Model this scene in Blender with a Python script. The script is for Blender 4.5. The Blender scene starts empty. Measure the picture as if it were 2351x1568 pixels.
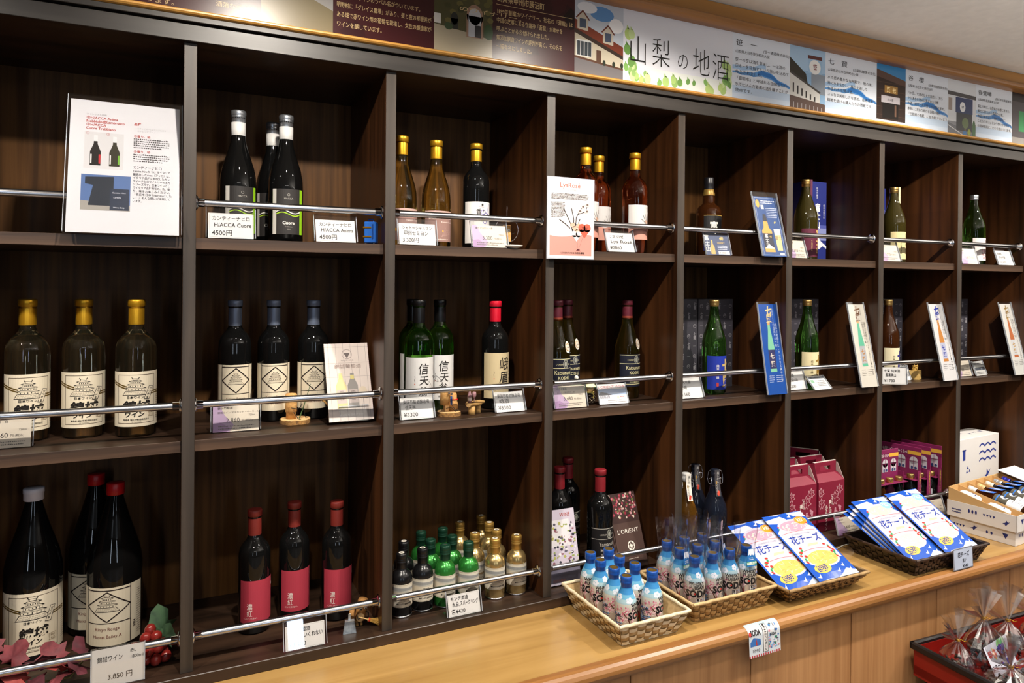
import bpy, bmesh, math, random
from mathutils import Vector, Matrix
random.seed(7)
SC = bpy.context.scene
COL = SC.collection

# ------------------------------------------------------------------ camera
cam_d = bpy.data.cameras.new('camera'); cam = bpy.data.objects.new('camera', cam_d); COL.objects.link(cam)
cam_d.sensor_fit = 'HORIZONTAL'; cam_d.sensor_width = 36.0
cam_d.lens = 1609.54 / 2351 * 36.0
cam_d.shift_y = -(784 - 661.25) / 2351
cam_d.clip_start = 0.05
YAW, PITCH, ROLL = -0.4476, -0.00339, 0.00856
_r = Vector((math.cos(YAW), math.sin(YAW), 0)); _f = Vector((-math.sin(YAW), math.cos(YAW), 0)); _u = Vector((0, 0, 1))
_f2 = math.cos(PITCH) * _f + math.sin(PITCH) * _u; _u2 = -math.sin(PITCH) * _f + math.cos(PITCH) * _u
_R = math.cos(ROLL) * _r + math.sin(ROLL) * _u2; _U = -math.sin(ROLL) * _r + math.cos(ROLL) * _u2
CAM = Vector((0.41663, -1.61569, 0.95528))
M = Matrix((( _R.x, _U.x, -_f2.x, CAM.x), (_R.y, _U.y, -_f2.y, CAM.y), (_R.z, _U.z, -_f2.z, CAM.z), (0, 0, 0, 1)))
cam.matrix_world = M
SC.camera = cam

# ------------------------------------------------------------------ world, lights, exposure
w = bpy.data.worlds.new('room_light'); SC.world = w; w.use_nodes = True
w.node_tree.nodes['Background'].inputs[0].default_value = (1.0, 0.97, 0.93, 1)
w.node_tree.nodes['Background'].inputs[1].default_value = 0.012
def area(name, loc, rot, sx, sy, power, col):
    l = bpy.data.lights.new(name, 'AREA'); l.shape = 'RECTANGLE'; l.size = sx; l.size_y = sy; l.energy = power; l.color = col
    o = bpy.data.objects.new(name, l); o.location = loc; o.rotation_euler = rot; COL.objects.link(o); return o
def spot(name, loc, target, power, col, angle=95, blend=0.5, rad=0.022):
    l = bpy.data.lights.new(name, 'SPOT'); l.energy = power; l.color = col; l.spot_size = math.radians(angle); l.spot_blend = blend; l.shadow_soft_size = rad
    o = bpy.data.objects.new(name, l); o.location = loc
    d = Vector(target) - Vector(loc); o.rotation_euler = d.to_track_quat('-Z', 'Y').to_euler(); COL.objects.link(o); return o
WARM = (1.0, 0.92, 0.81)
for i, (x, p) in enumerate([(-0.35, 60), (0.62, 64), (1.5, 70), (2.55, 76), (3.55, 76)]):
    spot('ceiling_spotlight', (x, -0.73, 1.785), (x + 0.02, 0.0, 0.50), p * 0.80, WARM, 106, 0.6)
area('window_daylight', (-0.9, -4.4, 1.0), (math.radians(90), 0, math.radians(-8)), 0.12, 1.5, 7.0, (0.72, 0.84, 1.0))
area('window_daylight', (1.3, -4.6, 1.0), (math.radians(90), 0, math.radians(5)), 0.12, 1.5, 7.0, (0.72, 0.84, 1.0))
area('ceiling_lamp', (0.6, -2.9, 1.77), (0, 0, 0), 1.2, 0.14, 4, (1.0, 0.95, 0.88))
area('ceiling_lamp', (3.2, -2.4, 1.77), (0, 0, 0), 1.2, 0.14, 4, (1.0, 0.95, 0.88))
for x in (0.3, 1.3, 2.35, 3.3):
    spot('ceiling_spotlight', (x, -1.15, 1.785), (x, -0.28, -0.05), 13, WARM, 62, 0.5)
for x, y in ((0.9, -2.8), (3.4, -3.0)):
    spot('ceiling_spotlight', (x, y, 1.78), (x, y, 0), 40, (1.0, 0.965, 0.92), 115, 0.6, 0.03)
for x, y in ((2.6, -2.3), (5.0, -1.5)):                                      # added lights without a known fixture, brightening the ceiling from below
    spot('added_ceiling_wash', (x, y, 0.55), (x, y + 0.15, 1.8), 170, (1.0, 0.95, 0.89), 130, 0.8, 0.06)
vs = SC.view_settings
vs.view_transform = 'Standard'; vs.look = 'None'; vs.gamma = 1.0; vs.use_curve_mapping = False; vs.exposure = 0.6
try:
    SC.cycles.caustics_refractive = False; SC.cycles.caustics_reflective = False
except Exception: pass

# ------------------------------------------------------------------ materials
def lin(c):
    if isinstance(c, str):
        c = c.lstrip('#'); c = tuple(int(c[i:i + 2], 16) / 255 for i in (0, 2, 4))
    return tuple(((x / 12.92) if x <= 0.04045 else ((x + 0.055) / 1.055) ** 2.4) for x in c)
MATS = {}
def pmat(name, col, rough=0.5, metal=0.0, spec=0.5, trans=0.0, ior=1.45, coat=0.0, sss=0.0):
    if name in MATS: return MATS[name]
    m = bpy.data.materials.new(name); m.use_nodes = True; b = m.node_tree.nodes['Principled BSDF']
    c = lin(col) if isinstance(col, str) else col
    b.inputs['Base Color'].default_value = (*c, 1); b.inputs['Roughness'].default_value = rough; b.inputs['Metallic'].default_value = metal
    b.inputs['Specular IOR Level'].default_value = spec; b.inputs['Transmission Weight'].default_value = trans; b.inputs['IOR'].default_value = ior
    b.inputs['Coat Weight'].default_value = coat; b.inputs['Coat Roughness'].default_value = 0.05
    if sss:
        b.inputs['Subsurface Weight'].default_value = sss; b.inputs['Subsurface Scale'].default_value = 0.01
    MATS[name] = m; return m
def ink(hexc, rough=0.55): return pmat('ink_' + hexc.lstrip('#').lower() + ('' if rough == 0.55 else '_%02d' % (rough * 100)), hexc, rough, spec=0.35)
def nodes(m): return m.node_tree.nodes, m.node_tree.links
def noise_mat(name, c1, c2, scale=(40, 40, 3), nscale=1.0, rough=(0.35, 0.5), bump=0.0, detail=6, patches=None, spec=0.5, wear=None):
    if name in MATS: return MATS[name]
    m = bpy.data.materials.new(name); m.use_nodes = True; N, L = nodes(m); b = N['Principled BSDF']
    tc = N.new('ShaderNodeTexCoord'); mp = N.new('ShaderNodeMapping'); mp.inputs['Scale'].default_value = scale
    L.new(tc.outputs['Object'], mp.inputs['Vector'])
    nz = N.new('ShaderNodeTexNoise'); nz.inputs['Scale'].default_value = nscale; nz.inputs['Detail'].default_value = detail; nz.inputs['Distortion'].default_value = 0.4
    L.new(mp.outputs[0], nz.inputs['Vector'])
    cr = N.new('ShaderNodeValToRGB'); cr.color_ramp.elements[0].position = 0.32; cr.color_ramp.elements[1].position = 0.70
    cr.color_ramp.elements[0].color = (*lin(c1), 1); cr.color_ramp.elements[1].color = (*lin(c2), 1)
    L.new(nz.outputs['Fac'], cr.inputs[0]); out = cr.outputs[0]
    if patches:
        br = N.new('ShaderNodeTexBrick'); mp2 = N.new('ShaderNodeMapping'); mp2.inputs['Rotation'].default_value = patches[1]; mp2.inputs['Scale'].default_value = (1, 1, 1)
        L.new(tc.outputs['Object'], mp2.inputs['Vector']); L.new(mp2.outputs[0], br.inputs['Vector'])
        br.inputs['Scale'].default_value = 1.0; br.inputs['Brick Width'].default_value = patches[2]; br.inputs['Row Height'].default_value = patches[3]
        br.inputs['Mortar Size'].default_value = 0.0; br.inputs['Color1'].default_value = (patches[0],) * 3 + (1,); br.inputs['Color2'].default_value = (1, 1, 1, 1)
        mx = N.new('ShaderNodeMixRGB'); mx.blend_type = 'MULTIPLY'; mx.inputs[0].default_value = 1
        L.new(out, mx.inputs[1]); L.new(br.outputs['Color'], mx.inputs[2]); out = mx.outputs[0]
    if wear:
        n2 = N.new('ShaderNodeTexNoise'); n2.inputs['Scale'].default_value = wear[1]; n2.inputs['Detail'].default_value = 8
        L.new(tc.outputs['Object'], n2.inputs['Vector'])
        c2r = N.new('ShaderNodeValToRGB'); c2r.color_ramp.elements[0].position = wear[2]; c2r.color_ramp.elements[1].position = wear[2] + 0.15
        L.new(n2.outputs['Fac'], c2r.inputs[0])
        mx = N.new('ShaderNodeMixRGB'); L.new(c2r.outputs[0], mx.inputs[0]); L.new(out, mx.inputs[1]); mx.inputs[2].default_value = (*lin(wear[0]), 1); out = mx.outputs[0]
    L.new(out, b.inputs['Base Color'])
    mr = N.new('ShaderNodeMapRange'); mr.inputs['To Min'].default_value = rough[0]; mr.inputs['To Max'].default_value = rough[1]
    L.new(nz.outputs['Fac'], mr.inputs['Value']); L.new(mr.outputs[0], b.inputs['Roughness'])
    b.inputs['Specular IOR Level'].default_value = spec
    if bump:
        bp = N.new('ShaderNodeBump'); bp.inputs['Strength'].default_value = bump; bp.inputs['Distance'].default_value = 0.002
        L.new(nz.outputs['Fac'], bp.inputs['Height']); L.new(bp.outputs[0], b.inputs['Normal'])
    MATS[name] = m; return m
def clear_mat(name, gloss=1.0, tint=(1, 1, 1), rough=0.02, extra=0.0):
    if name in MATS: return MATS[name]
    m = bpy.data.materials.new(name); m.use_nodes = True; N, L = nodes(m)
    for n in list(N): N.remove(n)
    o = N.new('ShaderNodeOutputMaterial'); t = N.new('ShaderNodeBsdfTransparent'); g = N.new('ShaderNodeBsdfGlossy'); mx = N.new('ShaderNodeMixShader'); fr = N.new('ShaderNodeLayerWeight'); pw = N.new('ShaderNodeMath'); pw.operation = 'POWER'; pw.inputs[1].default_value = 4.0; fr.inputs['Blend'].default_value = 0.5
    t.inputs[0].default_value = (*tint, 1); g.inputs['Roughness'].default_value = rough; 
    mt = N.new('ShaderNodeMath'); mt.operation = 'MULTIPLY_ADD'; mt.inputs[1].default_value = gloss; mt.inputs[2].default_value = extra + 0.035
    L.new(fr.outputs['Facing'], pw.inputs[0])
    L.new(pw.outputs[0], mt.inputs[0]); L.new(mt.outputs[0], mx.inputs[0]); L.new(t.outputs[0], mx.inputs[1]); L.new(g.outputs[0], mx.inputs[2]); L.new(mx.outputs[0], o.inputs[0])
    MATS[name] = m; return m
HALF = math.pi / 2
DW = dict(bump=0.12, spec=0.45)
dark_v = noise_mat('dark_walnut_upright', '#331c0e', '#6c4020', (26, 26, 1.6), 1, (0.30, 0.46), patches=(0.55, (HALF, 0, HALF), 0.5, 0.06), **DW)
dark_h = noise_mat('dark_walnut_board', '#241a14', '#4c3628', (1.6, 24, 24), 1, (0.28, 0.46), patches=(0.62, (HALF, 0, 0), 0.42, 0.2), **DW)
dark_edge = noise_mat('dark_walnut_edge', '#241f1b', '#463c34', (30, 30, 1.6), 1, (0.38, 0.55), wear=('#6e4c34', 5.0, 0.68), **DW)
dark_edge_h = noise_mat('dark_walnut_edge_level', '#2c211a', '#5c4433', (1.8, 30, 30), 1, (0.34, 0.5), wear=('#7a4a2c', 6.0, 0.62), **DW)
dark_back = noise_mat('dark_back_panel', '#43290f', '#6e4a26', (60, 60, 2.2), 1, (0.5, 0.65), bump=0.1, spec=0.22)
honey = noise_mat('honey_counter_top', '#94713e', '#b48f56', (1.1, 22, 22), 1, (0.20, 0.30), patches=(0.93, (0, 0, 0), 1.5, 0.11), spec=0.5)
honey_nose = noise_mat('honey_nosing', '#7c5028', '#a0703e', (1.2, 30, 30), 1, (0.26, 0.4), wear=('#6e4522', 9.0, 0.72), spec=0.5)
honey_trim = noise_mat('honey_trim', '#b97f34', '#dba552', (1.2, 40, 40), 1, (0.3, 0.42), spec=0.5)
fascia_m = noise_mat('brown_fascia', '#8c5f2c', '#a9773b', (1.3, 30, 30), 1, (0.4, 0.5))
panel_m = noise_mat('counter_panel_veneer', '#a8764a', '#c08e5e', (60, 60, 2.0), 1, (0.35, 0.5), spec=0.4)
ceil_m = noise_mat('ceiling_paper', '#dcd8d2', '#e4e0da', (30, 30, 30), 1, (0.8, 0.9), spec=0.2)
floor_m = noise_mat('floor_vinyl', '#7d7670', '#8a837c', (6, 6, 6), 1, (0.4, 0.5))
chrome = pmat('satin_steel', '#c4c4c8', 0.24, 1.0)
chrome_b = pmat('bright_chrome', '#d8d8dc', 0.06, 1.0)
acrylic = clear_mat('clear_acrylic', 1.0, (0.97, 0.975, 0.98), 0.015, 0.01)
cello = clear_mat('clear_cellophane', 1.6, (0.97, 0.97, 0.98), 0.16, 0.20)
sleeve = clear_mat('clear_bag_film', 1.2, (0.96, 0.96, 0.98), 0.07, 0.045)

# ------------------------------------------------------------------ geometry helpers
class MB:
    def __init__(s): s.v = []; s.f = []; s.m = []; s.s = []; s.mats = []
    def mi(s, mat):
        if mat not in s.mats: s.mats.append(mat)
        return s.mats.index(mat)
    def add(s, vs, fs, mat, smooth=False):
        o = len(s.v); k = s.mi(mat)
        s.v += [tuple(v) for v in vs]; s.f += [tuple(i + o for i in f) for f in fs]; s.m += [k] * len(fs); s.s += [smooth] * len(fs)
        return s
    def box(s, a, b, mat, T=None):
        x0, y0, z0 = a; x1, y1, z1 = b
        vs = [(x0, y0, z0), (x1, y0, z0), (x1, y1, z0), (x0, y1, z0), (x0, y0, z1), (x1, y0, z1), (x1, y1, z1), (x0, y1, z1)]
        if T: vs = [T @ Vector(v) for v in vs]
        return s.add(vs, [(0, 3, 2, 1), (4, 5, 6, 7), (0, 1, 5, 4), (1, 2, 6, 5), (2, 3, 7, 6), (3, 0, 4, 7)], mat)
    def bbox(s, a, b, mat, bev=0.002, T=None):
        x0, y0, z0 = a; x1, y1, z1 = b
        bm = bmesh.new(); bmesh.ops.create_cube(bm, size=1)
        for v in bm.verts: v.co = Vector(((x0 + x1) / 2 + v.co.x * (x1 - x0), (y0 + y1) / 2 + v.co.y * (y1 - y0), (z0 + z1) / 2 + v.co.z * (z1 - z0)))
        bmesh.ops.bevel(bm, geom=bm.edges[:], offset=bev, segments=1, affect='EDGES')
        bm.verts.index_update()
        vs = [v.co.copy() for v in bm.verts]
        if T: vs = [T @ v for v in vs]
        s.add(vs, [[v.index for v in f.verts] for f in bm.faces], mat); bm.free(); return s
    def lathe(s, prof, mat, n=28, smooth=True, c=(0, 0, 0), T=None):
        vs = []; fs = []; rings = []
        for r, z in prof:
            if r < 1e-6: rings.append([len(vs)]); vs.append(Vector((c[0], c[1], c[2] + z)))
            else:
                rings.append(list(range(len(vs), len(vs) + n)))
                for i in range(n):
                    a = 2 * math.pi * i / n; vs.append(Vector((c[0] + r * math.cos(a), c[1] + r * math.sin(a), c[2] + z)))
        for A, B in zip(rings[:-1], rings[1:]):
            if len(A) == 1 and len(B) == 1: continue
            for i in range(n):
                j = (i + 1) % n
                if len(A) == 1: fs.append((A[0], B[j], B[i]))
                elif len(B) == 1: fs.append((A[i], A[j], B[0]))
                else: fs.append((A[i], A[j], B[j], B[i]))
        if T: vs = [T @ v for v in vs]
        return s.add(vs, fs, mat, smooth)
    def tube(s, pts, r, mat, n=8, caps=True, smooth=True):
        pts = [Vector(p) for p in pts]; rs = r if isinstance(r, (list, tuple)) else [r] * len(pts)
        vs = []; fs = []; prev = None
        for i, p in enumerate(pts):
            t = (pts[min(i + 1, len(pts) - 1)] - pts[max(i - 1, 0)]).normalized()
            if prev is None:
                a = Vector((0, 0, 1)) if abs(t.z) < 0.9 else Vector((1, 0, 0)); u = t.cross(a).normalized()
            else: u = (prev - t * prev.dot(t)).normalized()
            prev = u; q = t.cross(u)
            for k in range(n):
                a = 2 * math.pi * k / n; vs.append(p + rs[i] * (math.cos(a) * u + math.sin(a) * q))
        for i in range(len(pts) - 1):
            for k in range(n):
                l = (k + 1) % n; fs.append((i * n + k, i * n + l, (i + 1) * n + l, (i + 1) * n + k))
        s.add(vs, fs, mat, smooth)
        if caps:
            s.add(vs[:n], [tuple(range(n))[::-1]], mat); s.add(vs[-n:], [tuple(range(n))], mat)
        return s
    def prism(s, poly, a, b, axis, mat, smooth=False):
        """extrude 2D polygon (CCW) along axis between a and b; the other two axes in order"""
        def P(p, t):
            return {'x': (t, p[0], p[1]), 'y': (p[0], t, p[1]), 'z': (p[0], p[1], t)}[axis]
        n = len(poly); vs = [P(p, a) for p in poly] + [P(p, b) for p in poly]
        s.add(vs, [(i, (i + 1) % n, (i + 1) % n + n, i + n) for i in range(n)], mat, smooth)
        s.add(vs, [tuple(range(n))[::-1], tuple(range(n, 2 * n))], mat); return s
    def sphere(s, c, r, mat, n=12, sq=(1, 1, 1)):
        prof = []
        m = max(4, n // 2)
        vs = []
        p = [(abs(math.sin(math.pi * i / m)) * r, -math.cos(math.pi * i / m) * r) for i in range(m + 1)]
        p[0] = (0, -r); p[-1] = (0, r)
        return s.lathe(p, mat, n, True, T=Matrix.Translation(c) @ Matrix.Diagonal((*sq, 1)))
    def mesh(s, name):
        me = bpy.data.meshes.new(name); me.from_pydata(s.v, [], s.f)
        for m in s.mats: me.materials.append(m)
        me.polygons.foreach_set('material_index', s.m); me.polygons.foreach_set('use_smooth', s.s)
        me.validate(); me.update(); return me
    def fixn(s, name):
        me = s.mesh(name); bm = bmesh.new(); bm.from_mesh(me); bmesh.ops.recalc_face_normals(bm, faces=bm.faces); bm.to_mesh(me); bm.free(); return me
    def build(s, name, parent=None, loc=(0, 0, 0), rot=(0, 0, 0)):
        return obj(name, s.fixn(name), parent, loc, rot)
def obj(name, me, parent=None, loc=(0, 0, 0), rot=(0, 0, 0)):
    o = bpy.data.objects.new(name, me); COL.objects.link(o); o.parent = parent; o.location = loc; o.rotation_euler = rot; return o
def tag(o, label, cat, group=None):
    o['label'] = label; o['category'] = cat
    if group: o['group'] = group
    return o
def thing(name, label, cat, loc=(0, 0, 0), rot=(0, 0, 0), group=None):
    o = bpy.data.objects.new(name, None); o.empty_display_size = 0.02; COL.objects.link(o); o.location = loc; o.rotation_euler = rot
    return tag(o, label, cat, group)
def struct(o): o['kind'] = 'structure'; return o
def dup(root, loc, rotz=None, label=None, group=None):
    r = root.copy(); COL.objects.link(r); r.location = loc
    if rotz is not None: r.rotation_euler = (root.rotation_euler[0], root.rotation_euler[1], rotz)
    if label: r['label'] = label
    if group: r['group'] = group
    for ch in list(root.children):
        c = ch.copy(); COL.objects.link(c); c.parent = r
        for g in ch.children:
            d = g.copy(); COL.objects.link(d); d.parent = c
    return r

# ------------------------------------------------------------------ flat print
TXT = {}
def glyphs(s, bold=0.0):
    k = (s, bold)
    if k not in TXT:
        c = bpy.data.curves.new('txt', 'FONT'); c.body = s; c.resolution_u = 2; c.offset = bold
        o = bpy.data.objects.new('txt', c); me = o.to_mesh()
        vs = [(v.co.x, v.co.y) for v in me.vertices]; fs = [tuple(p.vertices) for p in me.polygons]
        o.to_mesh_clear(); bpy.data.objects.remove(o); bpy.data.curves.remove(c)
        if vs:
            x0 = min(v[0] for v in vs); x1 = max(v[0] for v in vs); y0 = min(v[1] for v in vs); y1 = max(v[1] for v in vs)
        else: x0 = x1 = y0 = y1 = 0
        TXT[k] = (vs, fs, x0, x1, y0, y1)
    return TXT[k]
class Art:
    """flat print: polygons in (x, y) with a colour and a layer; becomes one mesh on a plane, a cylinder or a pouch"""
    def __init__(s): s.v = []; s.f = []; s.c = []
    def add(s, pts, faces, col, l):
        o = len(s.v); s.v += [(p[0], p[1], l) for p in pts]; s.f += [tuple(i + o for i in f) for f in faces]; s.c += [col] * len(faces); return s
    def poly(s, pts, col, l=1):
        A = sum(pts[i][0] * pts[(i + 1) % len(pts)][1] - pts[(i + 1) % len(pts)][0] * pts[i][1] for i in range(len(pts)))
        if A < 0: pts = pts[::-1]
        return s.add(pts, [tuple(range(len(pts)))], col, l)
    def rect(s, x0, y0, x1, y1, col, l=1): return s.poly([(x0, y0), (x1, y0), (x1, y1), (x0, y1)], col, l)
    def frame(s, x0, y0, x1, y1, t, col, l=2):
        s.rect(x0, y0, x1, y0 + t, col, l); s.rect(x0, y1 - t, x1, y1, col, l); s.rect(x0, y0 + t, x0 + t, y1 - t, col, l); return s.rect(x1 - t, y0 + t, x1, y1 - t, col, l)
    def ell(s, cx, cy, rx, ry, col, l=2, n=16, rot=0):
        ca, sa = math.cos(rot), math.sin(rot); pts = []
        for i in range(n):
            a = 2 * math.pi * i / n; x = rx * math.cos(a); y = ry * math.sin(a); pts.append((cx + x * ca - y * sa, cy + x * sa + y * ca))
        return s.poly(pts, col, l)
    def ring(s, cx, cy, r, t, col, l=2, n=16):
        return s.line([(cx + r * math.cos(2 * math.pi * i / n), cy + r * math.sin(2 * math.pi * i / n)) for i in range(n + 1)], t, col, l)
    def line(s, pts, t, col, l=2):
        for (x0, y0), (x1, y1) in zip(pts[:-1], pts[1:]):
            d = math.hypot(x1 - x0, y1 - y0) or 1; nx, ny = -(y1 - y0) / d * t / 2, (x1 - x0) / d * t / 2
            s.poly([(x0 - nx, y0 - ny), (x1 - nx, y1 - ny), (x1 + nx, y1 + ny), (x0 + nx, y0 + ny)], col, l)
        return s
    def text(s, t, x, y, size, col, align='l', sx=1.0, bold=0.0, l=3, fit=None, rot=0.0, shear=0.0):
        vs, fs, x0, x1, y0, y1 = glyphs(t, bold)
        if not vs: return s
        k = size
        if fit: sx = fit / max(1e-6, (x1 - x0) * k)
        off = {'l': -x0 * 0, 'c': -(x0 + x1) / 2, 'r': -x1}[align]
        ca, sa = math.cos(rot), math.sin(rot); pts = []
        for a, b in vs:
            px = (a + off + shear * b) * k * sx; py = b * k; pts.append((x + px * ca - py * sa, y + px * sa + py * ca))
        return s.add(pts, fs, col, l)
    def vtext(s, t, x, y, size, col, sx=1.0, bold=0.0, l=3, lead=1.02, rot=0.0):
        for i, ch in enumerate(t):
            if ch != ' ':
                if ch == 'ー':
                    vs, fs, x0, x1, y0, y1 = glyphs(ch, bold); cy = y - (i * lead + 0.42) * size
                    s.add([(x - (b - 0.38) * size, cy + (a - 0.5) * size) for a, b in vs], [f for f in fs], col, l)
                else: s.text(ch, x, y - (i * lead + 0.8) * size, size, col, 'c', sx, bold, l)
        return s
    def lines(s, x0, x1, ys, t, col, l=2, seed=0, gap=0.25):
        """rows of tiny unreadable print"""
        rnd = random.Random(seed)
        for y in ys:
            x = x0; end = x1 - (x1 - x0) * (rnd.random() * 0.25 if y == ys[-1] else rnd.random() * 0.05)
            while x < end:
                wd = t * (0.6 + rnd.random() * 0.5); s.rect(x, y, min(x + wd, end), y + t * (0.5 + 0.5 * rnd.random()), col, l); x += wd + t * (0.2 + rnd.random() * 0.2)
        return s
    def mesh(s, name, fn=None, eps=0.00022, step=None, stepy=None, rough=0.55, back=None):
        bm = bmesh.new(); cols = []
        bv = [bm.verts.new((x, y, l)) for x, y, l in s.v]
        for f, c in zip(s.f, s.c):
            if c not in cols: cols.append(c)
            try:
                fc = bm.faces.new([bv[i] for i in f]); fc.material_index = cols.index(c)
            except ValueError: pass
        for k, st in ((0, step), (1, stepy)):
            if st:
                lo = min(v.co[k] for v in bm.verts); hi = max(v.co[k] for v in bm.verts); n = int((hi - lo) / st)
                for i in range(1, n + 1):
                    co = Vector((0, 0, 0)); co[k] = lo + (hi - lo) * i / (n + 1); no = Vector((0, 0, 0)); no[k] = 1
                    bmesh.ops.bisect_plane(bm, geom=bm.verts[:] + bm.edges[:] + bm.faces[:], plane_co=co, plane_no=no, dist=1e-7)
        for v in bm.verts:
            x, y, l = v.co
            v.co = fn(x, y, l * eps) if fn else Vector((x, -l * eps, y))
        me = bpy.data.meshes.new(name); bm.to_mesh(me); bm.free()
        for c in cols: me.materials.append(c if not isinstance(c, str) else ink(c, rough))
        return me
def cylmap(r, z0=0.0):
    def fn(x, y, e): a = x / r; return Vector(((r + 0.0003 + e) * math.sin(a), -(r + 0.0003 + e) * math.cos(a), z0 + y))
    return fn
# ------------------------------------------------------------------ the room shell
PT, TD, DEP = 0.43, 0.0248, 0.372
ZT, Z1, Z2, Z3, ZC = 1.457, 1.0505, 0.622, 0.137, 0.112
TH, YR = 0.0238, 0.011
XL, XR = -0.43, 3.87 + 0.0248
FLOOR, CEIL = -0.62, 1.797
struct(MB().box((-3.5, -6, FLOOR - 0.05), (7, 0.46, FLOOR), floor_m).build('floor'))
struct(MB().box((-3.5, -6, CEIL), (7, 0.46, CEIL + 0.05), ceil_m).build('ceiling'))
wall_m = noise_mat('wall_paint', '#8c6a45', '#97744c', (8, 8, 8), 1, (0.6, 0.8))
struct(MB().box((-3.5, 0.39, FLOOR), (7, 0.44, CEIL), wall_m).build('wall_back'))
# bulkhead above the shelves: dark strip, honey bead, poster board, upper bead and fascia
struct(MB().box((XL, 0.012, ZT + 0.034), (XR, 0.39, CEIL), wall_m).build('wall_bulkhead'))
struct(MB().bbox((XL, -0.014, ZT + 0.0405), (XR, 0.012, ZT + 0.052), noise_mat('dark_header_face', '#201d1b', '#3b3632', (1.8, 30, 30), 1, (0.34, 0.5), **DW), 0.001).build('trim_1'))
def bead(z0, z1, y0, y1, mat, nm, n=7):
    pts = [(y1, z0)]
    pts = [(y1, z1), (y1, z0)]
    zc = (z0 + z1) / 2; rz = (z1 - z0) / 2
    for i in range(n + 1):
        a = -HALF + math.pi * i / n; pts.append((y0 + (y1 - y0) * 0.55 * (1 - math.cos(a)), zc + rz * math.sin(a)))
    m = MB()
    m.prism(pts, XL, XR, 'x', mat, False)
    return struct(m.build(nm))
bead(ZT + 0.052, ZT + 0.066, -0.022, 0.012, honey_trim, 'trim_2')
bead(1.7265, 1.754, -0.034, 0.012, honey_nose, 'trim_3', 9)
struct(MB().box((XL, -0.012, 1.754), (XR, 0.012, 1.7935), fascia_m).build('trim_4'))
struct(MB().box((XL, -0.006, 1.7935), (XR, 0.012, CEIL), pmat('shadow_gap_black', '#0a0806', 0.9)).build('shadow_line_strip'))  # black strip standing in for the shadow line under the ceiling

# ------------------------------------------------------------------ the dark display shelves
unit = thing('display_shelf', 'dark walnut wall shelving of open square compartments with steel rails above a honey counter', 'shelf', (0, 0, 0))
dv = MB(); dv.box((0, 0.0016, Z3), (TD, DEP, ZT), dark_v); dv.bbox((0, 0, Z3), (TD, 0.0018, ZT - 0.0005), dark_edge, 0.0006)
dvm = dv.fixn('divider')
for k in range(-1, 10): obj('divider', dvm, unit, (k * PT, 0, 0))
sb = MB(); sb.box((TD, YR + 0.0016, -TH), (PT, DEP, 0), dark_h); sb.bbox((TD, YR, -TH), (PT - 0.001, YR + 0.002, 0), dark_edge_h, 0.0006)
sbm = sb.fixn('shelf_board')
bp = MB().box((TD, DEP - 0.006, Z3), (PT, DEP, ZT), dark_back).fixn('back_panel')
for k in range(-1, 9):
    for z in (Z1, Z2): obj('shelf_board', sbm, unit, (k * PT, 0, z))
    obj('back_panel', bp, unit, (k * PT, 0, 0))
tbm = MB(); tbm.box((XL, -0.012, ZT), (XR, DEP, ZT + 0.034), dark_h); tbm.bbox((XL, -0.014, ZT), (XR, -0.0118, ZT + 0.034), noise_mat('dark_header_face', '#201d1b', '#3b3632', (1.8, 30, 30), 1, (0.34, 0.5), **DW), 0.0008); tbm.build('top_board', unit)
MB().box((XL, 0.004, ZT + 0.034), (XR, 0.02, ZT + 0.0405), pmat('shadow_gap_black', '#0a0806', 0.9)).build('shadow_gap_strip', unit)
MB().bbox((XL, -0.016, ZC), (XR, DEP, Z3), dark_h, 0.0012).build('base_board', unit)
rl = MB(); rl.tube([(TD + 0.004, 0, 0), (PT - 0.004, 0, 0)], 0.0077, chrome, 14)
rlm = rl.fixn('rail')
fl = MB()
RX = Matrix.Rotation(HALF, 4, 'Y')
flms = []
for x, s in ((TD, 1), (PT, -1)):
    fl = MB(); T = Matrix.Translation((x, 0, 0)) @ (RX if s > 0 else Matrix.Rotation(-HALF, 4, 'Y'))
    fl.lathe([(0, 0), (0.0165, 0), (0.0165, 0.0018), (0.013, 0.004), (0.0096, 0.005), (0.0090, 0.017), (0.0072, 0.0175)], chrome_b, 18, True, T=T)
    flms.append(fl.fixn('rail_bracket'))
for k in range(-1, 9):
    for z in (Z1 + 0.077, Z2 + 0.0725, Z3 + 0.061):
        r = obj('rail', rlm, unit, (k * PT, 0.029, z)); [obj('rail_bracket', q, r) for q in flms]
MB().tube([(4 * PT + TD, 0.02, 1.336), (4 * PT + TD + 0.006, 0.02, 1.336)], 0.0025, pmat('white_plastic', '#e8e6e2', 0.4), 10).build('shelf_pin', unit)

# ------------------------------------------------------------------ counter
wt = thing('counter_worktop', 'honey-coloured wooden worktop with rounded nosing running below the dark shelves', 'counter', (0, 0, 0))
MB().box((XL, -0.284, 0.071), (XR, DEP, ZC), honey).build('top_panel', wt)
NF, NB, NZ0 = -0.316, -0.2838, 0.071
prof = [(NB, NZ0), (NB, ZC)]
for i in range(9):
    a = HALF - math.pi * i / 8; prof.append((NF + 0.020 - 0.020 * math.cos(a), (NZ0 + ZC) / 2 + (ZC - NZ0) / 2 * math.sin(a)))
MB().prism(prof[::-1], XL, XR, 'x', honey_nose).build('nosing', wt)
cb = thing('counter_cabinet', 'honey veneer counter front of wide vertical panels under the worktop', 'counter', (0, 0, FLOOR))
MB().box((XL, -0.27, 0), (XR, DEP, 0.0705 - FLOOR), pmat('counter_core', '#3a2413', 0.7)).build('carcass', cb)
pn = MB().bbox((0.0012, -0.289, 0.05), (0.3648, -0.27, 0.0705 - FLOOR), panel_m, 0.0008).fixn('front_panel')
for i in range(-1, 6): obj('front_panel', pn, cb, (1.364 + i * 0.3664, 0, 0))
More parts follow.
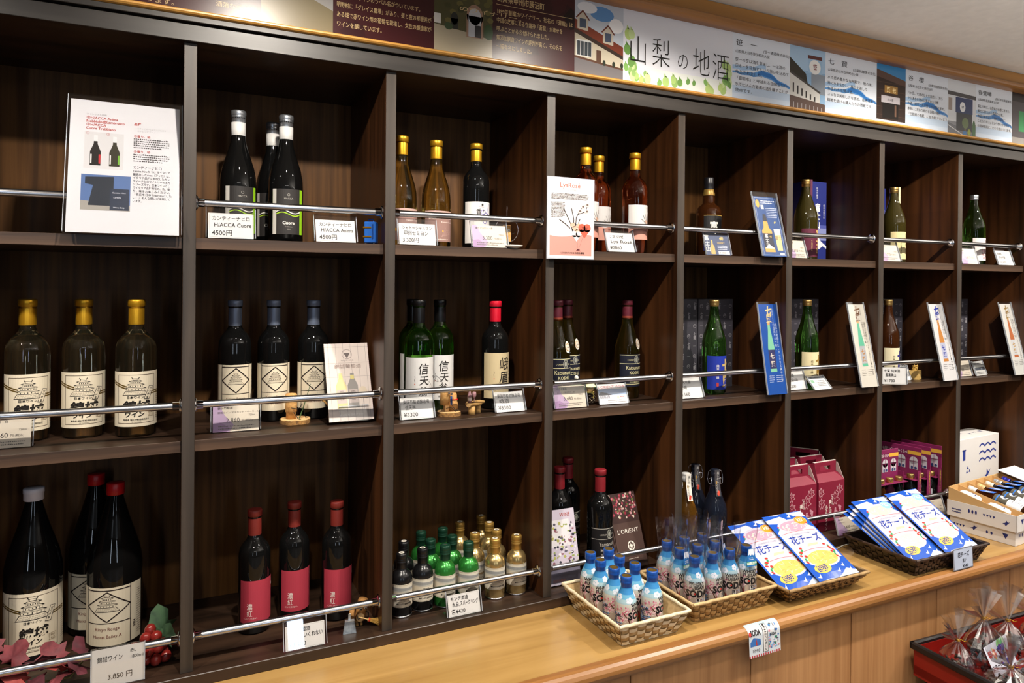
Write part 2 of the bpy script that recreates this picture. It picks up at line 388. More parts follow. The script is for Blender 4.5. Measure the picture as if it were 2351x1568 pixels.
for i in range(-5, -1): obj('front_panel', pn, cb, (1.364 + i * 0.3664, 0, 0))

# ------------------------------------------------------------------ posters above the shelves
PB0, PB1 = 1.523, 1.7265
PH = PB1 - PB0
def poster(x0, x1, art, label, name='banner_poster', cat='poster', group='brewery posters above the shelves'):
    a = Art(); wd = x1 - x0
    art(a, wd)
    o = thing(name, label, cat, (x0, 0.0115, PB0), group=group)
    MB().box((0.0006, -0.003, 0), (wd - 0.0006, 0, PH), pmat('poster_board', '#d8d4cf', 0.5)).build('board', o)
    obj('print', a.mesh('print', lambda x, y, e: Vector((x, -0.0032 - e, y)), rough=0.28), o)
    return o
GOLD = '#cdb283'
def maroon(a, w, seed=1):
    a.rect(0, 0, w, PH, '#3d1518', 0.2)
    rnd = random.Random(seed)
    for i in range(5):
        cx, cy, r = w * rnd.random(), PH * rnd.random(), 0.016 + 0.02 * rnd.random()
        pts = []
        for k in range(10):
            t = 2 * math.pi * k / 10; rr = r * (1 if k % 2 else 0.62); pts.append((min(w, max(0, cx + rr * math.cos(t))), min(PH, max(0, cy + rr * math.sin(t)))))
        a.poly(pts, '#331014', 0.5 + i * 0.04)
def rows(a, x, y, lh, size, lst, col, wmax=None, bold=0.0):
    for i, t in enumerate(lst):
        a.text(t, x, y - i * lh, size, col, bold=bold, fit=(wmax * len(t) / max(len(q) for q in lst)) if wmax else None)
def p_m1(a, w):
    maroon(a, w, 3)
    rows(a, w - 0.092, 0.024, 0.024, 0.0125, ['洒落なラベル'], GOLD, 0.08)
    rows(a, w - 0.225, 0.010, 0.024, 0.0125, ['ります。'], GOLD, 0.05)
    a.rect(w - 0.24, 0.09, w - 0.01, 0.091, GOLD, 2)
def p_m2(a, w):
    maroon(a, w, 4)
    rows(a, 0.008, 0.113, 0.0222, 0.0135, ['　　　　　　　　　　　のワイナリー。', '栽培区別にワインのラベル名がついています。', '明野村に「グレイス農場」があり、昼と夜の寒暖差が', 'ある畑で赤ワイン用の葡萄を栽培し、女性の醸造家が', 'ワインを醸しています。'], GOLD, w - 0.016, 0.006)
    a.rect(0.008, 0.142, w - 0.01, 0.143, GOLD, 2)
def p_m3(a, w):
    maroon(a, w, 5)
    a.text('山梨県甲州市勝沼町', 0.012, 0.1545, 0.020, GOLD, fit=0.135, bold=0.008)
    a.rect(0.010, 0.1455, w - 0.008, 0.1467, GOLD, 2)
    rows(a, 0.011, 0.1235, 0.0222, 0.0145, ['1899年創業のワイナリー。社名の「蒼龍」は', '中国の故事にある守護神「蒼龍」が幸せを', '呼ぶことから名付けられました。', '無添加醸造ワインの評判が高く、その名を', '一躍有名にしました。'], GOLD, w - 0.02, 0.008)
    a.poly([(w - 0.035, 0.15), (w - 0.012, 0.175), (w - 0.001, 0.165), (w - 0.001, 0.12), (w - 0.014, 0.115)], '#1d0a0c', 1)
def p_f1(a, w):   # garden slope photo
    a.rect(0, 0, w, PH, '#6b6048', 0.2); a.poly([(0, 0.0), (w, 0.0), (w, 0.055), (w * 0.55, 0.085), (0, 0.075)], '#7d7155', 0.6)
    a.poly([(w * 0.55, 0.085), (w, 0.055), (w, 0.10), (w * 0.5, 0.10)], '#9d9a97', 0.8); a.rect(0, 0.10, w, PH, '#55604c', 0.7)
    a.rect(w * 0.45, 0.10, w, 0.135, '#b0aca4', 0.9); a.rect(w * 0.6, 0.10, w * 0.75, 0.127, '#3b3a38', 1.2); a.ell(w * 0.18, 0.095, w * 0.16, 0.02, '#333a24', 1.3); a.ell(w * 0.42, 0.1, w * 0.1, 0.014, '#2d3420', 1.4)
def p_f2(a, w):   # ivy covered cellar door
    a.rect(0, 0, w, PH, '#4d4a2c', 0.2); a.poly([(0, 0), (w, 0), (w, 0.052), (w * 0.5, 0.062), (0, 0.07)], '#a99f88', 0.6)
    rnd = random.Random(2)
    for i in range(40): a.ell(w * rnd.random(), 0.08 + (PH - 0.08) * rnd.random(), 0.009, 0.007, ['#5e5a30', '#3c3c22', '#6a6236', '#454424'][i % 4], 0.7 + i * 0.005, 7)
    a.rect(0, 0.072, w * 0.11, 0.096, '#d8d6cf', 1.2)
    a.ell(w * 0.69, 0.105, w * 0.145, 0.028, '#9b7b66', 1.3); a.rect(w * 0.545, 0.05, w * 0.835, 0.106, '#9b7b66', 1.3)
    a.ell(w * 0.69, 0.103, w * 0.11, 0.021, '#b9bcc0', 1.6); a.rect(w * 0.58, 0.052, w * 0.80, 0.104, '#b9bcc0', 1.6); a.rect(w * 0.69, 0.052, w * 0.80, 0.082, '#2c2c2e', 2)
    a.ell(w * 0.34, 0.09, w * 0.06, 0.016, '#2a2b26', 1.6); a.rect(w * 0.28, 0.064, w * 0.4, 0.09, '#2a2b26', 1.6)
    a.ell(w * 0.93, 0.07, w * 0.08, 0.02, '#37502c', 1.8); a.ell(w * 0.24, 0.069, w * 0.07, 0.009, '#3d4f33', 2)
def p_f3(a, w):   # winery with red dormers
    a.rect(0, 0, w, PH, '#bfc7d2', 0.2); a.ell(w * 0.55, 0.175, w * 0.25, 0.02, '#5f8fc4', 0.4); a.ell(w * 0.25, 0.185, w * 0.2, 0.015, '#e8eaee', 0.5); a.ell(w * 0.85, 0.15, w * 0.15, 0.02, '#f0f0f2', 0.5)
    a.poly([(0, 0.15), (w, 0.095), (w, 0.07), (0, 0.125)], '#7a3a28', 0.8)
    for cx, cy in ((0.16, 0.155), (0.68, 0.128)):
        x = w * cx; a.poly([(x - 0.017, cy - 0.03), (x + 0.017, cy - 0.034), (x + 0.017, cy), (x, cy + 0.018), (x - 0.017, cy)], '#c9bfae', 1.2); a.line([(x - 0.021, cy - 0.002), (x, cy + 0.019), (x + 0.021, cy - 0.004)], 0.004, '#6b3426', 1.6); a.rect(x - 0.01, cy - 0.026, x + 0.01, cy - 0.002, '#4a5568', 1.6)
    a.poly([(0, 0.125), (w, 0.07), (w, 0.06), (0, 0.113)], '#3a2d26', 1.4); a.poly([(0, 0.052), (w, 0.036), (w, 0.06), (0, 0.113)], '#c3b9a4', 1.0)
    a.rect(w * 0.03, 0.052, w * 0.34, 0.096, '#d9dad8', 1.4)
    for i in range(4): a.rect(w * (0.05 + 0.075 * i), 0.054, w * (0.11 + 0.075 * i), 0.092, '#3c4348', 1.8)
    a.rect(w * 0.44, 0.042, w * 0.54, 0.075, '#5a4032', 1.8); a.poly([(0, 0), (w, 0), (w, 0.036), (0, 0.052)], '#6e6a6c', 0.9); a.poly([(0, 0.052), (w, 0.036), (w, 0.031), (0, 0.046)], '#5a3a2a', 1.2)
    for q in (0.6, 0.8, 0.97): a.ell(w * q, 0.043, 0.005, 0.008, '#2c3226', 2)
def p_title(a, w):
    a.rect(0, 0, w, PH, '#e0e2ea', 0.2); a.rect(0, 0, w, PH * 0.25, '#e6ebe6', 0.3)
    rnd = random.Random(11); gs = ['#8fb46a', '#a9c878', '#6d9a4f', '#c4d99a', '#7fae5e', '#b7cf7d']
    for i in range(46):
        u = rnd.random()
        if i < 30: x, y = w * u, 0.006 + 0.035 * rnd.random() * (1.3 - math.sin(math.pi * u) * 0.5)
        elif i < 40: x, y = 0.006 + 0.03 * rnd.random(), 0.02 + 0.13 * rnd.random()
        else: x, y = w - 0.006 - 0.025 * rnd.random(), 0.02 + 0.09 * rnd.random()
        r = 0.007 + 0.008 * rnd.random(); x = min(max(x, r), w - r); y = max(y, r * 1.2)
        a.ell(x, y, r * 0.85, r * 1.15, gs[i % 6], 0.5 + i * 0.01, 9, rnd.random() - 0.5); a.poly([(x - r * 0.4, y + r), (x + r * 0.3, y + r * 0.9), (x - r * 0.3, y + r * 1.7)], gs[i % 6], 0.5 + i * 0.01)
    for t, x, y, s in (('山', 0.05, 0.063, 0.088), ('梨', 0.130, 0.066, 0.088), ('の', 0.208, 0.066, 0.058), ('地', 0.276, 0.060, 0.088), ('酒', 0.350, 0.058, 0.088)):
        a.text(t, x, y, s, '#1b1918', 'c', 0.78, -0.012)
def bluetxt(head, paren, addr, body, hs=0.021):
    def fn(a, w):
        a.rect(0, 0, w, PH, '#dfe6f0', 0.2); a.rect(0, 0, w, 0.045, '#bfd3ea', 0.3); a.rect(0, 0, w, 0.022, '#cdddf0', 0.4)
        n = 14; up = []; lo = []
        for i in range(n + 1):
            x = w * i / n; y = 0.088 + 0.016 * math.exp(-((i / n - 0.56) / 0.2) ** 2) - 0.022 * max(0, i / n - 0.62) * 2.2 + 0.002 * math.sin(i * 2.1); up.append((x, y)); lo.append((x, y - 0.006 - 0.014 * math.exp(-((i / n - 0.6) / 0.3) ** 2)))
        a.poly(up + lo[::-1], '#5f9ad6', 0.7); a.poly([(x, y - 0.003) for x, y in up[6:]] + [(x, y + 0.004) for x, y in lo[6:]][::-1], '#2d74be', 0.9); a.poly([(x, y + 0.018) for x, y in up[:9]] + [(x, y + 0.006) for x, y in up[:9]][::-1], '#a9c9ea', 0.6)
        a.text(head, 0.012, 0.168, hs, '#2b2a2c', fit=w * 0.36 if len(head) > 1 else None)
        a.text(paren, w * 0.52, 0.159, 0.0105, '#3c3b3e', fit=w * 0.46); a.text(addr, 0.011, 0.145, 0.0105, '#3c3b3e', fit=w * 0.58)
        mx = max(len(t) for t in body)
        for i, t in enumerate(body): a.text(t, 0.010, 0.1195 - i * 0.0185, 0.0122, '#3a393d', fit=(w - 0.018) * len(t) / mx)
    return fn
def p_f4(a, w):   # white brewery and its sign
    a.rect(0, 0, w, PH, '#8fb5d8', 0.2); a.rect(0, 0.13, w, PH, '#a9c8e4', 0.3); a.poly([(0, 0.06), (0, 0.165), (w * 0.45, 0.12), (w * 0.55, 0.06)], '#35332a', 0.6)
    a.poly([(0, 0.035), (0, 0.115), (w * 0.85, 0.065), (w * 0.85, 0.02)], '#d6d5d0', 0.9); a.poly([(0, 0.115), (0, 0.123), (w * 0.87, 0.068), (w * 0.85, 0.062)], '#4a4743', 1.2)
    for i in range(6): a.rect(w * (0.08 + 0.12 * i), 0.055 - 0.004 * i, w * (0.12 + 0.12 * i), 0.085 - 0.007 * i, '#2b2827', 1.4)
    a.rect(w * 0.6, 0.06, w, 0.125, '#8f99a5', 0.8); a.poly([(0, 0), (w, 0), (w, 0.03), (0, 0.045)], '#5d4a43', 1.3)
    for i in range(9): a.rect(w * i / 9, 0.006, w * i / 9 + 0.0012, 0.026 - i * 0.001, '#cfd2d6', 1.8)
    a.rect(w * 0.5, 0.125, w * 0.9, 0.182, '#9fc1df', 1.0); a.rect(w * 0.5, 0.171, w * 0.9, 0.182, '#5d3230', 1.4); a.ell(w * 0.7, 0.146, w * 0.165, 0.0235, '#f0f0ee', 1.6); a.text('笹', w * 0.7, 0.139, 0.02, '#7a1f22', 'c', 0.9, 0.02)
def p_f5(a, w):   # dark timber shop front
    a.rect(0, 0, w, PH, '#2f211b', 0.2); a.poly([(0, 0.185), (w, 0.16), (w, PH), (0, PH)], '#3d86bd', 0.6); a.poly([(0, 0.16), (w, 0.14), (w, 0.16), (0, 0.185)], '#5a4238', 0.7)
    for i in range(5): a.rect(0, 0.03 + 0.028 * i, w, 0.032 + 0.028 * i, '#4a352b', 0.8)
    a.rect(w * 0.27, 0.108, w * 0.72, 0.134, '#9a7338', 1.2); a.text('七', w * 0.60, 0.112, 0.02, '#efd9a0', 'c', 0.9, 0.03); a.text('賢', w * 0.40, 0.112, 0.02, '#efd9a0', 'c', 0.9, 0.03)
    a.rect(w * 0.16, 0.074, w * 0.8, 0.098, '#b9b3b8', 1.2); a.text('台ヶ原', w * 0.47, 0.081, 0.011, '#3a3538', 'c')
    a.rect(w * 0.2, 0.02, w * 0.75, 0.074, '#16110f', 1.1); a.rect(0, 0, w, 0.014, '#c9c9cc', 1.4); a.rect(w * 0.62, 0.03, w * 0.68, 0.07, '#6d5040', 1.4)
def p_f6(a, w):   # white wall with navy curtain
    a.rect(0, 0, w, PH, '#d7dbe0', 0.2); a.rect(0, 0, w, 0.05, '#8d9096', 0.4); a.poly([(0, 0.045), (w, 0.012), (w, 0), (0, 0)], '#6c6f76', 0.6); a.line([(0, 0.035), (w * 0.6, 0.002)], 0.003, '#d8dadc', 0.9)
    a.poly([(0, 0.146), (w, 0.142), (w, 0.156), (0, 0.16)], '#4c4a4c', 1.0); a.rect(w * 0.27, 0.085, w * 0.88, 0.142, '#2c3c66', 1.2); a.rect(w * 0.3, 0.02, w * 0.86, 0.085, '#35383d', 1.1)
    a.ell(w * 0.52, 0.108, w * 0.1, 0.019, '#e6e8ea', 1.6); a.text('谷櫻', w * 0.52, 0.104, 0.010, '#26345c', 'c', 0.7)
    a.rect(w * 0.02, 0.09, w * 0.15, 0.135, '#9d8f86', 1.4); a.ell(w * 0.62, 0.05, w * 0.12, 0.02, '#6b7d52', 1.8); a.rect(w * 0.59, 0.015, w * 0.64, 0.045, '#6a5a48', 1.7); a.ell(w * 0.93, 0.03, w * 0.06, 0.035, '#3f6a3c', 1.9); a.rect(w * 0.54, 0.006, w * 0.66, 0.02, '#3c76ae', 2); a.ell(w * 0.76, 0.018, w * 0.06, 0.012, '#9aa83e', 2)
def p_f7(a, w):
    a.rect(0, 0, w, PH, '#4a4448', 0.2); a.rect(0, 0, w, 0.03, '#8b8783', 0.5); a.rect(w * 0.18, 0.055, w * 0.7, 0.135, '#2f8a4e', 1.0); a.text('鶯', w * 0.4, 0.085, 0.03, '#f2f2ea', 'c', 1, 0.02); a.rect(0, 0.17, w, PH, '#2b2527', 0.8)
poster(XL, 0.582, p_m1, 'maroon winery poster with pale text whose last line ends in ラベル')
poster(0.582, 0.737, p_f1, 'winery photo poster showing a brown garden slope and a pale path')
poster(0.737, 0.980, p_m2, 'maroon winery poster with five lines of pale text about a vineyard')
poster(0.980, 1.135, p_f2, 'winery photo poster of an arched cellar door in an ivy-covered wall')
poster(1.135, 1.376, p_m3, 'maroon winery poster with pale text starting 1899 under a thin line')
poster(1.376, 1.532, p_f3, 'winery photo poster of a cream building with red roof dormers')
poster(1.532, 1.928, p_title, 'large white title poster with big black characters and green leaves')
poster(1.928, 2.165, bluetxt('笹　一', '(笹一酒造株式会社)', '山梨県大月市笹子町吉久保', ['笹一の笹は酒を意味し、一は酒の', '日本一を目指すという思いを込めて', '命名されました。', '「御前水」と呼ばれる由緒正しい', '水で仕込んだ最高の酒を醸すことが', '使命です。']), 'pale blue text poster with a water splash, right beside the big title poster')
poster(2.165, 2.323, p_f4, 'brewery photo poster of a white building with a round crest sign')
poster(2.323, 2.571, bluetxt('七　賢', '(山梨銘醸株式会社)', '山梨県北杜市白州町台ヶ原', ['水の恵み豊かな白州町で、地の米、', '地の水を生かし、風土を通して', '生まれる七賢の酒。', 'さらなる美味しさを求め、技術革新と', '挑戦を続ける蔵人たちの酒蔵です。']), 'pale blue text poster headed 七賢, between two brewery photos')
poster(2.571, 2.721, p_f5, 'brewery photo poster of a dark timber shop front under blue sky')
poster(2.721, 2.956, bluetxt('谷　櫻', '(谷櫻酒造有限会社)', '山梨県北杜市大泉町谷戸', ['八ヶ岳、大泉の壮大な自然と、清ら', 'かな湧水の恵みに育まれた谷櫻', 'の酒。時代と共に愛される酒を求め、', '本物にこだわり続ける谷櫻の魂が', '「古銭屋の酒蔵」に生き続けています。']), 'pale blue text poster headed 谷櫻, right of the timber shop front photo')
poster(2.956, 3.122, p_f6, 'brewery photo poster of a white wall with a navy door curtain')
poster(3.122, 3.351, bluetxt('春鶯囀', '(株式会社萬屋醸造)', '山梨県南巨摩郡富士川町', ['富士川町は、山梨県の水郷に恵まれ', '風土に育まれた酒造りの里。', '地酒である以上、酒米も地元に', 'こだわりたい」という想いから地元で', 'の酒米栽培にこだわり続けています。'], 0.02), 'pale blue text poster headed 春鶯囀 near the right edge')
poster(3.351, 3.60, p_f7, 'brewery photo poster with a green banner at the right edge')
# ------------------------------------------------------------------ bottles
black_glass = pmat('black_bottle_glass', (0.004, 0.004, 0.004), 0.03, spec=0.36)
brown_glass = pmat('amber_bottle_glass', (0.10, 0.03, 0.008), 0.03, trans=0.75, ior=1.4)
olive_glass = pmat('olive_wine_glass', (0.74, 0.58, 0.16), 0.02, trans=0.995, ior=1.36)
yellow_glass = pmat('white_wine_glass', (1.0, 0.93, 0.58), 0.015, trans=0.995, ior=1.36)
rose_glass = pmat('rose_wine_glass', (0.75, 0.20, 0.07), 0.02, trans=0.995, ior=1.36)
green_glass = pmat('green_bottle_glass', (0.18, 0.55, 0.08), 0.02, trans=0.995, ior=1.36)
lime_glass = pmat('pale_olive_glass', (0.66, 0.62, 0.10), 0.02, trans=0.995, ior=1.36)
clear_glass = pmat('clear_bottle_glass', (0.92, 0.93, 0.92), 0.02, trans=1.0, ior=1.3)
gold_cap = pmat('gold_capsule', '#d9a227', 0.34, 0.75)
gold_cap2 = pmat('gold_screw_cap', '#c9a463', 0.28, 0.9)
silver_cap = pmat('silver_screw_cap', '#b8bcc2', 0.3, 0.85)
white_cap = pmat('white_capsule', '#d6d4d2', 0.4)
slate_cap = pmat('slate_capsule', '#70798c', 0.38, 0.35)
black_cap = pmat('black_capsule', '#0c0c0d', 0.3)
red_cap = pmat('red_capsule', '#c3152c', 0.32, 0.1)
maroon_cap = pmat('maroon_capsule', '#5d1f2c', 0.4, 0.15)
brick_cap = pmat('brick_red_capsule', '#70221c', 0.5)
wred_cap = pmat('wine_red_capsule', '#781a22', 0.42)
redplast = pmat('red_plastic_cap', '#b8171c', 0.35)

def bord(r, h, n=0.0145): return [(0, 0.006), (r * 0.55, 0.004), (r * 0.88, 0.0), (r, 0.004), (r, h * 0.625), (r * 0.985, h * 0.655), (r * 0.90, h * 0.69), (r * 0.74, h * 0.722), (r * 0.54, h * 0.75), (n * 1.12, h * 0.775), (n, h * 0.80), (n * 0.97, h * 0.93), (n * 1.1, h * 0.935), (n * 1.1, h * 0.985), (n * 0.9, h * 0.992), (0, h * 0.992)]
def burg(r, h, n=0.0148): return [(0, 0.006), (r * 0.55, 0.004), (r * 0.88, 0.0), (r, 0.004), (r, h * 0.44), (r * 0.975, h * 0.50), (r * 0.88, h * 0.565), (r * 0.72, h * 0.635), (r * 0.56, h * 0.70), (r * 0.44, h * 0.755), (n * 1.08, h * 0.81), (n, h * 0.84), (n, h * 0.93), (n * 1.1, h * 0.94), (n * 1.1, h * 0.985), (0, h * 0.99)]
def sake(r, h, n=0.0130): return [(0, 0.004), (r * 0.88, 0.0), (r, 0.004), (r, h * 0.52), (r * 0.97, h * 0.565), (r * 0.86, h * 0.63), (r * 0.70, h * 0.69), (r * 0.55, h * 0.755), (n * 1.15, h * 0.84), (n, h * 0.92), (n, h * 0.985), (0, h * 0.985)]
def issho(r, h, n=0.0165): return [(0, 0.004), (r * 0.9, 0.0), (r, 0.005), (r, h * 0.50), (r * 0.975, h * 0.54), (r * 0.88, h * 0.61), (r * 0.72, h * 0.69), (r * 0.55, h * 0.77), (r * 0.42, h * 0.84), (n, h * 0.91), (n, h * 0.985), (0, h * 0.985)]
def capsule(r, z0, h, lip=True, n=0.0):
    p = [(r * 0.99, z0), (r, z0 + 0.001), (r * 0.99, h - 0.0165)]
    if lip: p += [(r * 0.985, h - 0.016), (r * 1.1, h - 0.0148), (r * 1.1, h - 0.0025), (r * 1.04, h - 0.0006)]
    else: p += [(r, h - 0.002), (r * 0.95, h)]
    return p + [(r * 0.9, h), (0, h)]
def screw(r, z0, h):
    p = [(r * 0.98, z0), (r, z0 + 0.001), (r, h - 0.017), (r * 1.05, h - 0.0165), (r * 0.99, h - 0.0150), (r * 1.05, h - 0.0135), (r * 0.99, h - 0.012), (r * 1.06, h - 0.010), (r * 1.06, h - 0.003), (r * 0.98, h), (0, h)]
    return p
def camang(x, y): return math.atan2(CAM.x - x, -(CAM.y - y))
KIND = {}
def make_bottle(kind, name, glass, prof, caps, label=None, extra=None, cat='bottle'):
    """caps: list of (part name, profile, material); label: (art, radius, z0); builds the shared meshes of one kind"""
    d = []
    d.append(('glass', MB().lathe(prof, glass, 32).fixn('glass')))
    for nm, p, m in caps: d.append((nm, MB().lathe(p, m, 24).fixn(nm)))
    if label:
        for nm, art, r, z0 in label: d.append((nm, art.mesh(nm, cylmap(r, z0), step=r * 0.13)))
    for e in (extra or []): d.append(e)
    KIND[kind] = (name, d, cat)
def put(kind, x, y, z, label, ang=0.0, group=None):
    name, d, cat = KIND[kind]
    t = thing(name, label, cat, (x, y, z + 0.0004), (0, 0, math.radians(ang)), group)
    for nm, me in d: obj(nm, me, t)
    return t
INKB = '#1c1815'
def castle(a, cx, cy, w, col, fill, l=3):
    """small line drawing of a castle keep: three stacked roofs on a stone base"""
    h = w * 0.74
    a.poly([(cx - w * 0.5, cy), (cx + w * 0.5, cy), (cx + w * 0.34, cy + h * 0.26), (cx - w * 0.38, cy + h * 0.26)], col, l)
    a.poly([(cx - w * 0.46, cy + h * 0.03), (cx + w * 0.46, cy + h * 0.03), (cx + w * 0.325, cy + h * 0.235), (cx - w * 0.365, cy + h * 0.235)], fill, l + 0.5)
    for i in range(9):
        for j in range(2): a.ell(cx - w * 0.36 + i * w * 0.085 + j * w * 0.03, cy + h * (0.08 + 0.09 * j), w * 0.034, h * 0.03, col, l + 1, 6); a.ell(cx - w * 0.36 + i * w * 0.085 + j * w * 0.03, cy + h * (0.08 + 0.09 * j), w * 0.026, h * 0.02, fill, l + 1.4, 6)
    for i, (ww, y0) in enumerate(((0.33, 0.26), (0.26, 0.46), (0.18, 0.65))):
        a.rect(cx - w * ww, cy + h * y0, cx + w * ww, cy + h * (y0 + 0.14), fill, l + 0.6); a.frame(cx - w * ww, cy + h * y0, cx + w * ww, cy + h * (y0 + 0.12), w * 0.008, col, l + 1)
        for k in range(5): a.rect(cx - w * ww * 0.8 + k * w * ww * 0.36, cy + h * (y0 + 0.03), cx - w * ww * 0.8 + k * w * ww * 0.36 + w * 0.03, cy + h * (y0 + 0.09), col, l + 1.2)
        e = ww + 0.045
        a.poly([(cx - w * e, cy + h * (y0 + 0.13)), (cx - w * (e + 0.03), cy + h * (y0 + 0.155)), (cx - w * ww * 0.8, cy + h * (y0 + 0.2)), (cx + w * ww * 0.8, cy + h * (y0 + 0.2)), (cx + w * (e + 0.03), cy + h * (y0 + 0.155)), (cx + w * e, cy + h * (y0 + 0.13))], col, l + 0.8)
        a.poly([(cx - w * (e - 0.05), cy + h * (y0 + 0.145)), (cx - w * ww * 0.75, cy + h * (y0 + 0.185)), (cx + w * ww * 0.75, cy + h * (y0 + 0.185)), (cx + w * (e - 0.05), cy + h * (y0 + 0.145))], fill, l + 1.2)
    a.rect(cx - w * 0.1, cy + h * 0.85, cx + w * 0.1, cy + h * 0.95, col, l + 1); a.rect(cx - w * 0.085, cy + h * 0.87, cx + w * 0.085, cy + h * 0.93, fill, l + 1.3)
    for s in (-1, 1): a.line([(cx + s * w * 0.1, cy + h * 0.92), (cx + s * w * 0.14, cy + h * 1.02)], w * 0.025, col, l + 1)
PAPER = '#d9cdb6'
def art_kinjo(w, h):
    a = Art(); a.rect(-w / 2, 0, w / 2, h, PAPER, 0.3); fx = w * 0.335
    a.frame(-fx, h * 0.06, fx, h * 0.945, 0.0011, '#4a382a', 1)
    for dy in (0.0, 0.0045):
        a.line([(-w * 0.5, h * 0.80 + dy), (-w * 0.16, h * 0.69 + dy)], 0.0028, '#5e4a1e', 1.4); a.line([(w * 0.18, h * 0.585 + dy), (w * 0.46, h * 0.60 + dy)], 0.0028, '#5e4a1e', 1.4)
    castle(a, -0.002, h * 0.57, w * 0.44, INKB, PAPER)
    px, py = w * 0.20, h * 0.62
    a.poly([(px - 0.010, h * 0.50), (px + 0.002, h * 0.49), (px + 0.012, h * 0.72), (px + 0.001, h * 0.735)], INKB, 5); a.poly([(px - 0.0085, h * 0.508), (px + 0.001, h * 0.50), (px + 0.0105, h * 0.715), (px + 0.0015, h * 0.725)], PAPER, 5.5)
    for i, ch in enumerate('かつぬま'): a.text(ch, px + 0.0045 - i * 0.0024, h * 0.665 - i * 0.0062, 0.0062, INKB, 'c', 1, 0.02, l=6.5)
    a.text('日本ワイン', -0.002, h * 0.515, 0.0062, INKB, 'c', 1.1, 0.02)
    a.text('錦城', -0.001, h * 0.30, 0.0235, INKB, 'c', 1.15, 0.035, shear=0.1); a.text('ワイン', -0.004, h * 0.185, 0.013, INKB, 'c', 1.0, 0.03, shear=0.15)
    a.frame(w * 0.19, h * 0.17, w * 0.30, h * 0.275, 0.0006, '#7a6242', 3); a.text('甲州', w * 0.245, h * 0.228, 0.005, '#7a6242', 'c'); a.text('辛口', w * 0.245, h * 0.18, 0.005, '#7a6242', 'c')
    a.text('製造者 錦城葡萄酒株式会社', 0, h * 0.115, 0.0044, INKB, 'c', 0.95, 0.01); a.text('GI Yamanashi', 0, h * 0.078, 0.0034, INKB, 'c')
    a.lines(w * 0.40, w * 0.48, [h * (0.12 + 0.035 * i) for i in range(14)], 0.0016, '#6b5b4a', 2, 3)
    return a
def art_diamond(w, h, txt=('Kinjyo Rouge', 'Muscat Bailey A'), year=True):
    a = Art(); a.rect(-w / 2, 0, w / 2, h, '#d6cab2', 0.3); d = '#241a17'; X = w * 0.30
    for x in (-X, X): a.rect(x - 0.0009, 0, x + 0.0009, h, d, 2)
    a.rect(-X, h * 0.945, X, h * 0.962, d, 2); a.rect(-X, h * 0.385, X, h * 0.40, d, 2)
    cy = h * 0.672; s = h * 0.255; q = X - 0.001
    a.line([(-q, cy), (0, cy + s), (q, cy), (0, cy - s), (-q, cy)], 0.0025, d, 2.5)
    castle(a, 0, cy - s * 0.33, q * 1.12, '#3a2f2a', '#d6cab2')
    a.text(txt[0], 0, h * 0.27, h * 0.075, '#6e3a35', 'c', 0.95); a.text(txt[1], 0, h * 0.14, h * 0.075, '#6e3a35', 'c', 0.95)
    if year: a.text('2024', X + 0.012, h * 0.22, 0.008, d, 'l', 1, 0.03, rot=HALF)
    a.lines(X + 0.016, w / 2 - 0.003, [h * (0.1 + 0.04 * i) for i in range(20)], 0.0018, '#5d5148', 2, 9)
    return a
# --- row 2, compartment 1: three clear white-wine bottles
H, R = 0.296, 0.0405
make_bottle('kinjo_white', 'wine_bottle', yellow_glass, bord(R, H), [('capsule', capsule(0.0158, H * 0.815, H), gold_cap)], [('label', art_kinjo(0.118, 0.118), R, 0.023)])
for i, (x, y, a) in enumerate([(0.136, 0.160, 14), (0.238, 0.160, 8), (0.340, 0.130, 4)]):
    put('kinjo_white', x, y, Z2, ['clear white wine bottle with gold capsule and castle label, leftmost on the middle shelf', 'clear white wine bottle with castle label, middle one of three at the left', 'clear white wine bottle with castle label, closest to the first upright'][i], a, 'white wine bottles with castle labels')
# --- row 2, compartment 2: three red wines with diamond label
H, R = 0.293, 0.0375
make_bottle('kinjo_red', 'wine_bottle', black_glass, bord(R, H), [('capsule', capsule(0.0155, H * 0.79, H), slate_cap)], [('label', art_diamond(0.112, 0.113), R, 0.027)])
for i, (x, y, a) in enumerate([(0.547, 0.195, 0), (0.635, 0.190, 0), (0.729, 0.182, -6)]):
    put('kinjo_red', x, y, Z2, ['dark red wine bottle with slate capsule and diamond label behind the 2,860 card', 'dark red wine bottle with diamond label, middle of three, behind the cork angler', 'dark red wine bottle with diamond label, next to the booklet stand'][i], a, 'red wine bottles with diamond castle labels')
# --- row 3, compartment 1: three large bottles
H, R = 0.364, 0.0555
make_bottle('big_white', 'large_wine_bottle', black_glass, issho(R, H), [('cap', [(0.0185, H - 0.027), (0.0195, H - 0.026), (0.0195, H - 0.012), (0.0203, H - 0.011), (0.0203, H - 0.002), (0.0185, H), (0, H)], pmat('white_bottle_cap', '#dcdbe6', 0.35))], [('label', art_kinjo(0.150, 0.135), R, 0.016)])
make_bottle('big_red', 'large_wine_bottle', black_glass, issho(R, H), [('cap', [(0.0178, H - 0.026), (0.0185, H - 0.025), (0.0185, H - 0.001), (0.0175, H), (0, H)], redplast)], [('label', art_diamond(0.158, 0.128), R, 0.018)])
put('big_white', 0.138, 0.232, Z3, 'large dark bottle with white cap and castle label among the red leaves', 10)
put('big_red', 0.297, 0.206, Z3, 'large dark bottle with red cap and diamond label, in front of its twin', -12, 'large red-capped bottles')
put('big_red', 0.250, 0.3095, Z3, 'large red-capped bottle half hidden behind another in the lower left', -6, 'large red-capped bottles')
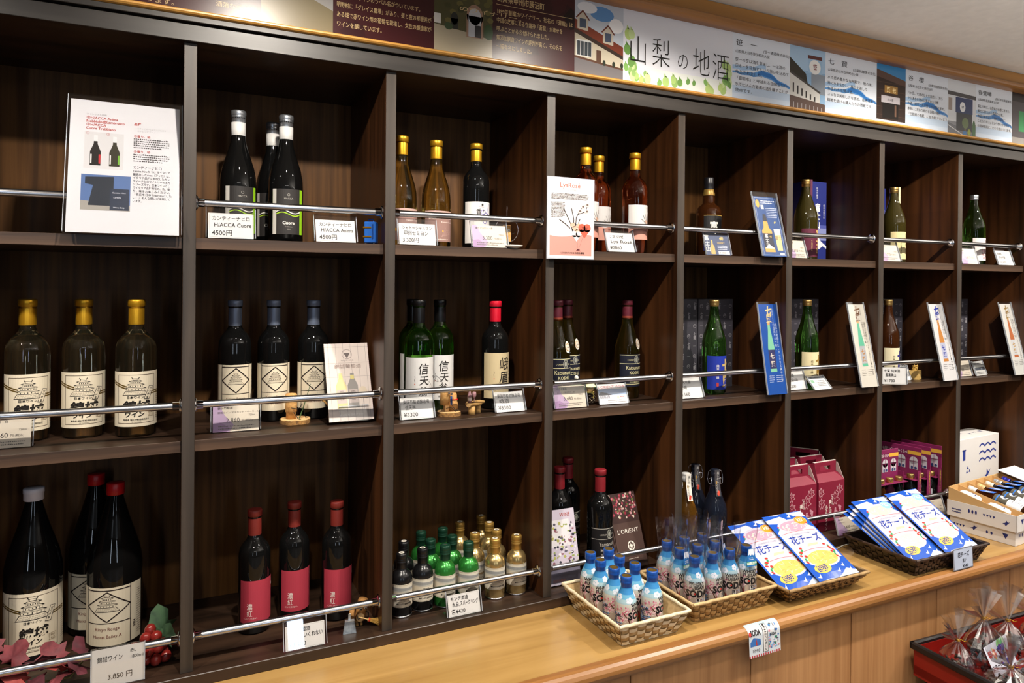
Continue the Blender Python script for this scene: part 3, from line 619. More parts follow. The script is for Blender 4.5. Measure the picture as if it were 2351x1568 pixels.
# --- row 1, compartment 2: three black bottles with green-striped label
def art_cuore(w, h):
    a = Art(); a.rect(-w / 2, 0, w / 2, h, '#2f2c2b', 0.3); a.rect(-w / 2, 0, -w / 2 + w * 0.13, h, '#c9c4bd', 1); a.rect(w / 2 - w * 0.13, 0, w / 2, h, '#8ec31a', 1)
    a.ring(0, h * 0.87, 0.0028, 0.0006, '#b9b4ac'); a.text('HACCA', 0, h * 0.77, 0.006, '#b9b4ac', 'c')
    n = 10; x0, x1 = -w / 2 + w * 0.13, w / 2 - w * 0.13
    for ph, col in ((0, '#e9e6e0'), (-0.006, '#a5cf2a')): a.line([(x0 + (x1 - x0) * i / n, h * 0.50 + ph + 0.0045 * math.sin(2 * math.pi * i / n)) for i in range(n + 1)], 0.0022, col, 2 + (ph < 0) * 0.4)
    a.text('Cuore', 0, h * 0.22, 0.0105, '#e6e1d8', 'c', 1, 0.03); a.text('Trebbiano', 0, h * 0.155, 0.0042, '#b5afa6', 'c'); a.text('2021', 0, h * 0.10, 0.0042, '#b5afa6', 'c'); return a
H, R = 0.312, 0.0405
make_bottle('cuore', 'wine_bottle', black_glass, burg(R, H), [('capsule', [(0.0158, H * 0.81), (0.0163, H * 0.812), (0.0163, H - 0.0285)] + [(0, H - 0.0285)], white_cap), ('screw_cap', screw(0.0163, H - 0.029, H), silver_cap)], [('label', art_cuore(0.078, 0.108), R, 0.022)])
for i, (x, y, a) in enumerate([(0.549, 0.165, 10), (0.638, 0.258, -14), (0.657, 0.160, 2)]):
    put('cuore', x, y, Z1, ['black wine bottle with silver screw cap and green-striped label, left of three', 'black wine bottle with silver screw cap standing behind the other two', 'black wine bottle with green-striped label, right of three beside the second card'][i], a, 'black wine bottles with green-striped labels')
# --- row 1, compartment 3
def art_chateau(w, h):
    a = Art(); a.rect(-w / 2, 0, w / 2, h, '#8f6f68', 0.3); a.rect(-w / 2, h - 0.006, w / 2, h, '#b8978e', 1)
    a.text('Château Charmes', -w * 0.02, h * 0.74, 0.0105, '#e9dcd2', 'c', 0.95, 0.02); a.text('Kamoshi Cuvée', w * 0.17, h * 0.61, 0.0062, '#e9dcd2', 'c')
    a.ell(-w * 0.30, h * 0.33, 0.0042, 0.0042, '#e0a640', 2); a.ell(w * 0.02, h * 0.34, 0.0022, 0.0022, '#e0a640', 2)
    for i in range(6): a.line([(-w * 0.02, h * 0.16), (w * (0.12 + 0.05 * i), h * (0.46 - 0.035 * i))], 0.0004, '#b99a90', 1.6)
    a.lines(-w * 0.2, w * 0.3, [h * 0.06], 0.0024, '#d9c9be'); return a
H, R = 0.295, 0.0395
make_bottle('charmes', 'wine_bottle', olive_glass, burg(R, H), [('capsule', capsule(0.0158, H * 0.83, H), gold_cap)], [('label', art_chateau(0.098, 0.082), R, 0.020)])
put('charmes', 0.952, 0.175, Z1, 'olive white wine bottle with gold capsule half behind the second upright', 6, 'olive wine bottles with dusky pink labels')
put('charmes', 1.052, 0.188, Z1, 'olive white wine bottle with dusky pink label in full view above its price card', 6, 'olive wine bottles with dusky pink labels')
def art_kaori(w, h):
    a = Art(); a.rect(-w / 2, 0, w / 2, h, '#d9d5d2', 0.3); a.ell(0.004, h * 0.925, 0.003, 0.0035, '#2b2622', 2); a.lines(-0.006, 0.014, [h * 0.87], 0.0014, '#6a625c')
    a.text('香り', -0.014, h * 0.70, 0.017, '#211d1b', 'l', 0.9, 0.012); a.text('ADIRON', -0.016, h * 0.60, 0.0115, '#211d1b', 'l', 1.0, 0.01)
    for x, y, r, c in ((0.006, 0.745, 0.0062, '#8f86c4'), (0.016, 0.69, 0.0056, '#3a2f9c'), (0.006, 0.62, 0.006, '#7a70bc'), (0.017, 0.585, 0.0052, '#4538a2'), (0.024, 0.66, 0.005, '#5a4fae'), (0.012, 0.53, 0.006, '#2f2590')): a.ring(x, h * y, r, 0.0017, c, 2.5)
    a.line([(0.026, h * 0.70), (0.0235, h * 0.82), (0.028, h * 0.97)], 0.0018, '#5b4fb0', 2.6); a.ell(0.003, h * 0.55, 0.005, 0.003, '#b9c98a', 2.2)
    a.vtext('マルキワイン', -0.021, h * 0.52, 0.004, '#57504a'); a.text('果実酒', -0.024, h * 0.11, 0.005, '#3a3430'); a.lines(-0.024, -0.008, [h * 0.05, h * 0.08], 0.0018, '#57504a'); return a
H, R = 0.292, 0.0368
make_bottle('kaori', 'wine_bottle', black_glass, bord(R, H), [('capsule', capsule(0.0152, H * 0.83, H), gold_cap)], [('label', art_kaori(0.094, 0.112), R, 0.018)])
put('kaori', 1.158, 0.162, Z1, 'dark wine bottle with gold capsule and white label of purple grape rings')
# --- row 1, compartment 4: rose
def art_lys(w, h):
    a = Art(); a.rect(-w / 2, 0, w / 2, h, '#cfcac8', 0.3)
    n = 12; a.poly([(-w / 2, 0), (w / 2, 0)] + [(w / 2 - w * i / n, h * 0.42 + 0.005 * math.sin(2 * math.pi * i / n * 1.1 + 1)) for i in range(n + 1)], '#c98f80', 1)
    flower(a, w * 0.14, h * 0.46, 0.034); a.text('Lys', w * 0.10, h * 0.315, 0.011, '#a6564a', 'l', 1.1); a.text("L'ORIENT", w * 0.1, h * 0.90, 0.005, '#b7b1ac', 'l'); return a
def flower(a, x, y, s, l=3):
    for pts in ([(0, 0), (-0.1, 0.3), (-0.35, 0.75)], [(0.1, 0.05), (0.15, 0.5), (0.4, 0.9)], [(-0.1, 0.1), (-0.3, 0.25), (-0.55, 0.4)], [(0.05, 0.3), (0.2, 0.2), (0.3, 0.45)], [(0.2, 0.6), (0.5, 0.7), (0.62, 0.95)], [(0, 0), (0.05, 0.4), (-0.05, 0.8)]):
        a.line([(x + p[0] * s, y + p[1] * s) for p in pts], s * 0.028, '#3a302c', l)
    for px, py in ((0.42, 0.88), (0.58, 0.72), (0.3, 0.72), (0.6, 0.95)): a.ell(x + px * s, y + py * s, s * 0.12, s * 0.08, '#cfc3bd', l + 0.5, 8); a.ell(x + px * s, y + py * s, s * 0.05, s * 0.04, '#6a5a54', l + 0.9, 6)
    for px, py in ((0.1, 0.1), (0.25, 0.2), (0.0, 0.22), (0.2, 0.0)): a.ell(x + px * s, y + py * s, s * 0.11, s * 0.09, '#c9a48f', l + 0.3, 8)
H, R = 0.294, 0.0368
make_bottle('lys', 'wine_bottle', rose_glass, bord(R, H), [('capsule', capsule(0.0155, H * 0.83, H), gold_cap)], [('label', art_lys(0.086, 0.100), R, 0.040)])
for i, (x, y, a) in enumerate([(1.455, 0.075, 6), (1.556, 0.165, 4), (1.625, 0.078, 4)]):
    put('lys', x, y, Z1, ['rosé wine bottle half hidden behind the tall pink and white card', 'rosé wine bottle standing further back between the other two', 'rosé wine bottle with white and pink label standing free at the right'][i], a, 'rosé wine bottles')
# --- row 1, compartment 5: whisky
def art_whisky(w, h):
    a = Art(); a.rect(-w / 2, h * 0.42, w / 2, h, '#1b1a1c', 0.3); a.rect(-w / 2, 0, w / 2, h * 0.42, '#1d2358', 0.3); a.rect(-w / 2, h - 0.002, w / 2, h, '#b8933f', 1); a.rect(-w / 2, h * 0.40, w / 2, h * 0.42, '#b8933f', 1)
    a.text('富', -0.008, h * 0.60, 0.030, '#e8e4da', 'c', 1, 0.02); a.text('士', -0.004, h * 0.28, 0.028, '#e8e4da', 'c', 1, 0.02); a.text('山', 0.0, h * 0.05, 0.024, '#e8e4da', 'c', 1, 0.02)
    a.text('40', w * 0.30, h * 0.56, 0.012, '#b8933f', 'l', 0.8); a.vtext('ウイスキー', -w * 0.32, h * 0.36, 0.006, '#cfc9c0'); return a
H, R = 0.262, 0.0400
wp = [(0, 0.004), (R * 0.9, 0.0), (R, 0.004), (R, H * 0.565), (R * 0.96, H * 0.60), (R * 0.82, H * 0.635), (R * 0.6, H * 0.66), (0.0185, H * 0.685), (0.0195, H * 0.74), (0.017, H * 0.79), (0.0145, H * 0.85), (0.0142, H * 0.97), (0, H * 0.97)]
make_bottle('whisky', 'whisky_bottle', brown_glass, wp, [('neck_band', [(0.0190, H * 0.775), (0.0192, H * 0.80), (0.0172, H * 0.825), (0.0165, H * 0.85), (0.0145, H * 0.855)], pmat('gold_neck_band', '#8d6f34', 0.4, 0.4)), ('cap', [(0.0155, H * 0.85), (0.0158, H * 0.91), (0.0162, H * 0.915), (0.0158, H * 0.93), (0.0158, H * 0.99), (0.0145, H), (0, H)], pmat('black_wood_cap', '#17161a', 0.35))], [('label', art_whisky(0.082, 0.115), R, 0.022)])
put('whisky', 1.985, 0.172, Z1, 'amber whisky bottle with black cap and black label on the top shelf', -4)
# --- row 1, compartments 6 to 8: shochu and sake
def art_seal(w, h, base, txt, tcol, acc=None):
    a = Art(); a.rect(-w / 2, 0, w / 2, h, base, 0.3)
    if acc: acc(a, w, h)
    a.vtext(txt, w * 0.20, h * 0.94, h * 0.86 / len(txt), tcol, 0.9, 0.02); a.lines(-w * 0.14, -w * 0.10, [h * (0.2 + 0.05 * i) for i in range(8)], h * 0.035, tcol, 2); return a
H, R = 0.278, 0.0385
strip = lambda mat: ('seal_strip', MB().box((0.003, -0.0165, H - 0.060), (0.013, -0.0152, H - 0.002), mat).box((0.003, -0.0165, H - 0.002), (0.013, 0.012, H - 0.0006), mat).fixn('seal_strip'))
brown_sake = pmat('dark_olive_glass', (0.045, 0.035, 0.008), 0.03, trans=0.35, ior=1.4)
make_bottle('shochu', 'shochu_bottle', brown_sake, sake(R, H), [('cap', screw(0.0142, H - 0.026, H), gold_cap2)], [('label', art_seal(0.09, 0.095, '#5a2036', '富士山', '#c8a86a'), R, 0.012)], [strip(pmat('maroon_strip', '#57213a', 0.5))])
put('shochu', 2.372, 0.125, Z1, 'dark olive bottle with maroon label in front of the blue box')
make_bottle('sake_cream', 'sake_bottle', brown_sake, sake(R * 1.03, H), [('cap', screw(0.0142, H - 0.022, H), gold_cap2)], [('label', art_seal(0.094, 0.10, '#cfc08f', 'しぼりたて', '#2b2418'), R * 1.03, 0.012)], [strip(pmat('cream_strip', '#cfc59a', 0.5))])
put('sake_cream', 2.80, 0.105, Z1, 'dark sake bottle with cream label and a paper strip over its cap')
def blossom(a, w, h):
    rnd = random.Random(4)
    for i in range(26): a.ell(-w * 0.1 + w * 0.45 * rnd.random(), h * 0.05 + h * 0.6 * rnd.random(), 0.004, 0.0035, ['#d9a9ae', '#b98a92', '#8f6a70', '#e3c6c6'][i % 4], 1 + i * 0.02, 7)
make_bottle('sake_green', 'sake_bottle', green_glass, sake(R * 1.03, H), [('cap', screw(0.0142, H - 0.020, H), silver_cap)], [('label', art_seal(0.088, 0.088, '#cfc6c4', '春鶯囀', '#6a5a58', blossom), R * 1.03, 0.018)])
put('sake_green', 3.262, 0.095, Z1, 'green sake bottle with pink blossom label, rightmost on the top shelf')
make_bottle('sake_side', 'sake_bottle', brown_sake, sake(R, H * 0.86), [('cap', screw(0.0142, H * 0.86 - 0.020, H * 0.86), silver_cap)], [('label', art_seal(0.088, 0.08, '#d6cfa0', '純米', '#2c2a18'), R, 0.014)])
put('sake_side', 3.185, 0.145, Z1, 'dark bottle almost hidden behind the seventh upright on the top shelf')
# --- row 2, compartment 3
def art_calli(w, h, base, chars, small=True):
    a = Art(); a.rect(-w / 2, 0, w / 2, h, base, 0.3)
    for ch, x, y, s, sh in chars: a.text(ch, x, y, s, '#1e1a18', 'c', 0.95, 0.006, shear=sh)
    a.line([(-w * 0.185, h * 0.60), (-w * 0.17, h * 0.56), (-w * 0.19, h * 0.52), (-w * 0.175, h * 0.47)], 0.0008, '#4a433e'); a.rect(-w * 0.18 - 0.0012, h * 0.42, -w * 0.18 + 0.0014, h * 0.445, '#c4705a', 3)
    if small: a.lines(-w * 0.34, -w * 0.12, [h * 0.17, h * 0.20, h * 0.23], 0.0016, '#6b645e', 2, 2); a.text('果実酒', -w * 0.1, h * 0.06, 0.006, '#5a534e'); a.lines(w * 0.02, w * 0.4, [h * 0.07, h * 0.03], 0.002, '#8a847e', 2, 5)
    return a
H, R = 0.294, 0.0372
make_bottle('shinten', 'wine_bottle', pmat('deep_green_glass', (0.18, 0.60, 0.06), 0.02, trans=0.995, ior=1.36), bord(R, H), [('capsule', capsule(0.0155, H * 0.80, H), black_cap)], [('label', art_calli(0.096, 0.118, '#cfcdcb', [('信', 0.004, 0.078, 0.030, 0.1), ('天', 0.006, 0.050, 0.027, 0.1), ('翁', 0.004, 0.022, 0.026, 0.05)]), R, 0.030)])
put('shinten', 0.985, 0.122, Z2, 'green white-wine bottle with brush-written white label, front of a tight cluster', -6, 'green wine bottles with white brush labels')
put('shinten', 1.000, 0.222, Z2, 'green wine bottle behind to the left in the tight cluster of three', -6, 'green wine bottles with white brush labels')
put('shinten', 1.058, 0.166, Z2, 'green wine bottle behind to the right in the tight cluster of three', -10, 'green wine bottles with white brush labels')
make_bottle('gabi', 'wine_bottle', black_glass, bord(R, 0.291), [('capsule', capsule(0.0155, 0.235, 0.291), red_cap)], [('label', art_calli(0.098, 0.122, '#bfae8a', [('峨', 0.012, 0.079, 0.036, 0.12), ('眉', 0.010, 0.044, 0.034, 0.08)]), R, 0.030)])
put('gabi', 1.205, 0.130, Z2, 'dark red wine bottle with bright red capsule and tan brush-written label')
# --- row 2, compartment 4: Katsunuma
def art_orient(w, h, base, l1, l2, l3=None, fg='#cfc79a'):
    a = Art(); a.rect(-w / 2, 0, w / 2, h, base, 0.3)
    for y in (0.965, 0.70, 0.07): a.rect(-w / 2, h * y, w / 2, h * y + 0.0016, fg, 2)
    a.text("L'ORIENT  WINE", 0, h * 0.80, 0.0062, fg, 'c', 1); a.ell(w * 0.06, h * 0.83, 0.0085, 0.0125, '#8f8f86', 4); a.ell(w * 0.06, h * 0.83, 0.0068, 0.0105, '#4f4f4a', 4.3); a.ell(w * 0.06, h * 0.83, 0.004, 0.007, '#8f8f86', 4.6)
    a.text(l1, 0.002, h * 0.53, 0.0155, fg, 'c', 0.82, 0.005); a.text(l2, 0.002, h * 0.38, 0.0135, fg, 'c', 0.82, 0.005)
    if l3: a.text(l3, 0.002, h * 0.255, 0.0125, fg, 'c', 0.82, 0.005)
    a.text('甲州 シュール・リー', 0, h * 0.21 if not l3 else h * 0.19, 0.0045, fg, 'c'); a.text('白百合醸造株式会社', 0.004, h * 0.12, 0.0045, fg, 'c'); return a
H, R = 0.293, 0.0378
award = Art(); award.ell(0, 0, 0.0115, 0.0165, '#d8d2c8', 0.6, 20); award.ring(0, 0, 0.0098, 0.0018, '#b8935a', 1.2, 18); award.text('Gold', 0, -0.002, 0.006, '#6a5436', 'c', 1, 0.02)
def awmap(x, y, e):
    z = 0.162 + y; r = 0.0362; a = (x + 0.017) / r; rr = r + 0.0012 + e - max(0, z - 0.16) * 0.30; return Vector((rr * math.sin(a), -rr * math.cos(a), z))
make_bottle('katsunuma', 'wine_bottle', lime_glass, burg(R, H), [('capsule', capsule(0.0152, H * 0.80, H), maroon_cap)], [('label', art_orient(0.094, 0.096, '#151726', 'Katsunuma', 'KOSHU'), R, 0.036)], [('award_sticker', award.mesh('award_sticker', awmap, step=0.005)), ('neck_band', MB().lathe([(0.0156, H * 0.80), (0.0158, H * 0.805), (0.0158, H * 0.83), (0.0155, H * 0.835)], pmat('bronze_red_band', '#8a3a2a', 0.4, 0.4), 24).fixn('neck_band'))])
put('katsunuma', 1.390, 0.115, Z2, 'olive Koshu wine bottle half behind the third upright with round award sticker', 2, 'olive wine bottles with navy labels')
put('katsunuma', 1.470, 0.196, Z2, 'olive Koshu wine bottle standing behind beside its neighbour and the snow figure', 2, 'olive wine bottles with navy labels')
put('katsunuma', 1.648, 0.142, Z2, 'olive Koshu wine bottle standing alone at the right of its compartment', 2, 'olive wine bottles with navy labels')
# --- row 2, compartments 5 to 7: seven-sage sake
def art_shichiken(w, h, base, col, sub='#e8e4da', strip=True):
    a = Art(); a.rect(-w / 2, 0, w / 2, h, base, 0.3)
    a.text('七', 0.018, h * 0.56, h * 0.40, col, 'c', 0.9, 0.045); a.text('賢', 0.019, h * 0.12, h * 0.40, col, 'c', 0.9, 0.035)
    a.vtext('純米大吟醸', -w * 0.16, h * 0.74, h * 0.085, sub); a.rect(-w * 0.16 - 0.004, h * 0.10, -w * 0.16 + 0.003, h * 0.21, '#a8342c', 3); a.text('山梨銘醸', 0.018, h * 0.05, 0.0045, sub, 'c'); return a
H, R = 0.294, 0.0375
for kd, gl, base, col, sub, hh in (('shichi_blue', green_glass, '#1b2f92', '#b39a63', '#e6e2da', 0.105), ('shichi_cream', green_glass, '#cdc19a', '#8a6a2e', '#5a4a30', 0.105), ('shichi_amber', brown_glass, '#cdc4a4', '#2c2a7a', '#4a4436', 0.105)):
    make_bottle(kd, 'sake_bottle', gl, sake(R, H), [('cap', screw(0.0142, H - 0.021, H), gold_cap2)], [('label', art_shichiken(0.098, hh, base, col, sub), R, 0.014)])
put('shichi_blue', 1.955, 0.108, Z2, 'green sake bottle with royal blue label in front of dark patterned boxes', 2)
put('shichi_cream', 2.350, 0.095, Z2, 'green sake bottle with cream label and gold characters on the middle shelf', 2)
put('shichi_amber', 2.775, 0.105, Z2, 'amber sake bottle with cream label and blue characters on the middle shelf', 2)
# --- row 3, compartment 2: red labels
def art_koiku(w, h):
    a = Art(); n = 10
    top = [(w / 2 - w * i / n, h * (1.0 - 0.0 * i)) for i in range(n + 1)]
    a.rect(-w / 2, 0, w / 2, h, '#a23443', 0.3)
    a.vtext('濃紅', -w * 0.24, h * 0.46, 0.0155, '#e6ddd6', 0.85, 0.0); a.text('-こいくれない-', -w * 0.22, h * 0.10, 0.0048, '#e6ddd6', 'c')
    a.ell(w * 0.42, h * 0.80, 0.0025, 0.0036, '#e6ddd6', 2); a.line([(w * 0.42, h * 0.83), (w * 0.40, h * 0.88), (w * 0.44, h * 0.92)], 0.0012, '#e6ddd6', 2); return a
H, R = 0.283, 0.0362
make_bottle('koikurenai', 'wine_bottle', black_glass, bord(R, H), [('capsule', capsule(0.0152, H * 0.79, H), brick_cap)], [('label', art_koiku(0.094, 0.098), R, 0.028)])
for i, (x, y, a) in enumerate([(0.590, 0.144, 14), (0.684, 0.166, 14), (0.780, 0.130, 10)]):
    put('koikurenai', x, y, Z3, ['dark wine bottle with crimson label, left and nearest of the three', 'dark wine bottle with crimson label, middle one above the 3300 card', 'dark wine bottle with crimson label, right beside the little broom figure'][i], a, 'red wine bottles with crimson labels')
# --- row 3, compartment 3: small aluminium bottles
def art_petit(w, h):
    a = Art(); P = '#cdc5b4'; a.rect(-w / 2, 0, w / 2, h, P, 0.3); a.rect(-w / 2 + 0.001, h - 0.0024, w / 2 - 0.001, h - 0.0016, '#8b7a5c', 1.2); a.rect(-w / 2 + 0.001, 0.0016, w / 2 - 0.001, 0.0022, '#8b7a5c', 1.2)
    a.poly([(-w / 2, h * 0.70), (w / 2, h * 0.64), (w / 2, h * 0.78), (w * 0.2, h * 0.82), (-w * 0.2, h * 0.88), (-w / 2, h * 0.84)], '#8c8b88', 1.4); a.poly([(-w / 2, h * 0.70), (w / 2, h * 0.64), (w / 2, h * 0.70), (-w / 2, h * 0.75)], '#b3b0a6', 1.6)
    a.text('MONDE', 0, h * 0.555, 0.0042, '#3c362f', 'c', 1, 0.02); a.text('Petit Monteria', 0, h * 0.405, 0.0092, '#8f6c2e', 'c', 0.86, 0.02); a.text('VIN & BLANC', 0, h * 0.315, 0.0028, '#57503f', 'c'); a.lines(-w * 0.22, w * 0.22, [h * 0.25], 0.0014, '#6d6657', 2)
    a.text('●モンデ酒造株式会社', 0.002, h * 0.13, 0.0044, '#2a2622', 'c', 0.9, 0.02); return a
H, R = 0.152, 0.0268
ap = [(0, 0.003), (R * 0.86, 0.0), (R * 0.97, 0.0025), (R, 0.006), (R, H * 0.56), (R * 0.985, H * 0.60), (R * 0.92, H * 0.645), (R * 0.80, H * 0.685), (R * 0.62, H * 0.715), (0.0132, H * 0.735), (0.0127, H * 0.76), (0.0127, H * 0.82), (0, H * 0.82)]
cp = [(0.0130, H * 0.755), (0.0132, H * 0.845), (0.0140, H * 0.85), (0.0140, H * 0.868), (0.0128, H * 0.875), (0.0138, H * 0.89), (0.0138, H * 0.905), (0.0130, H * 0.912), (0.0140, H * 0.925), (0.0140, H * 0.975), (0.0128, H * 0.995), (0.0095, H), (0, H)]
btm = [(R * 0.90, 0.0), (R * 1.02, 0.0008), (R * 1.02, 0.003), (R * 0.97, 0.0042)]
for kd, c, cc, mt in (('petit_black', '#161618', '#121214', 0.25), ('petit_green', '#2f7d33', '#153a2a', 0.55), ('petit_gold', '#b9a06c', '#a5803e', 0.8)):
    body = pmat(kd + '_body', c, 0.24, mt); capm = pmat(kd + '_cap', cc, 0.34, mt * 0.7)
    sticker = Art(); sticker.ell(0, 0, 0.0072, 0.0072, '#d8d2c6' if kd != 'petit_green' else '#173c2c', 0.5, 14); sticker.ell(0, 0, 0.004, 0.0025, '#3a342c', 1, 10)
    make_bottle(kd, 'mini_bottle', body, ap, [('cap', cp, capm), ('base_rim', btm, chrome)], [('label', art_petit(0.122, 0.056), R, 0.026)], [('cap_sticker', sticker.mesh('cap_sticker', lambda x, y, e: Vector((x, y, H + 0.0001 + e)), eps=0.0001))], 'bottle')
    obj_dots = None
PET = [('petit_black', 0.922, 0.056, 'black mini wine bottle in the front row tight against the second upright'), ('petit_black', 0.980, 0.066, 'black mini wine bottle in the front row beside a green one'), ('petit_black', 0.953, 0.136, 'black mini wine bottle standing in the second row'), ('petit_black', 0.915, 0.205, 'black mini wine bottle almost hidden behind the second upright'),
       ('petit_green', 1.039, 0.062, 'green mini wine bottle in the front row left of the 420 card'), ('petit_green', 1.102, 0.058, 'green mini wine bottle in the front row right behind the 420 card'), ('petit_green', 1.021, 0.122, 'green mini wine bottle in the second row, left of two'), ('petit_green', 1.083, 0.125, 'green mini wine bottle in the second row, right of two'), ('petit_green', 1.017, 0.188, 'dark green mini wine bottle in the shaded back row, left'), ('petit_green', 1.080, 0.190, 'dark green mini wine bottle in the shaded back row, right'),
       ('petit_gold', 1.175, 0.052, 'gold mini wine bottle in the front row, left of the two'), ('petit_gold', 1.238, 0.052, 'gold mini wine bottle at the right end of the front row'), ('petit_gold', 1.145, 0.117, 'gold mini wine bottle in the second row behind the green one'), ('petit_gold', 1.208, 0.115, 'gold mini wine bottle in the second row between the front two'), ('petit_gold', 1.214, 0.178, 'gold mini wine bottle in the third row'), ('petit_gold', 1.140, 0.215, 'dull gold mini wine bottle in the back row behind the green bottles'), ('petit_gold', 1.216, 0.241, 'dull gold mini wine bottle furthest back on the right')]
for i, (kd, x, y, lb) in enumerate(PET): put(kd, x + (0.006 if y < 0.09 else 0.003), y + (0.0145 if y < 0.09 else 0.0085), Z3, lb, [-4, 3, -8, 6][i % 4], 'aluminium mini wine bottles')
# --- row 3, compartment 4: Yamanashi
H, R = 0.296, 0.0370
make_bottle('yamanashi', 'wine_bottle', black_glass, bord(R, H), [('capsule', capsule(0.0155, H * 0.79, H), wred_cap)], [('label', art_orient(0.094, 0.11, '#141214', 'Yamanashi', 'MUSCAT', 'BAILEY A', '#a9a49c'), R, 0.030)])
put('yamanashi', 1.422, 0.150, Z3, 'dark wine bottle with wine-red capsule behind the leftmost brochure', 2, 'Muscat Bailey bottles with black labels')
put('yamanashi', 1.500, 0.235, Z3, 'dark wine bottle with wine-red capsule standing furthest back', 2, 'Muscat Bailey bottles with black labels')
put('yamanashi', 1.515, 0.078, Z3, 'dark wine bottle with wine-red capsule and black label left of the maroon brochures', 2, 'Muscat Bailey bottles with black labels')
# --- row 3, compartment 5: swing-top bottles
H, R = 0.252, 0.0365
amber_liquid = pmat('amber_liquor_glass', (0.55, 0.24, 0.03), 0.02, trans=0.9, ior=1.36)
navy_glass = pmat('navy_black_glass', (0.008, 0.010, 0.018), 0.04)
def swing(kind, glass, stripc):
    bail = MB()
    for s in (-1, 1):
        bail.tube([(s * 0.0135, 0, H - 0.004), (s * 0.021, 0, H - 0.008), (s * 0.025, 0, H - 0.030), (s * 0.022, -0.004, H - 0.044), (s * 0.0145, -0.008, H - 0.046), (s * 0.014, -0.006, H - 0.026), (s * 0.0205, -0.004, H - 0.030)], 0.0011, chrome_b, 6)
    a = Art(); a.rect(-0.008, 0, 0.008, 0.078, stripc, 0.3); dk = '#2c2622' if stripc != '#38363a' else '#b9b5b0'
    a.vtext('風しかし', 0.002, 0.072, 0.0085, dk, 0.9); a.vtext('くらら', -0.002, 0.034, 0.0075, dk); a.poly([(-0.0045, 0.006), (0.0015, 0.002), (0.0055, 0.014), (-0.0005, 0.018)], '#c9402c', 3); a.ell(-0.003, 0.04, 0.0022, 0.006, '#8a6a2a', 2.5)
    st = a.mesh('neck_strip', lambda x, y, e: Vector((x, -0.0172 - e - max(0, 0.045 - y) * 0.30, H - 0.078 + y)), stepy=0.01)
    make_bottle(kind, 'swing_top_bottle', glass, sake(R, H * 0.93, 0.0135), [('stopper', [(0.0128, H * 0.90), (0.0142, H * 0.905), (0.0142, H * 0.955), (0.0120, H * 0.96), (0.0130, H * 0.975), (0.0128, H * 0.995), (0.009, H), (0, H)], pmat('porcelain_stopper', '#b9b8b6', 0.25) if stripc != '#38363a' else navy_glass), ('neck_ring', [(0.0142, H * 0.80), (0.0152, H * 0.803), (0.0142, H * 0.806)], gold_cap2)], None, [('wire_bail', bail.fixn('wire_bail')), ('neck_strip', st)])
swing('swing_amber', amber_liquid, '#dcd6cc'); swing('swing_dark', navy_glass, '#38363a')
put('swing_amber', 1.825, 0.080, Z3, 'amber swing-top bottle with white paper strip over its stopper', -12)
put('swing_dark', 1.925, 0.156, Z3, 'dark swing-top bottle standing behind the amber one', -20, 'dark swing-top bottles')
put('swing_dark', 1.940, 0.080, Z3, 'dark swing-top bottle with grey strip, right of the amber one', -20, 'dark swing-top bottles')
# ------------------------------------------------------------------ cards, signs, boxes and ornaments on the shelves
LIFT = 0.0004
def stand(x, y, z, w, h, tilt, art, label, name='price_card', cat='price card', yaw=0.0, group=None, holder=True, pad=(0.004, 0.004, 0.010), foot=0.035, frame=None, rough=0.45, thick=0.0006):
    """a card leaning back on its own clear stand; (x, y, z) is the middle of its lower edge"""
    t = thing(name, label, cat, (x, y, z), (0, 0, math.radians(yaw)), group); rx = -math.radians(tilt)
    a = Art(); art(a, w, h)
    zo = 0.0016 + thick * math.sin(-rx)
    obj('card', a.mesh('card', lambda px, py, e: Vector((px, -e, py)), rough=rough, eps=0.00015), t, (0, 0, zo), (rx, 0, 0))
    MB().box((-w / 2, 0.0001, 0), (w / 2, thick, h), pmat('card_back', '#cfccc6', 0.6)).build('card_backing', t, (0, 0, zo), (rx, 0, 0))
    if holder:
        W = w / 2 + pad[0]; m = MB()
        m.box((-W, -0.0028, 0), (W, -0.0014, h + pad[2]), acrylic); m.box((-W, thick + 0.0006, 0), (W, thick + 0.0018, h + pad[2]), acrylic)
        m.box((-W, -0.0028, h + pad[2]), (W, thick + 0.0018, h + pad[2] + 0.0014), acrylic)
        for s in (-1, 1): m.box((s * W - 0.0005, -0.003, 0), (s * W + 0.0005, thick + 0.002, h + pad[2]), pmat('acrylic_edge', '#c9ced6', 0.12, trans=0.3))
        m.build('acrylic_holder', t, (0, 0, zo + 0.0008), (rx, 0, 0))
        MB().box((-W, -0.003, 0), (W, foot, 0.0012), acrylic).build('acrylic_foot', t)
    return t
K = '#262220'
def hand(lines, price, bx=0.0):
    def fn(a, w, h):
        a.rect(-w / 2, 0, w / 2, h, '#dedbd8', 0.2); a.frame(-w / 2 + 0.002, 0.002, w / 2 - 0.002, h - 0.002, 0.0004, '#a9a29a', 1)
        n = len(lines); s = min(0.0125, h * 0.235)
        for i, t in enumerate(lines): a.text(t, -w * 0.42 + (0.004 if i else 0) + bx, h * 0.72 - i * h * 0.265, s if i else s * 0.88, K, 'l', 1, 0.012, fit=min(w * 0.82, w * 0.105 * max(3, len(t)) * 1.05))
        a.text(price, -w * 0.42, h * 0.12, s * 1.12, K, 'l', 1.0, 0.012, fit=w * 0.44)
    return fn
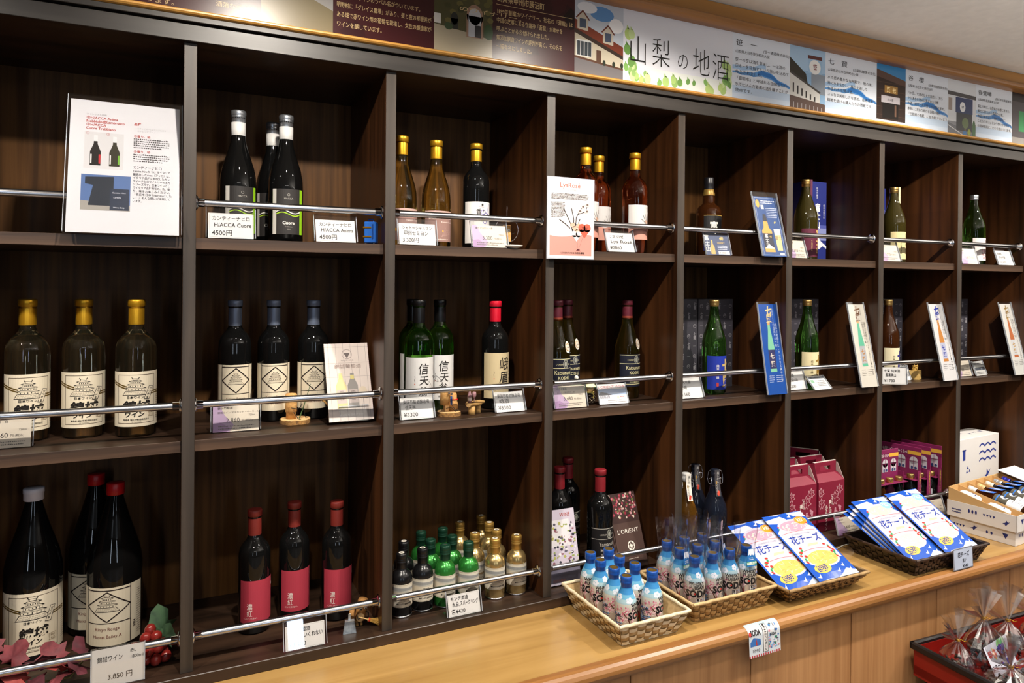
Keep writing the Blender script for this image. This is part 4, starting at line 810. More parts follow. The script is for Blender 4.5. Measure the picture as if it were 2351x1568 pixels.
def printed(l1, l2, price, vol='720ml', dark=False, yen='円 (税込)'):
    def fn(a, w, h):
        a.rect(-w / 2, 0, w / 2, h, '#d5c8b6', 0.2); a.poly([(-w / 2, 0), (-w * 0.14, 0), (-w * 0.05, h * 0.25), (-w * 0.25, h * 0.62), (-w * 0.36, h), (-w / 2, h)], '#b79cba', 0.6); a.poly([(-w / 2, 0), (-w * 0.2, 0), (-w * 0.12, h * 0.12), (-w * 0.34, h * 0.35), (-w / 2, h * 0.3)], '#a583ab', 0.9)
        a.text(l1, -w * 0.40, h * 0.83, h * 0.105, '#4a4440', 'l', 1, 0.01); a.text(l2, -w * 0.40, h * 0.67, h * 0.09, '#4a4440', 'l', 1)
        a.text(vol, w * 0.42, h * 0.55, h * 0.095, '#4a4440', 'r'); a.text(price, w * 0.08, h * 0.34, h * 0.23, '#3a3532', 'r', 0.95); a.text(yen, w * 0.12, h * 0.36, h * 0.10, '#5a534e', 'l')
        a.lines(-w * 0.38, w * 0.42, [h * 0.18, h * 0.09], h * 0.045, '#6a625c', 2, len(price) + len(l1))
    return fn
YS1 = 0.020
G1 = 'price cards on the top shelf'
stand(0.5250, YS1, Z1 + LIFT, 0.092, 0.055, 8, hand(['カンティーナヒロ', 'H/ACCA Cuore'], '4500円'), 'handwritten 4500 yen price card for Cuore under the left black bottle', group=G1)
stand(0.7510, YS1, Z1 + LIFT, 0.090, 0.054, 18, hand(['カンティーナヒロ', 'H/ACCA Anima'], '4500円'), 'handwritten 4500 yen price card for Anima beside the blue toy suitcase', group=G1)
stand(0.9475, YS1, Z1 + LIFT, 0.092, 0.053, 12, hand(['シャトーシャルマン', '甲州セミヨン'], '3.300円'), 'handwritten 3,300 yen price card in front of the olive wine bottles', group=G1)
stand(1.1400, YS1, Z1 + LIFT, 0.094, 0.058, 14, printed('香りアジロン・赤', '', '3,300'), 'printed 3,300 yen price card in front of the purple grape-ring bottle', group=G1)
stand(1.5420, YS1, Z1 + LIFT, 0.088, 0.056, 18, hand(['リス ロゼ', 'Lys Rosé'], '¥2860'), 'handwritten 2860 yen price card between the rosé bottles', group=G1)
def bluecard(a, w, h):
    a.rect(-w / 2, 0, w / 2, h, '#23365f', 0.2); a.poly([(-w * 0.30, h * 0.04), (-w * 0.12, h * 0.04), (-w * 0.13, h * 0.4), (-w * 0.18, h * 0.52), (-w * 0.18, h * 0.72), (-w * 0.24, h * 0.72), (-w * 0.24, h * 0.52), (-w * 0.29, h * 0.4)], '#c79b52', 1)
    a.vtext('富士山', -w * 0.40, h * 0.95, h * 0.27, '#e6e2d6', 1, 0.02); a.text('40', w * 0.12, h * 0.72, h * 0.24, '#d4b25c', 'l', 1, 0.02); a.text('WHISKY', 0, h * 0.54, h * 0.12, '#d4b25c', 'l'); a.lines(0, w * 0.42, [h * 0.42, h * 0.34, h * 0.26], h * 0.05, '#c9cede', 2); a.rect(0, h * 0.04, w * 0.46, h * 0.2, '#dcd8d0', 1); a.text('¥ 4400', w * 0.05, h * 0.07, h * 0.12, K, 'l')
stand(1.8935, YS1, Z1 + LIFT, 0.094, 0.066, 15, bluecard, 'dark blue printed whisky price card below the amber bottle', group=G1, pad=(0.002, 0.002, 0.004))
stand(2.2230, YS1, Z1 + LIFT, 0.078, 0.060, 18, printed('本格焼酎', '富士山', '2,310'), 'cream price card cut off by the fifth upright on the top shelf', group=G1)
stand(2.6700, YS1, Z1 + LIFT, 0.100, 0.060, 18, printed('しぼりたて', '生酒', '1,925'), 'cream 1,925 yen price card before the cream-labelled sake bottle', group=G1)
stand(3.1200, YS1, Z1 + LIFT, 0.094, 0.060, 17, printed('春鶯囀', '純米酒', '1,815'), 'cream price card beside the green bottle, behind the seventh upright', group=G1)
stand(3.3480, YS1, Z1 + LIFT, 0.096, 0.058, 18, hand(['春鶯囀', '純米吟醸'], '¥2,200'), 'handwritten price card at the far right of the top shelf', group=G1)
G2 = 'price cards on the middle shelf'
ZS2 = Z2 + LIFT
stand(0.110, 0.072, ZS2, 0.092, 0.060, 12, printed('甲州　辛口　白', '', '2,860'), 'cream 2,860 yen price card before the leftmost castle bottle', group=G2)
stand(0.541, 0.066, ZS2, 0.096, 0.060, 18, printed('錦城葡萄酒', '錦城ワイン マスカット・ベーリーA 赤', '2,860'), 'purple-cornered 2,860 yen card before the diamond-label bottles', yaw=-3, group=G2)
stand(0.9590, 0.045, ZS2, 0.082, 0.053, 19, hand(['東国葡萄酒醸造場', '信天翁'], '¥3300'), 'handwritten 3300 yen card in front of the green bottle cluster', group=G2)
stand(1.2140, 0.045, ZS2, 0.082, 0.053, 20, hand(['東国葡萄酒醸造場', '峨眉'], '¥3300'), 'handwritten 3300 yen card in front of the red-capsule bottle', yaw=1, group=G2)
stand(1.3910, 0.034, ZS2, 0.098, 0.060, 15, printed('白百合醸造', 'ロリアン 勝沼甲州・白', '3,480'), 'purple-cornered 3,480 yen card beside the pine cone figure', group=G2)
def orient_card(a, w, h):
    a.rect(-w / 2, 0, w / 2, h, '#d9d6d6', 0.2); a.text("L'ORIENT WINE", 0, h * 0.79, h * 0.17, '#a8382f', 'c', fit=w * 0.93); a.rect(-w / 2, h * 0.44, w / 2, h * 0.74, '#6a87b4', 0.6); a.rect(-w / 2, h * 0.44, w / 2, h * 0.56, '#8fa5c8', 0.8); a.poly([(-w / 2, h * 0.44), (-w * 0.4, h * 0.62), (-w * 0.2, h * 0.55), (0, h * 0.44)], '#333a4a', 1)
    rnd = random.Random(5)
    for i in range(10): a.rect(-w * 0.45 + i * w * 0.035, h * 0.28, -w * 0.43 + i * w * 0.035, h * (0.36 + 0.1 * rnd.random()), '#54506a', 1.2)
    a.lines(w * 0.26, w * 0.44, [h * 0.32], h * 0.06, '#b6423a', 2); a.ell(w * 0.18, h * 0.32, w * 0.04, h * 0.07, '#cdbfae', 1.2); a.lines(-w * 0.2, w * 0.45, [h * 0.08, h * 0.16], h * 0.04, '#6a6260', 2, 8)
stand(1.5350, 0.040, ZS2, 0.092, 0.058, 22, orient_card, 'red-lettered wine leaflet card with a blue photo strip', name='leaflet_card', cat='card', yaw=-3, pad=(0.001, 0.001, 0.001))
stand(1.8030, 0.036, ZS2, 0.098, 0.062, 20, hand(['純米大吟醸', '絹の味'], '¥4,160'), 'handwritten price card at the foot of the blue-label sake bottle', group=G2)
stand(2.2430, 0.040, ZS2, 0.088, 0.060, 18, hand(['純米吟醸', '天鵞絨の味'], '¥2,200'), 'handwritten price card before the cream-label green bottle', group=G2)
def bwcard(g):
    def fn(a, w, h):
        a.rect(-w / 2, 0, w / 2, h, '#d9d7d4', 0.2); a.rect(-w / 2, h * 0.80, w / 2, h * 0.95, '#5d6066', 0.6); a.lines(-w * 0.34, w * 0.34, [h * 0.84], h * 0.08, '#1d1c1e', 2, 7); a.rect(-w * 0.42, h * 0.5, -w * 0.22, h * 0.72, g, 1); a.lines(-w * 0.12, w * 0.42, [h * 0.62, h * 0.5, h * 0.38, h * 0.26], h * 0.05, '#4c4a4a', 2, 4); a.line([(-w * 0.36, h * 0.3), (-w * 0.2, h * 0.2)], 0.001, '#a83a34', 2)
    return fn
stand(2.3310, 0.010, ZS2, 0.076, 0.054, 44, bwcard('#7fae8c'), 'small white leaflet lying back beside the handwritten sake card', name='leaflet_card', cat='card', pad=(0.001, 0.001, 0.001), foot=0.055)
stand(2.6730, 0.004, ZS2, 0.082, 0.058, 6, hand(['七賢 純米酒', '風凛美山'], '¥1780'), 'handwritten 1780 yen card turned towards the viewer before the amber bottle', yaw=-28, group=G2, pad=(0.002, 0.002, 0.002))
stand(2.8020, 0.058, ZS2, 0.060, 0.054, 22, bwcard('#b9b3a8'), 'small grey-banded leaflet beside the wooden masu ornament', name='leaflet_card', cat='card', yaw=-8, pad=(0.001, 0.001, 0.001))
stand(3.1340, 0.048, ZS2, 0.086, 0.060, 15, printed('七賢', '', '2,750'), 'cream price card half hidden behind the seventh upright, middle shelf', group=G2, yaw=-4)
def pale(a, w, h):
    a.rect(-w / 2, 0, w / 2, h, '#d8d6d2', 0.2); a.lines(-w * 0.42, w * 0.42, [h * 0.78], h * 0.10, '#3d3a38', 2, 9); a.rect(-w / 2, h * 0.36, w / 2, h * 0.56, '#4b4f58', 0.6); a.text('七賢', w * 0.2, h * 0.40, h * 0.12, '#c9ccd2', 'c'); a.lines(-w * 0.4, w * 0.4, [h * 0.2, h * 0.1], h * 0.05, '#5a5654', 2, 3)
stand(3.2300, 0.040, ZS2, 0.084, 0.056, 20, pale, 'white leaflet card with a dark band at the right of the middle shelf', name='leaflet_card', cat='card', yaw=8, pad=(0.001, 0.001, 0.001))
G3 = 'price cards on the lowest shelf'
def plain(a, w, h):
    a.rect(-w / 2, 0, w / 2, h, '#d6d2cd', 0.2); a.text('錦城ワイン', -w * 0.40, h * 0.66, 0.0125, K, 'l', 1, 0.002, fit=w * 0.48); a.text('赤、', w * 0.22, h * 0.80, 0.0085, K); a.text('1800ml', w * 0.22, h * 0.64, 0.0085, K, 'l', 1, fit=w * 0.24); a.text('3,850 円', -w * 0.20, h * 0.18, 0.0135, K, 'l', 1, 0.002, fit=w * 0.46)
stand(0.3165, 0.008, Z3 + LIFT, 0.094, 0.074, 6, plain, 'plain white 3,850 yen card between red leaves and grapes', group=G3, pad=(0.001, 0.001, 0.001))
stand(0.6850, -0.003, Z3 + LIFT, 0.086, 0.050, 15, hand(['錦城葡萄酒', '濃紅 こいくれない'], '¥3,300'), 'handwritten 3300 yen card before the crimson-label bottles', yaw=0, group=G3)
stand(1.0690, -0.004, Z3 + LIFT, 0.084, 0.050, 17, hand(['モンデ酒造', '赤, 白, スパークリング'], '各¥420'), 'handwritten 420 yen card before the mini bottles', group=G3)
stand(2.445, -0.004, Z3 + LIFT, 0.100, 0.055, 16, printed('美し山の', '小さなワイン', '1,650'), 'purple-cornered 1,650 yen card below the maroon carrier boxes', group=G3)
stand(2.905, -0.006, Z3 + LIFT, 0.080, 0.055, 18, printed('山梨ワイン', '飲みくらべ', '1,980'), 'cream price card half hidden behind the cheese packets', group=G3)
# --- tall signs
def a4(a, w, h):
    a.rect(-w / 2, 0, w / 2, h, '#c6c4c8', 0.2); r = '#a84a44'; g = '#3e3b3d'
    a.text('ワインリスト説明', -w * 0.36, h * 0.885, 0.0045, '#8a8688')
    for i, t in enumerate(['①H/ACCA Anima', 'Nebbiolo@Lambrusco', '②H/ACCA', 'Cuore Trebbiano']): a.text(t, -w * 0.36, h * (0.855 - 0.027 * i), 0.0076, r, 'l', 0.98, 0.02)
    a.rect(-w * 0.37, h * 0.475, -w * 0.02, h * 0.755, '#bdbabc', 1)
    for cx, st in ((-0.27, '#b02a30'), (-0.10, '#6aa332')):
        x = w * cx; b = h * 0.5; a.poly([(x - 0.0095, b), (x + 0.0095, b), (x + 0.0095, b + 0.030), (x + 0.0035, b + 0.047), (x + 0.0032, b + 0.056), (x - 0.0032, b + 0.056), (x - 0.0035, b + 0.047), (x - 0.0095, b + 0.030)], '#1d1a19' if cx < -0.2 else '#2d2a1d', 2); a.rect(x - 0.0034, b + 0.053, x + 0.0034, b + 0.066, '#c9c6c8', 2.4); a.rect(x + 0.006, b + 0.004, x + 0.0092, b + 0.024, st, 2.6); a.rect(x - 0.0086, b + 0.004, x - 0.0062, b + 0.024, '#c9c6c4', 2.6)
    a.text('①', -w * 0.36, h * 0.735, 0.007, r); a.text('②', -w * 0.18, h * 0.735, 0.007, r)
    a.rect(-w * 0.385, h * 0.165, w * 0.05, h * 0.43, '#4d6490', 1); a.poly([(-w * 0.385, h * 0.165), (w * 0.05, h * 0.165), (w * 0.05, h * 0.21), (-w * 0.385, h * 0.235)], '#8f8a84', 1.4); a.poly([(-w * 0.32, h * 0.20), (-w * 0.1, h * 0.20), (-w * 0.1, h * 0.42), (-w * 0.35, h * 0.41), (-w * 0.35, h * 0.36), (-w * 0.28, h * 0.35)], '#252a33', 1.8); a.rect(-w * 0.13, h * 0.17, w * 0.04, h * 0.33, '#2b3242', 2); a.text('Cantina Hiro', -w * 0.11, h * 0.295, 0.0045, '#c9ccd4', 'l'); a.text('OPEN', -w * 0.1, h * 0.258, 0.005, '#c9ccd4', 'l'); a.text('Wine Shop', -w * 0.1, h * 0.185, 0.0045, '#c9ccd4')
    a.text('品種', w * 0.07, h * 0.835, 0.0065, r, 'l', 1, 0.03); a.text('・①ネッビオーロ&ランブルスコ', w * 0.08, h * 0.805, 0.0045, '#9a9698', fit=w * 0.28); a.text('・②トレッビアーノ', w * 0.08, h * 0.785, 0.0045, '#9a9698', fit=w * 0.18)
    a.text('①香り、味', w * 0.07, h * 0.74, 0.0062, r, 'l', 1, 0.02); a.lines(w * 0.07, w * 0.41, [h * (0.722 - 0.0165 * i) for i in range(5)], 0.0032, g, 2, 6); a.text('②香り、味', w * 0.07, h * 0.62, 0.0062, r, 'l', 1, 0.02); a.lines(w * 0.07, w * 0.41, [h * (0.60 - 0.0165 * i) for i in range(4)], 0.0032, g, 2, 7)
    a.text('カンティーナヒロ', w * 0.07, h * 0.495, 0.0082, '#54474a', 'l', 1, 0.02, fit=w * 0.26)
    for i, t in enumerate(['Cantina Hiroの「H」をイタリア', '語読みしたAcca（アッカ）は、', 'イタリア品種に特化したカン', 'ティーナヒロワイナリーの主力', 'シリーズです。日本ワインとし', 'てイタリア品種特有の、色、香', 'り、味をお楽しみください。', '「牧丘を日本のBaroloにした', 'い！」そんな想いが体現して', 'います。']): a.text(t, w * 0.07, h * (0.468 - 0.0255 * i), 0.0062, g, 'l', 1, 0.01, fit=w * 0.34 if i < 9 else w * 0.08)
stand(0.3225, -0.012, Z1 + LIFT, 0.200, 0.288, 15.6, a4, 'large white wine information sheet in a clear stand at the upper left', name='information_sign', cat='sign', pad=(0.005, 0.005, 0.008), foot=0.03, rough=0.3)
def lysart(a, w, h):
    a.rect(-w / 2, 0, w / 2, h, '#d8d4d4', 0.2); n = 14; a.poly([(-w * 0.46, h * 0.03), (w * 0.46, h * 0.03), (w * 0.46, h * 0.27)] + [(w * 0.46 - w * 0.92 * i / n, h * (0.285 + 0.018 * math.sin(i / n * 5.5 + 0.6))) for i in range(n + 1)], '#c08a80', 0.6)
    a.text('LysRosé', -w * 0.02, h * 0.89, 0.0175, '#c0604c', 'c', 1.15, 0.0, fit=w * 0.44); a.text('(リス・ロゼ)', -w * 0.02, h * 0.845, 0.007, '#8d8a88', 'c'); a.lines(-w * 0.43, w * 0.40, [h * (0.80 - 0.0155 * i) for i in range(5)], 0.0028, '#57504e', 2, 2); a.lines(-w * 0.43, -w * 0.13, [h * (0.69 - 0.0165 * i) for i in range(12)], 0.0028, '#57504e', 2, 3)
    flower(a, 0.005, h * 0.34, 0.075); 
    for cx, cy, s, c, t in ((0.30, 0.36, 0.018, '#bb5a48', 'ろぜ'), (0.12, 0.285, 0.013, '#d4cfd2', 'Lys')):
        x, y = w * cx, h * cy; a.ell(x - s * 0.45, y + s * 0.3, s * 0.62, s * 0.62, c, 4); a.ell(x + s * 0.45, y + s * 0.3, s * 0.62, s * 0.62, c, 4); a.poly([(x - s * 1.0, y + s * 0.05), (x, y - s * 1.2), (x + s * 1.0, y + s * 0.05)], c, 4); a.text(t, x, y - 0.001, s * 0.62, '#4a2c2a', 'c', 1, l=5)
    a.line([(w * 0.14, h * 0.20), (w * 0.16, h * 0.11)], 0.0004, '#6a4a46', 3); a.line([(w * 0.27, h * 0.28), (w * 0.17, h * 0.11)], 0.0004, '#6a4a46', 3); a.line([(w * 0.12, h * 0.095), (w * 0.2, h * 0.115)], 0.0018, '#5a2430', 3); a.line([(w * 0.13, h * 0.115), (w * 0.21, h * 0.09)], 0.0018, '#5a2430', 3); a.text("L'ORIENT WINE 白百合醸造", -w * 0.22, h * 0.055, 0.0058, '#3a2a28', 'l', 1, 0.01)
lys = thing('information_sign', 'laminated pink and white Lys Rosé sheet hanging in front of the third upright', 'sign', (1.352, -0.0205, 1.029))
_a = Art(); lysart(_a, 0.138, 0.208); obj('sheet', _a.mesh('sheet', lambda x, y, e: Vector((x, -0.0012 - e, y)), rough=0.25), lys)
MB().bbox((-0.072, -0.001, -0.003), (0.072, 0.0006, 0.211), pmat('laminate_edge', '#b9bcc6', 0.2, trans=0.2), 0.0004).build('laminate', lys)
MB().tube([(0.02, 0.0006, 0.098), (0.02, 0.03, 0.104), (0.02, 0.045, 0.112), (0.02, 0.058, 0.1075)], 0.0012, chrome, 6).build('rail_hook', lys)
def whisky_sign(a, w, h):
    a.rect(-w / 2, 0, w / 2, h, '#23477f', 0.2); a.frame(-w * 0.46, h * 0.02, w * 0.46, h * 0.98, 0.0008, '#b9c3d6', 1); a.ell(-w * 0.36, h * 0.88, w * 0.08, h * 0.07, '#c9a04a', 1); a.rect(-w * 0.24, h * 0.79, -w * 0.12, h * 0.86, '#d2cfc8', 1); a.lines(-w * 0.22, w * 0.42, [h * 0.92, h * 0.885], h * 0.02, '#d0d6e2', 2, 2); a.lines(-w * 0.05, w * 0.42, [h * (0.80 - 0.03 * i) for i in range(6)], h * 0.016, '#c3cbdc', 2, 3)
    x = -w * 0.17; a.poly([(x - w * 0.21, h * 0.07), (x + w * 0.21, h * 0.07), (x + w * 0.21, h * 0.42), (x + w * 0.11, h * 0.48), (x + w * 0.09, h * 0.58), (x - w * 0.09, h * 0.58), (x - w * 0.11, h * 0.48), (x - w * 0.21, h * 0.42)], '#d49a4a', 1.5); a.rect(x - w * 0.21, h * 0.15, x + w * 0.21, h * 0.38, '#242738', 2); a.poly([(x - w * 0.1, h * 0.58), (x + w * 0.1, h * 0.58), (x + w * 0.06, h * 0.70), (x - w * 0.06, h * 0.70)], '#2c2c34', 2); a.poly([(x - w * 0.2, h * 0.13), (x, h * 0.2), (x + w * 0.2, h * 0.13)], '#cfd0d6', 2.4); a.vtext('富士山', x - w * 0.06, h * 0.37, h * 0.07, '#e4e2dc', 1, 0.02); a.text('40', x + w * 0.06, h * 0.31, h * 0.05, '#d4b25c')
    a.poly([(w * 0.16, h * 0.10), (w * 0.38, h * 0.10), (w * 0.41, h * 0.46), (w * 0.13, h * 0.46)], '#d9c088', 1.6); a.poly([(w * 0.16, h * 0.36), (w * 0.39, h * 0.36), (w * 0.41, h * 0.46), (w * 0.13, h * 0.46)], '#e6e0cf', 1.9); a.text('富士', w * 0.27, h * 0.28, h * 0.07, '#4a3c28', 'c'); a.ell(w * 0.24, h * 0.57, w * 0.05, h * 0.014, '#d8b95a', 2, 8, 0.8); a.rect(w * 0.22, h * 0.03, w * 0.42, h * 0.06, '#d8d5cf', 2)
stand(2.0930, -0.010, Z1 + LIFT, 0.097, 0.196, 14.5, whisky_sign, 'blue whisky advertisement in a tall clear stand on the top shelf', name='information_sign', cat='sign', pad=(0.005, 0.004, 0.014), rough=0.3)
def tall(base, tcol, bot, lab, labt, txtc):
    def fn(a, w, h):
        a.rect(-w / 2, 0, w / 2, h, base, 0.2); a.text('七', 0, h * 0.885, 0.030, tcol, 'c', 0.85, 0.05, shear=0.2); a.text('賢', 0.001, h * 0.80, 0.028, tcol, 'c', 0.85, 0.045, shear=0.1); a.vtext('信州錦自慢しょうぐん', w * 0.22, h * 0.95, 0.0045, txtc)
        x = -w * 0.04; b = h * 0.245; s = w * 0.17
        a.poly([(x - s, b), (x + s, b), (x + s, b + h * 0.27), (x + s * 0.42, b + h * 0.46), (x + s * 0.34, b + h * 0.54), (x - s * 0.34, b + h * 0.54), (x - s * 0.42, b + h * 0.46), (x - s, b + h * 0.27)], bot, 1.5); a.rect(x - s * 0.4, b + h * 0.52, x + s * 0.4, b + h * 0.555, '#c9a06a', 2); a.rect(x - s, b + h * 0.035, x + s, b + h * 0.245, lab, 2); a.text('七', x, b + h * 0.15, 0.0185, labt, 'c', 0.9, 0.04); a.text('賢', x, b + h * 0.065, 0.0185, labt, 'c', 0.9, 0.03)
        a.vtext('派手さを抑えた、すっきりと爽やかな', w * 0.34, h * 0.78, 0.0105, txtc, 0.85); a.vtext('口当たりの一本。', w * 0.22, h * 0.78, 0.0105, txtc, 0.85); a.lines(-w * 0.32, -w * 0.05, [h * (0.20 - 0.022 * i) for i in range(4)], 0.002, txtc, 2, 2, 0.6); a.lines(w * 0.05, w * 0.42, [h * (0.20 - 0.022 * i) for i in range(4)], 0.002, txtc, 2, 3)
    return fn
TS = [(2.106, tall('#2350a0', '#d9c48e', '#7fbf9f', '#3a3a62', '#d8cfc0', '#c9d2e4'), 9.8, 'tall blue sake sign with pale green bottle picture on the middle shelf'),
      (2.528, tall('#d0c9bd', '#7a5a44', '#5fae8f', '#a9a9ad', '#b07c42', '#5c554c'), 12.5, 'tall cream sake sign with brown characters and a green bottle'),
      (2.962, tall('#d4d1d1', '#24389a', '#c07f3f', '#b4b6cc', '#2a3a9a', '#5c585a'), 13.4, 'tall white sake sign with blue characters and an amber bottle'),
      (3.398, tall('#d2cfca', '#9a7c4a', '#b5683f', '#c6c6ca', '#b9924a', '#5c585a'), 13.4, 'tall white sake sign with tan characters at the right edge')]
for x, fn, tl, lb in TS: stand(x, -0.011, ZS2 + 0.0005, 0.080, 0.283, tl, fn, lb, name='information_sign', cat='sign', pad=(0.0008, 0.0008, 0.006), foot=0.06, rough=0.35, group='tall sake signs leaning on the middle rail')
# --- booklets, brochures
bk = thing('booklet_stand', 'stack of pale winery booklets in a clear stand beside the right upright', 'brochure', (0.799, 0.058, ZS2), (0, 0, math.radians(3)))
def booklet(a, w, h):
    P = '#d3c6be'; a.rect(-w / 2, 0, w / 2, h, P, 0.2)
    for i in range(6): a.rect(-w * 0.42 + i * w * 0.17, 0, -w * 0.42 + i * w * 0.17 + 0.0005, h, '#7e7470', 1)
    for y in (0.95, 0.74, 0.56): a.rect(-w / 2, h * y, w / 2, h * y + 0.0005, '#8e8480', 1)
    a.ring(0, h * 0.855, w * 0.11, 0.0008, '#6b615e', 2); a.poly([(-w * 0.07, h * 0.87), (w * 0.07, h * 0.87), (0, h * 0.80)], '#6b615e', 2); a.text('KINJYO WINE', 0, h * 0.765, 0.005, '#8c827e', 'c'); a.text('錦城葡萄酒', 0, h * 0.675, 0.0115, '#97857e', 'c', 1.15)
    for cx, c in ((-0.18, '#c9bd8c'), (0.08, '#8f8a86')):
        x = w * cx; b = h * 0.16; a.poly([(x - 0.0125, b), (x + 0.0125, b), (x + 0.0125, b + 0.055), (x + 0.005, b + 0.072), (x + 0.0045, b + 0.085), (x - 0.0045, b + 0.085), (x - 0.005, b + 0.072), (x - 0.0125, b + 0.055)], c, 2); a.rect(x - 0.0045, b + 0.07, x + 0.0045, b + 0.08, '#cfc27e', 2.4); a.rect(x - 0.011, b + 0.012, x + 0.011, b + 0.045, '#b9aca8', 2.4); a.vtext('雪雲', x, b + 0.042, 0.012, '#7d726e')
    a.ell(w * 0.30, h * 0.36, w * 0.10, h * 0.07, '#cfc0ac', 2.2); a.rect(w * 0.29, h * 0.14, w * 0.31, h * 0.30, '#a39a96', 2.2); a.text('錦城葡萄酒株式会社', 0, h * 0.06, 0.0065, '#efe8e4', 'c')
_a = Art(); booklet(_a, 0.108, 0.190); obj('front_booklet', _a.mesh('front_booklet'), bk, (0, -0.0012, 0.0075), (-math.radians(19), 0, 0))
for k in range(3): MB().box((-0.054 + 0.0006 * k, 0.0003 + 0.0028 * k, 0), (0.054 + 0.0006 * k, 0.0028 + 0.0028 * k, 0.190 - 0.0012 * k), pmat('booklet_paper', '#b9ada6', 0.6)).build('booklet', bk, (0, -0.0008, 0.0075), (-math.radians(19), 0, 0))
m = MB(); m.box((-0.058, 0.0, 0), (0.050, 0.09, 0.0014), acrylic); m.box((-0.030, -0.008, 0.004), (0.042, -0.0068, 0.042), acrylic, Matrix.Rotation(-math.radians(19), 4, 'X')); m.box((-0.030, -0.008, 0.0405), (0.042, -0.0066, 0.042), pmat('acrylic_edge', '#c9ced6', 0.12, trans=0.3), Matrix.Rotation(-math.radians(19), 4, 'X')); m.build('acrylic_stand', bk)
def bro_flower(a, w, h):
    a.rect(-w / 2, 0, w / 2, h, '#bdb4c2', 0.2); rnd = random.Random(8); a.text('WINE', 0.002, h * 0.90, 0.014, '#b05a52', 'l', 0.9); a.rect(-w / 2, h * 0.5, w * 0.3, h * 0.86, '#d3cfd2', 0.5)
    for i in range(150): a.ell(-w * 0.48 + w * 0.96 * rnd.random(), h * (0.22 + 0.6 * rnd.random() ** 1.2), 0.0018 + 0.0035 * rnd.random(), 0.0015 + 0.003 * rnd.random(), ['#8d9a5a', '#5d5a66', '#d8d4d6', '#8a5a66', '#3a3a44', '#a9a85e', '#c9c3cf'][i % 7], 1 + i * 0.01, 6)
    a.rect(-w / 2, h * 0.03, w / 2, h * 0.20, '#6d6a7a', 3); a.text('白百合醸造', -w * 0.4, h * 0.04, 0.008, '#b06a5a', 'l', l=4)
def bro(x, y, z, w, h, tilt, art, n, label, yaw=0.0, edge='#7e7a86'):
    t = thing('brochure_stack', label, 'brochure', (x, y, z), (0, 0, math.radians(yaw)))
    _a = Art(); art(_a, w, h); zo = 0.0022 + 0.003 * n * math.sin(math.radians(tilt))
    obj('cover', _a.mesh('cover', rough=0.3), t, (0, 0, zo), (-math.radians(tilt), 0, 0))
    for k in range(n): MB().box((-w / 2 - 0.003 * k, 0.0003 + 0.003 * k, 0), (w / 2 - 0.003 * k, 0.0028 + 0.003 * k, h - 0.001 * k), pmat('brochure_' + edge[1:], edge, 0.5)).build('leaflet', t, (0, 0, zo), (-math.radians(tilt), 0, 0))
    m = MB(); m.box((-w / 2 - 0.004, -0.0045, 0), (w / 2 + 0.004, 0.05, 0.0012), acrylic); m.box((-w * 0.4, -0.0045, 0), (w * 0.4, -0.0033, 0.03), acrylic, Matrix.Rotation(-math.radians(tilt), 4, 'X')); m.build('acrylic_stand', t)
    return t
bro(1.385, 0.044, Z3 + LIFT, 0.098, 0.195, 14, bro_flower, 2, 'leaning flower-photo wine brochure beside the third upright', 0, '#8d8796')
def bro_orient(a, w, h):
    a.rect(-w / 2, 0, w / 2, h, '#4c3a35', 0.2); a.rect(-w / 2, h * 0.60, w / 2, h, '#3d2c2a', 0.4); rnd = random.Random(3)
    for i in range(110): a.ell(-w * 0.47 + w * 0.94 * rnd.random(), h * (0.66 + 0.33 * rnd.random()), 0.0016 + 0.003 * rnd.random(), 0.002 + 0.003 * rnd.random(), ['#a8485a', '#7a2c3a', '#b9868c', '#5d6a3c', '#cfc3b4', '#8f3040'][i % 6], 1 + i * 0.01, 6)
    a.text("L'ORIENT", 0, h * 0.46, 0.0165, '#e6dfd6', 'c', 0.85, 0.0, fit=w * 0.76); a.ell(0.002, h * 0.29, w * 0.13, w * 0.14, '#dcd6cc', 2); 
    for k in range(6): a.ell(0.002 + w * 0.075 * math.cos(k * 1.047 + 0.5), h * 0.29 + w * 0.075 * math.sin(k * 1.047 + 0.5), w * 0.03, w * 0.04, '#4c3a35', 2.6, 8)
    a.lines(-w * 0.15, w * 0.3, [h * 0.12], 0.002, '#c9c0b4', 2)
bro(1.617, 0.048, Z3 + LIFT, 0.098, 0.210, 20, bro_orient, 5, 'stack of maroon wine brochures with white oriental lettering on the lowest shelf', 3, '#5a443e')
# --- gift boxes behind the sake bottles
dgrey = pmat('charcoal_box_card', '#34323a', 0.55); 
def pattern(a, w, h, off=0):
    g = '#8f8d92'; n = 8
    for j in range(n):
        y = h * (0.95 - j * 0.112)
        for i, x in enumerate((-w * 0.33, 0, w * 0.33)):
            k = (i + j + off) % 3
            if k == 0: a.text('七', x, y - 0.005, 0.013, g, 'c', 0.85, 0.03, shear=0.1); a.text('賢', x, y - 0.0165, 0.012, g, 'c', 0.85, 0.02)
            elif k == 1: a.rect(x - 0.006, y - 0.006, x + 0.006, y - 0.0052, g, 2)
            else: a.ring(x, y - 0.006, 0.0058, 0.0012, g, 2, 12); a.rect(x - 0.004, y - 0.0065, x + 0.004, y - 0.0055, g, 2); a.rect(x - 0.004, y - 0.0035, x + 0.004, y - 0.0027, g, 2)
pa = []
for off in range(3):
    _a = Art(); pattern(_a, 0.073, 0.292, off); pa.append(_a.mesh('print'))
bxm = MB().bbox((-0.0365, 0, 0), (0.0365, 0.075, 0.294), dgrey, 0.0008).fixn('box_body')
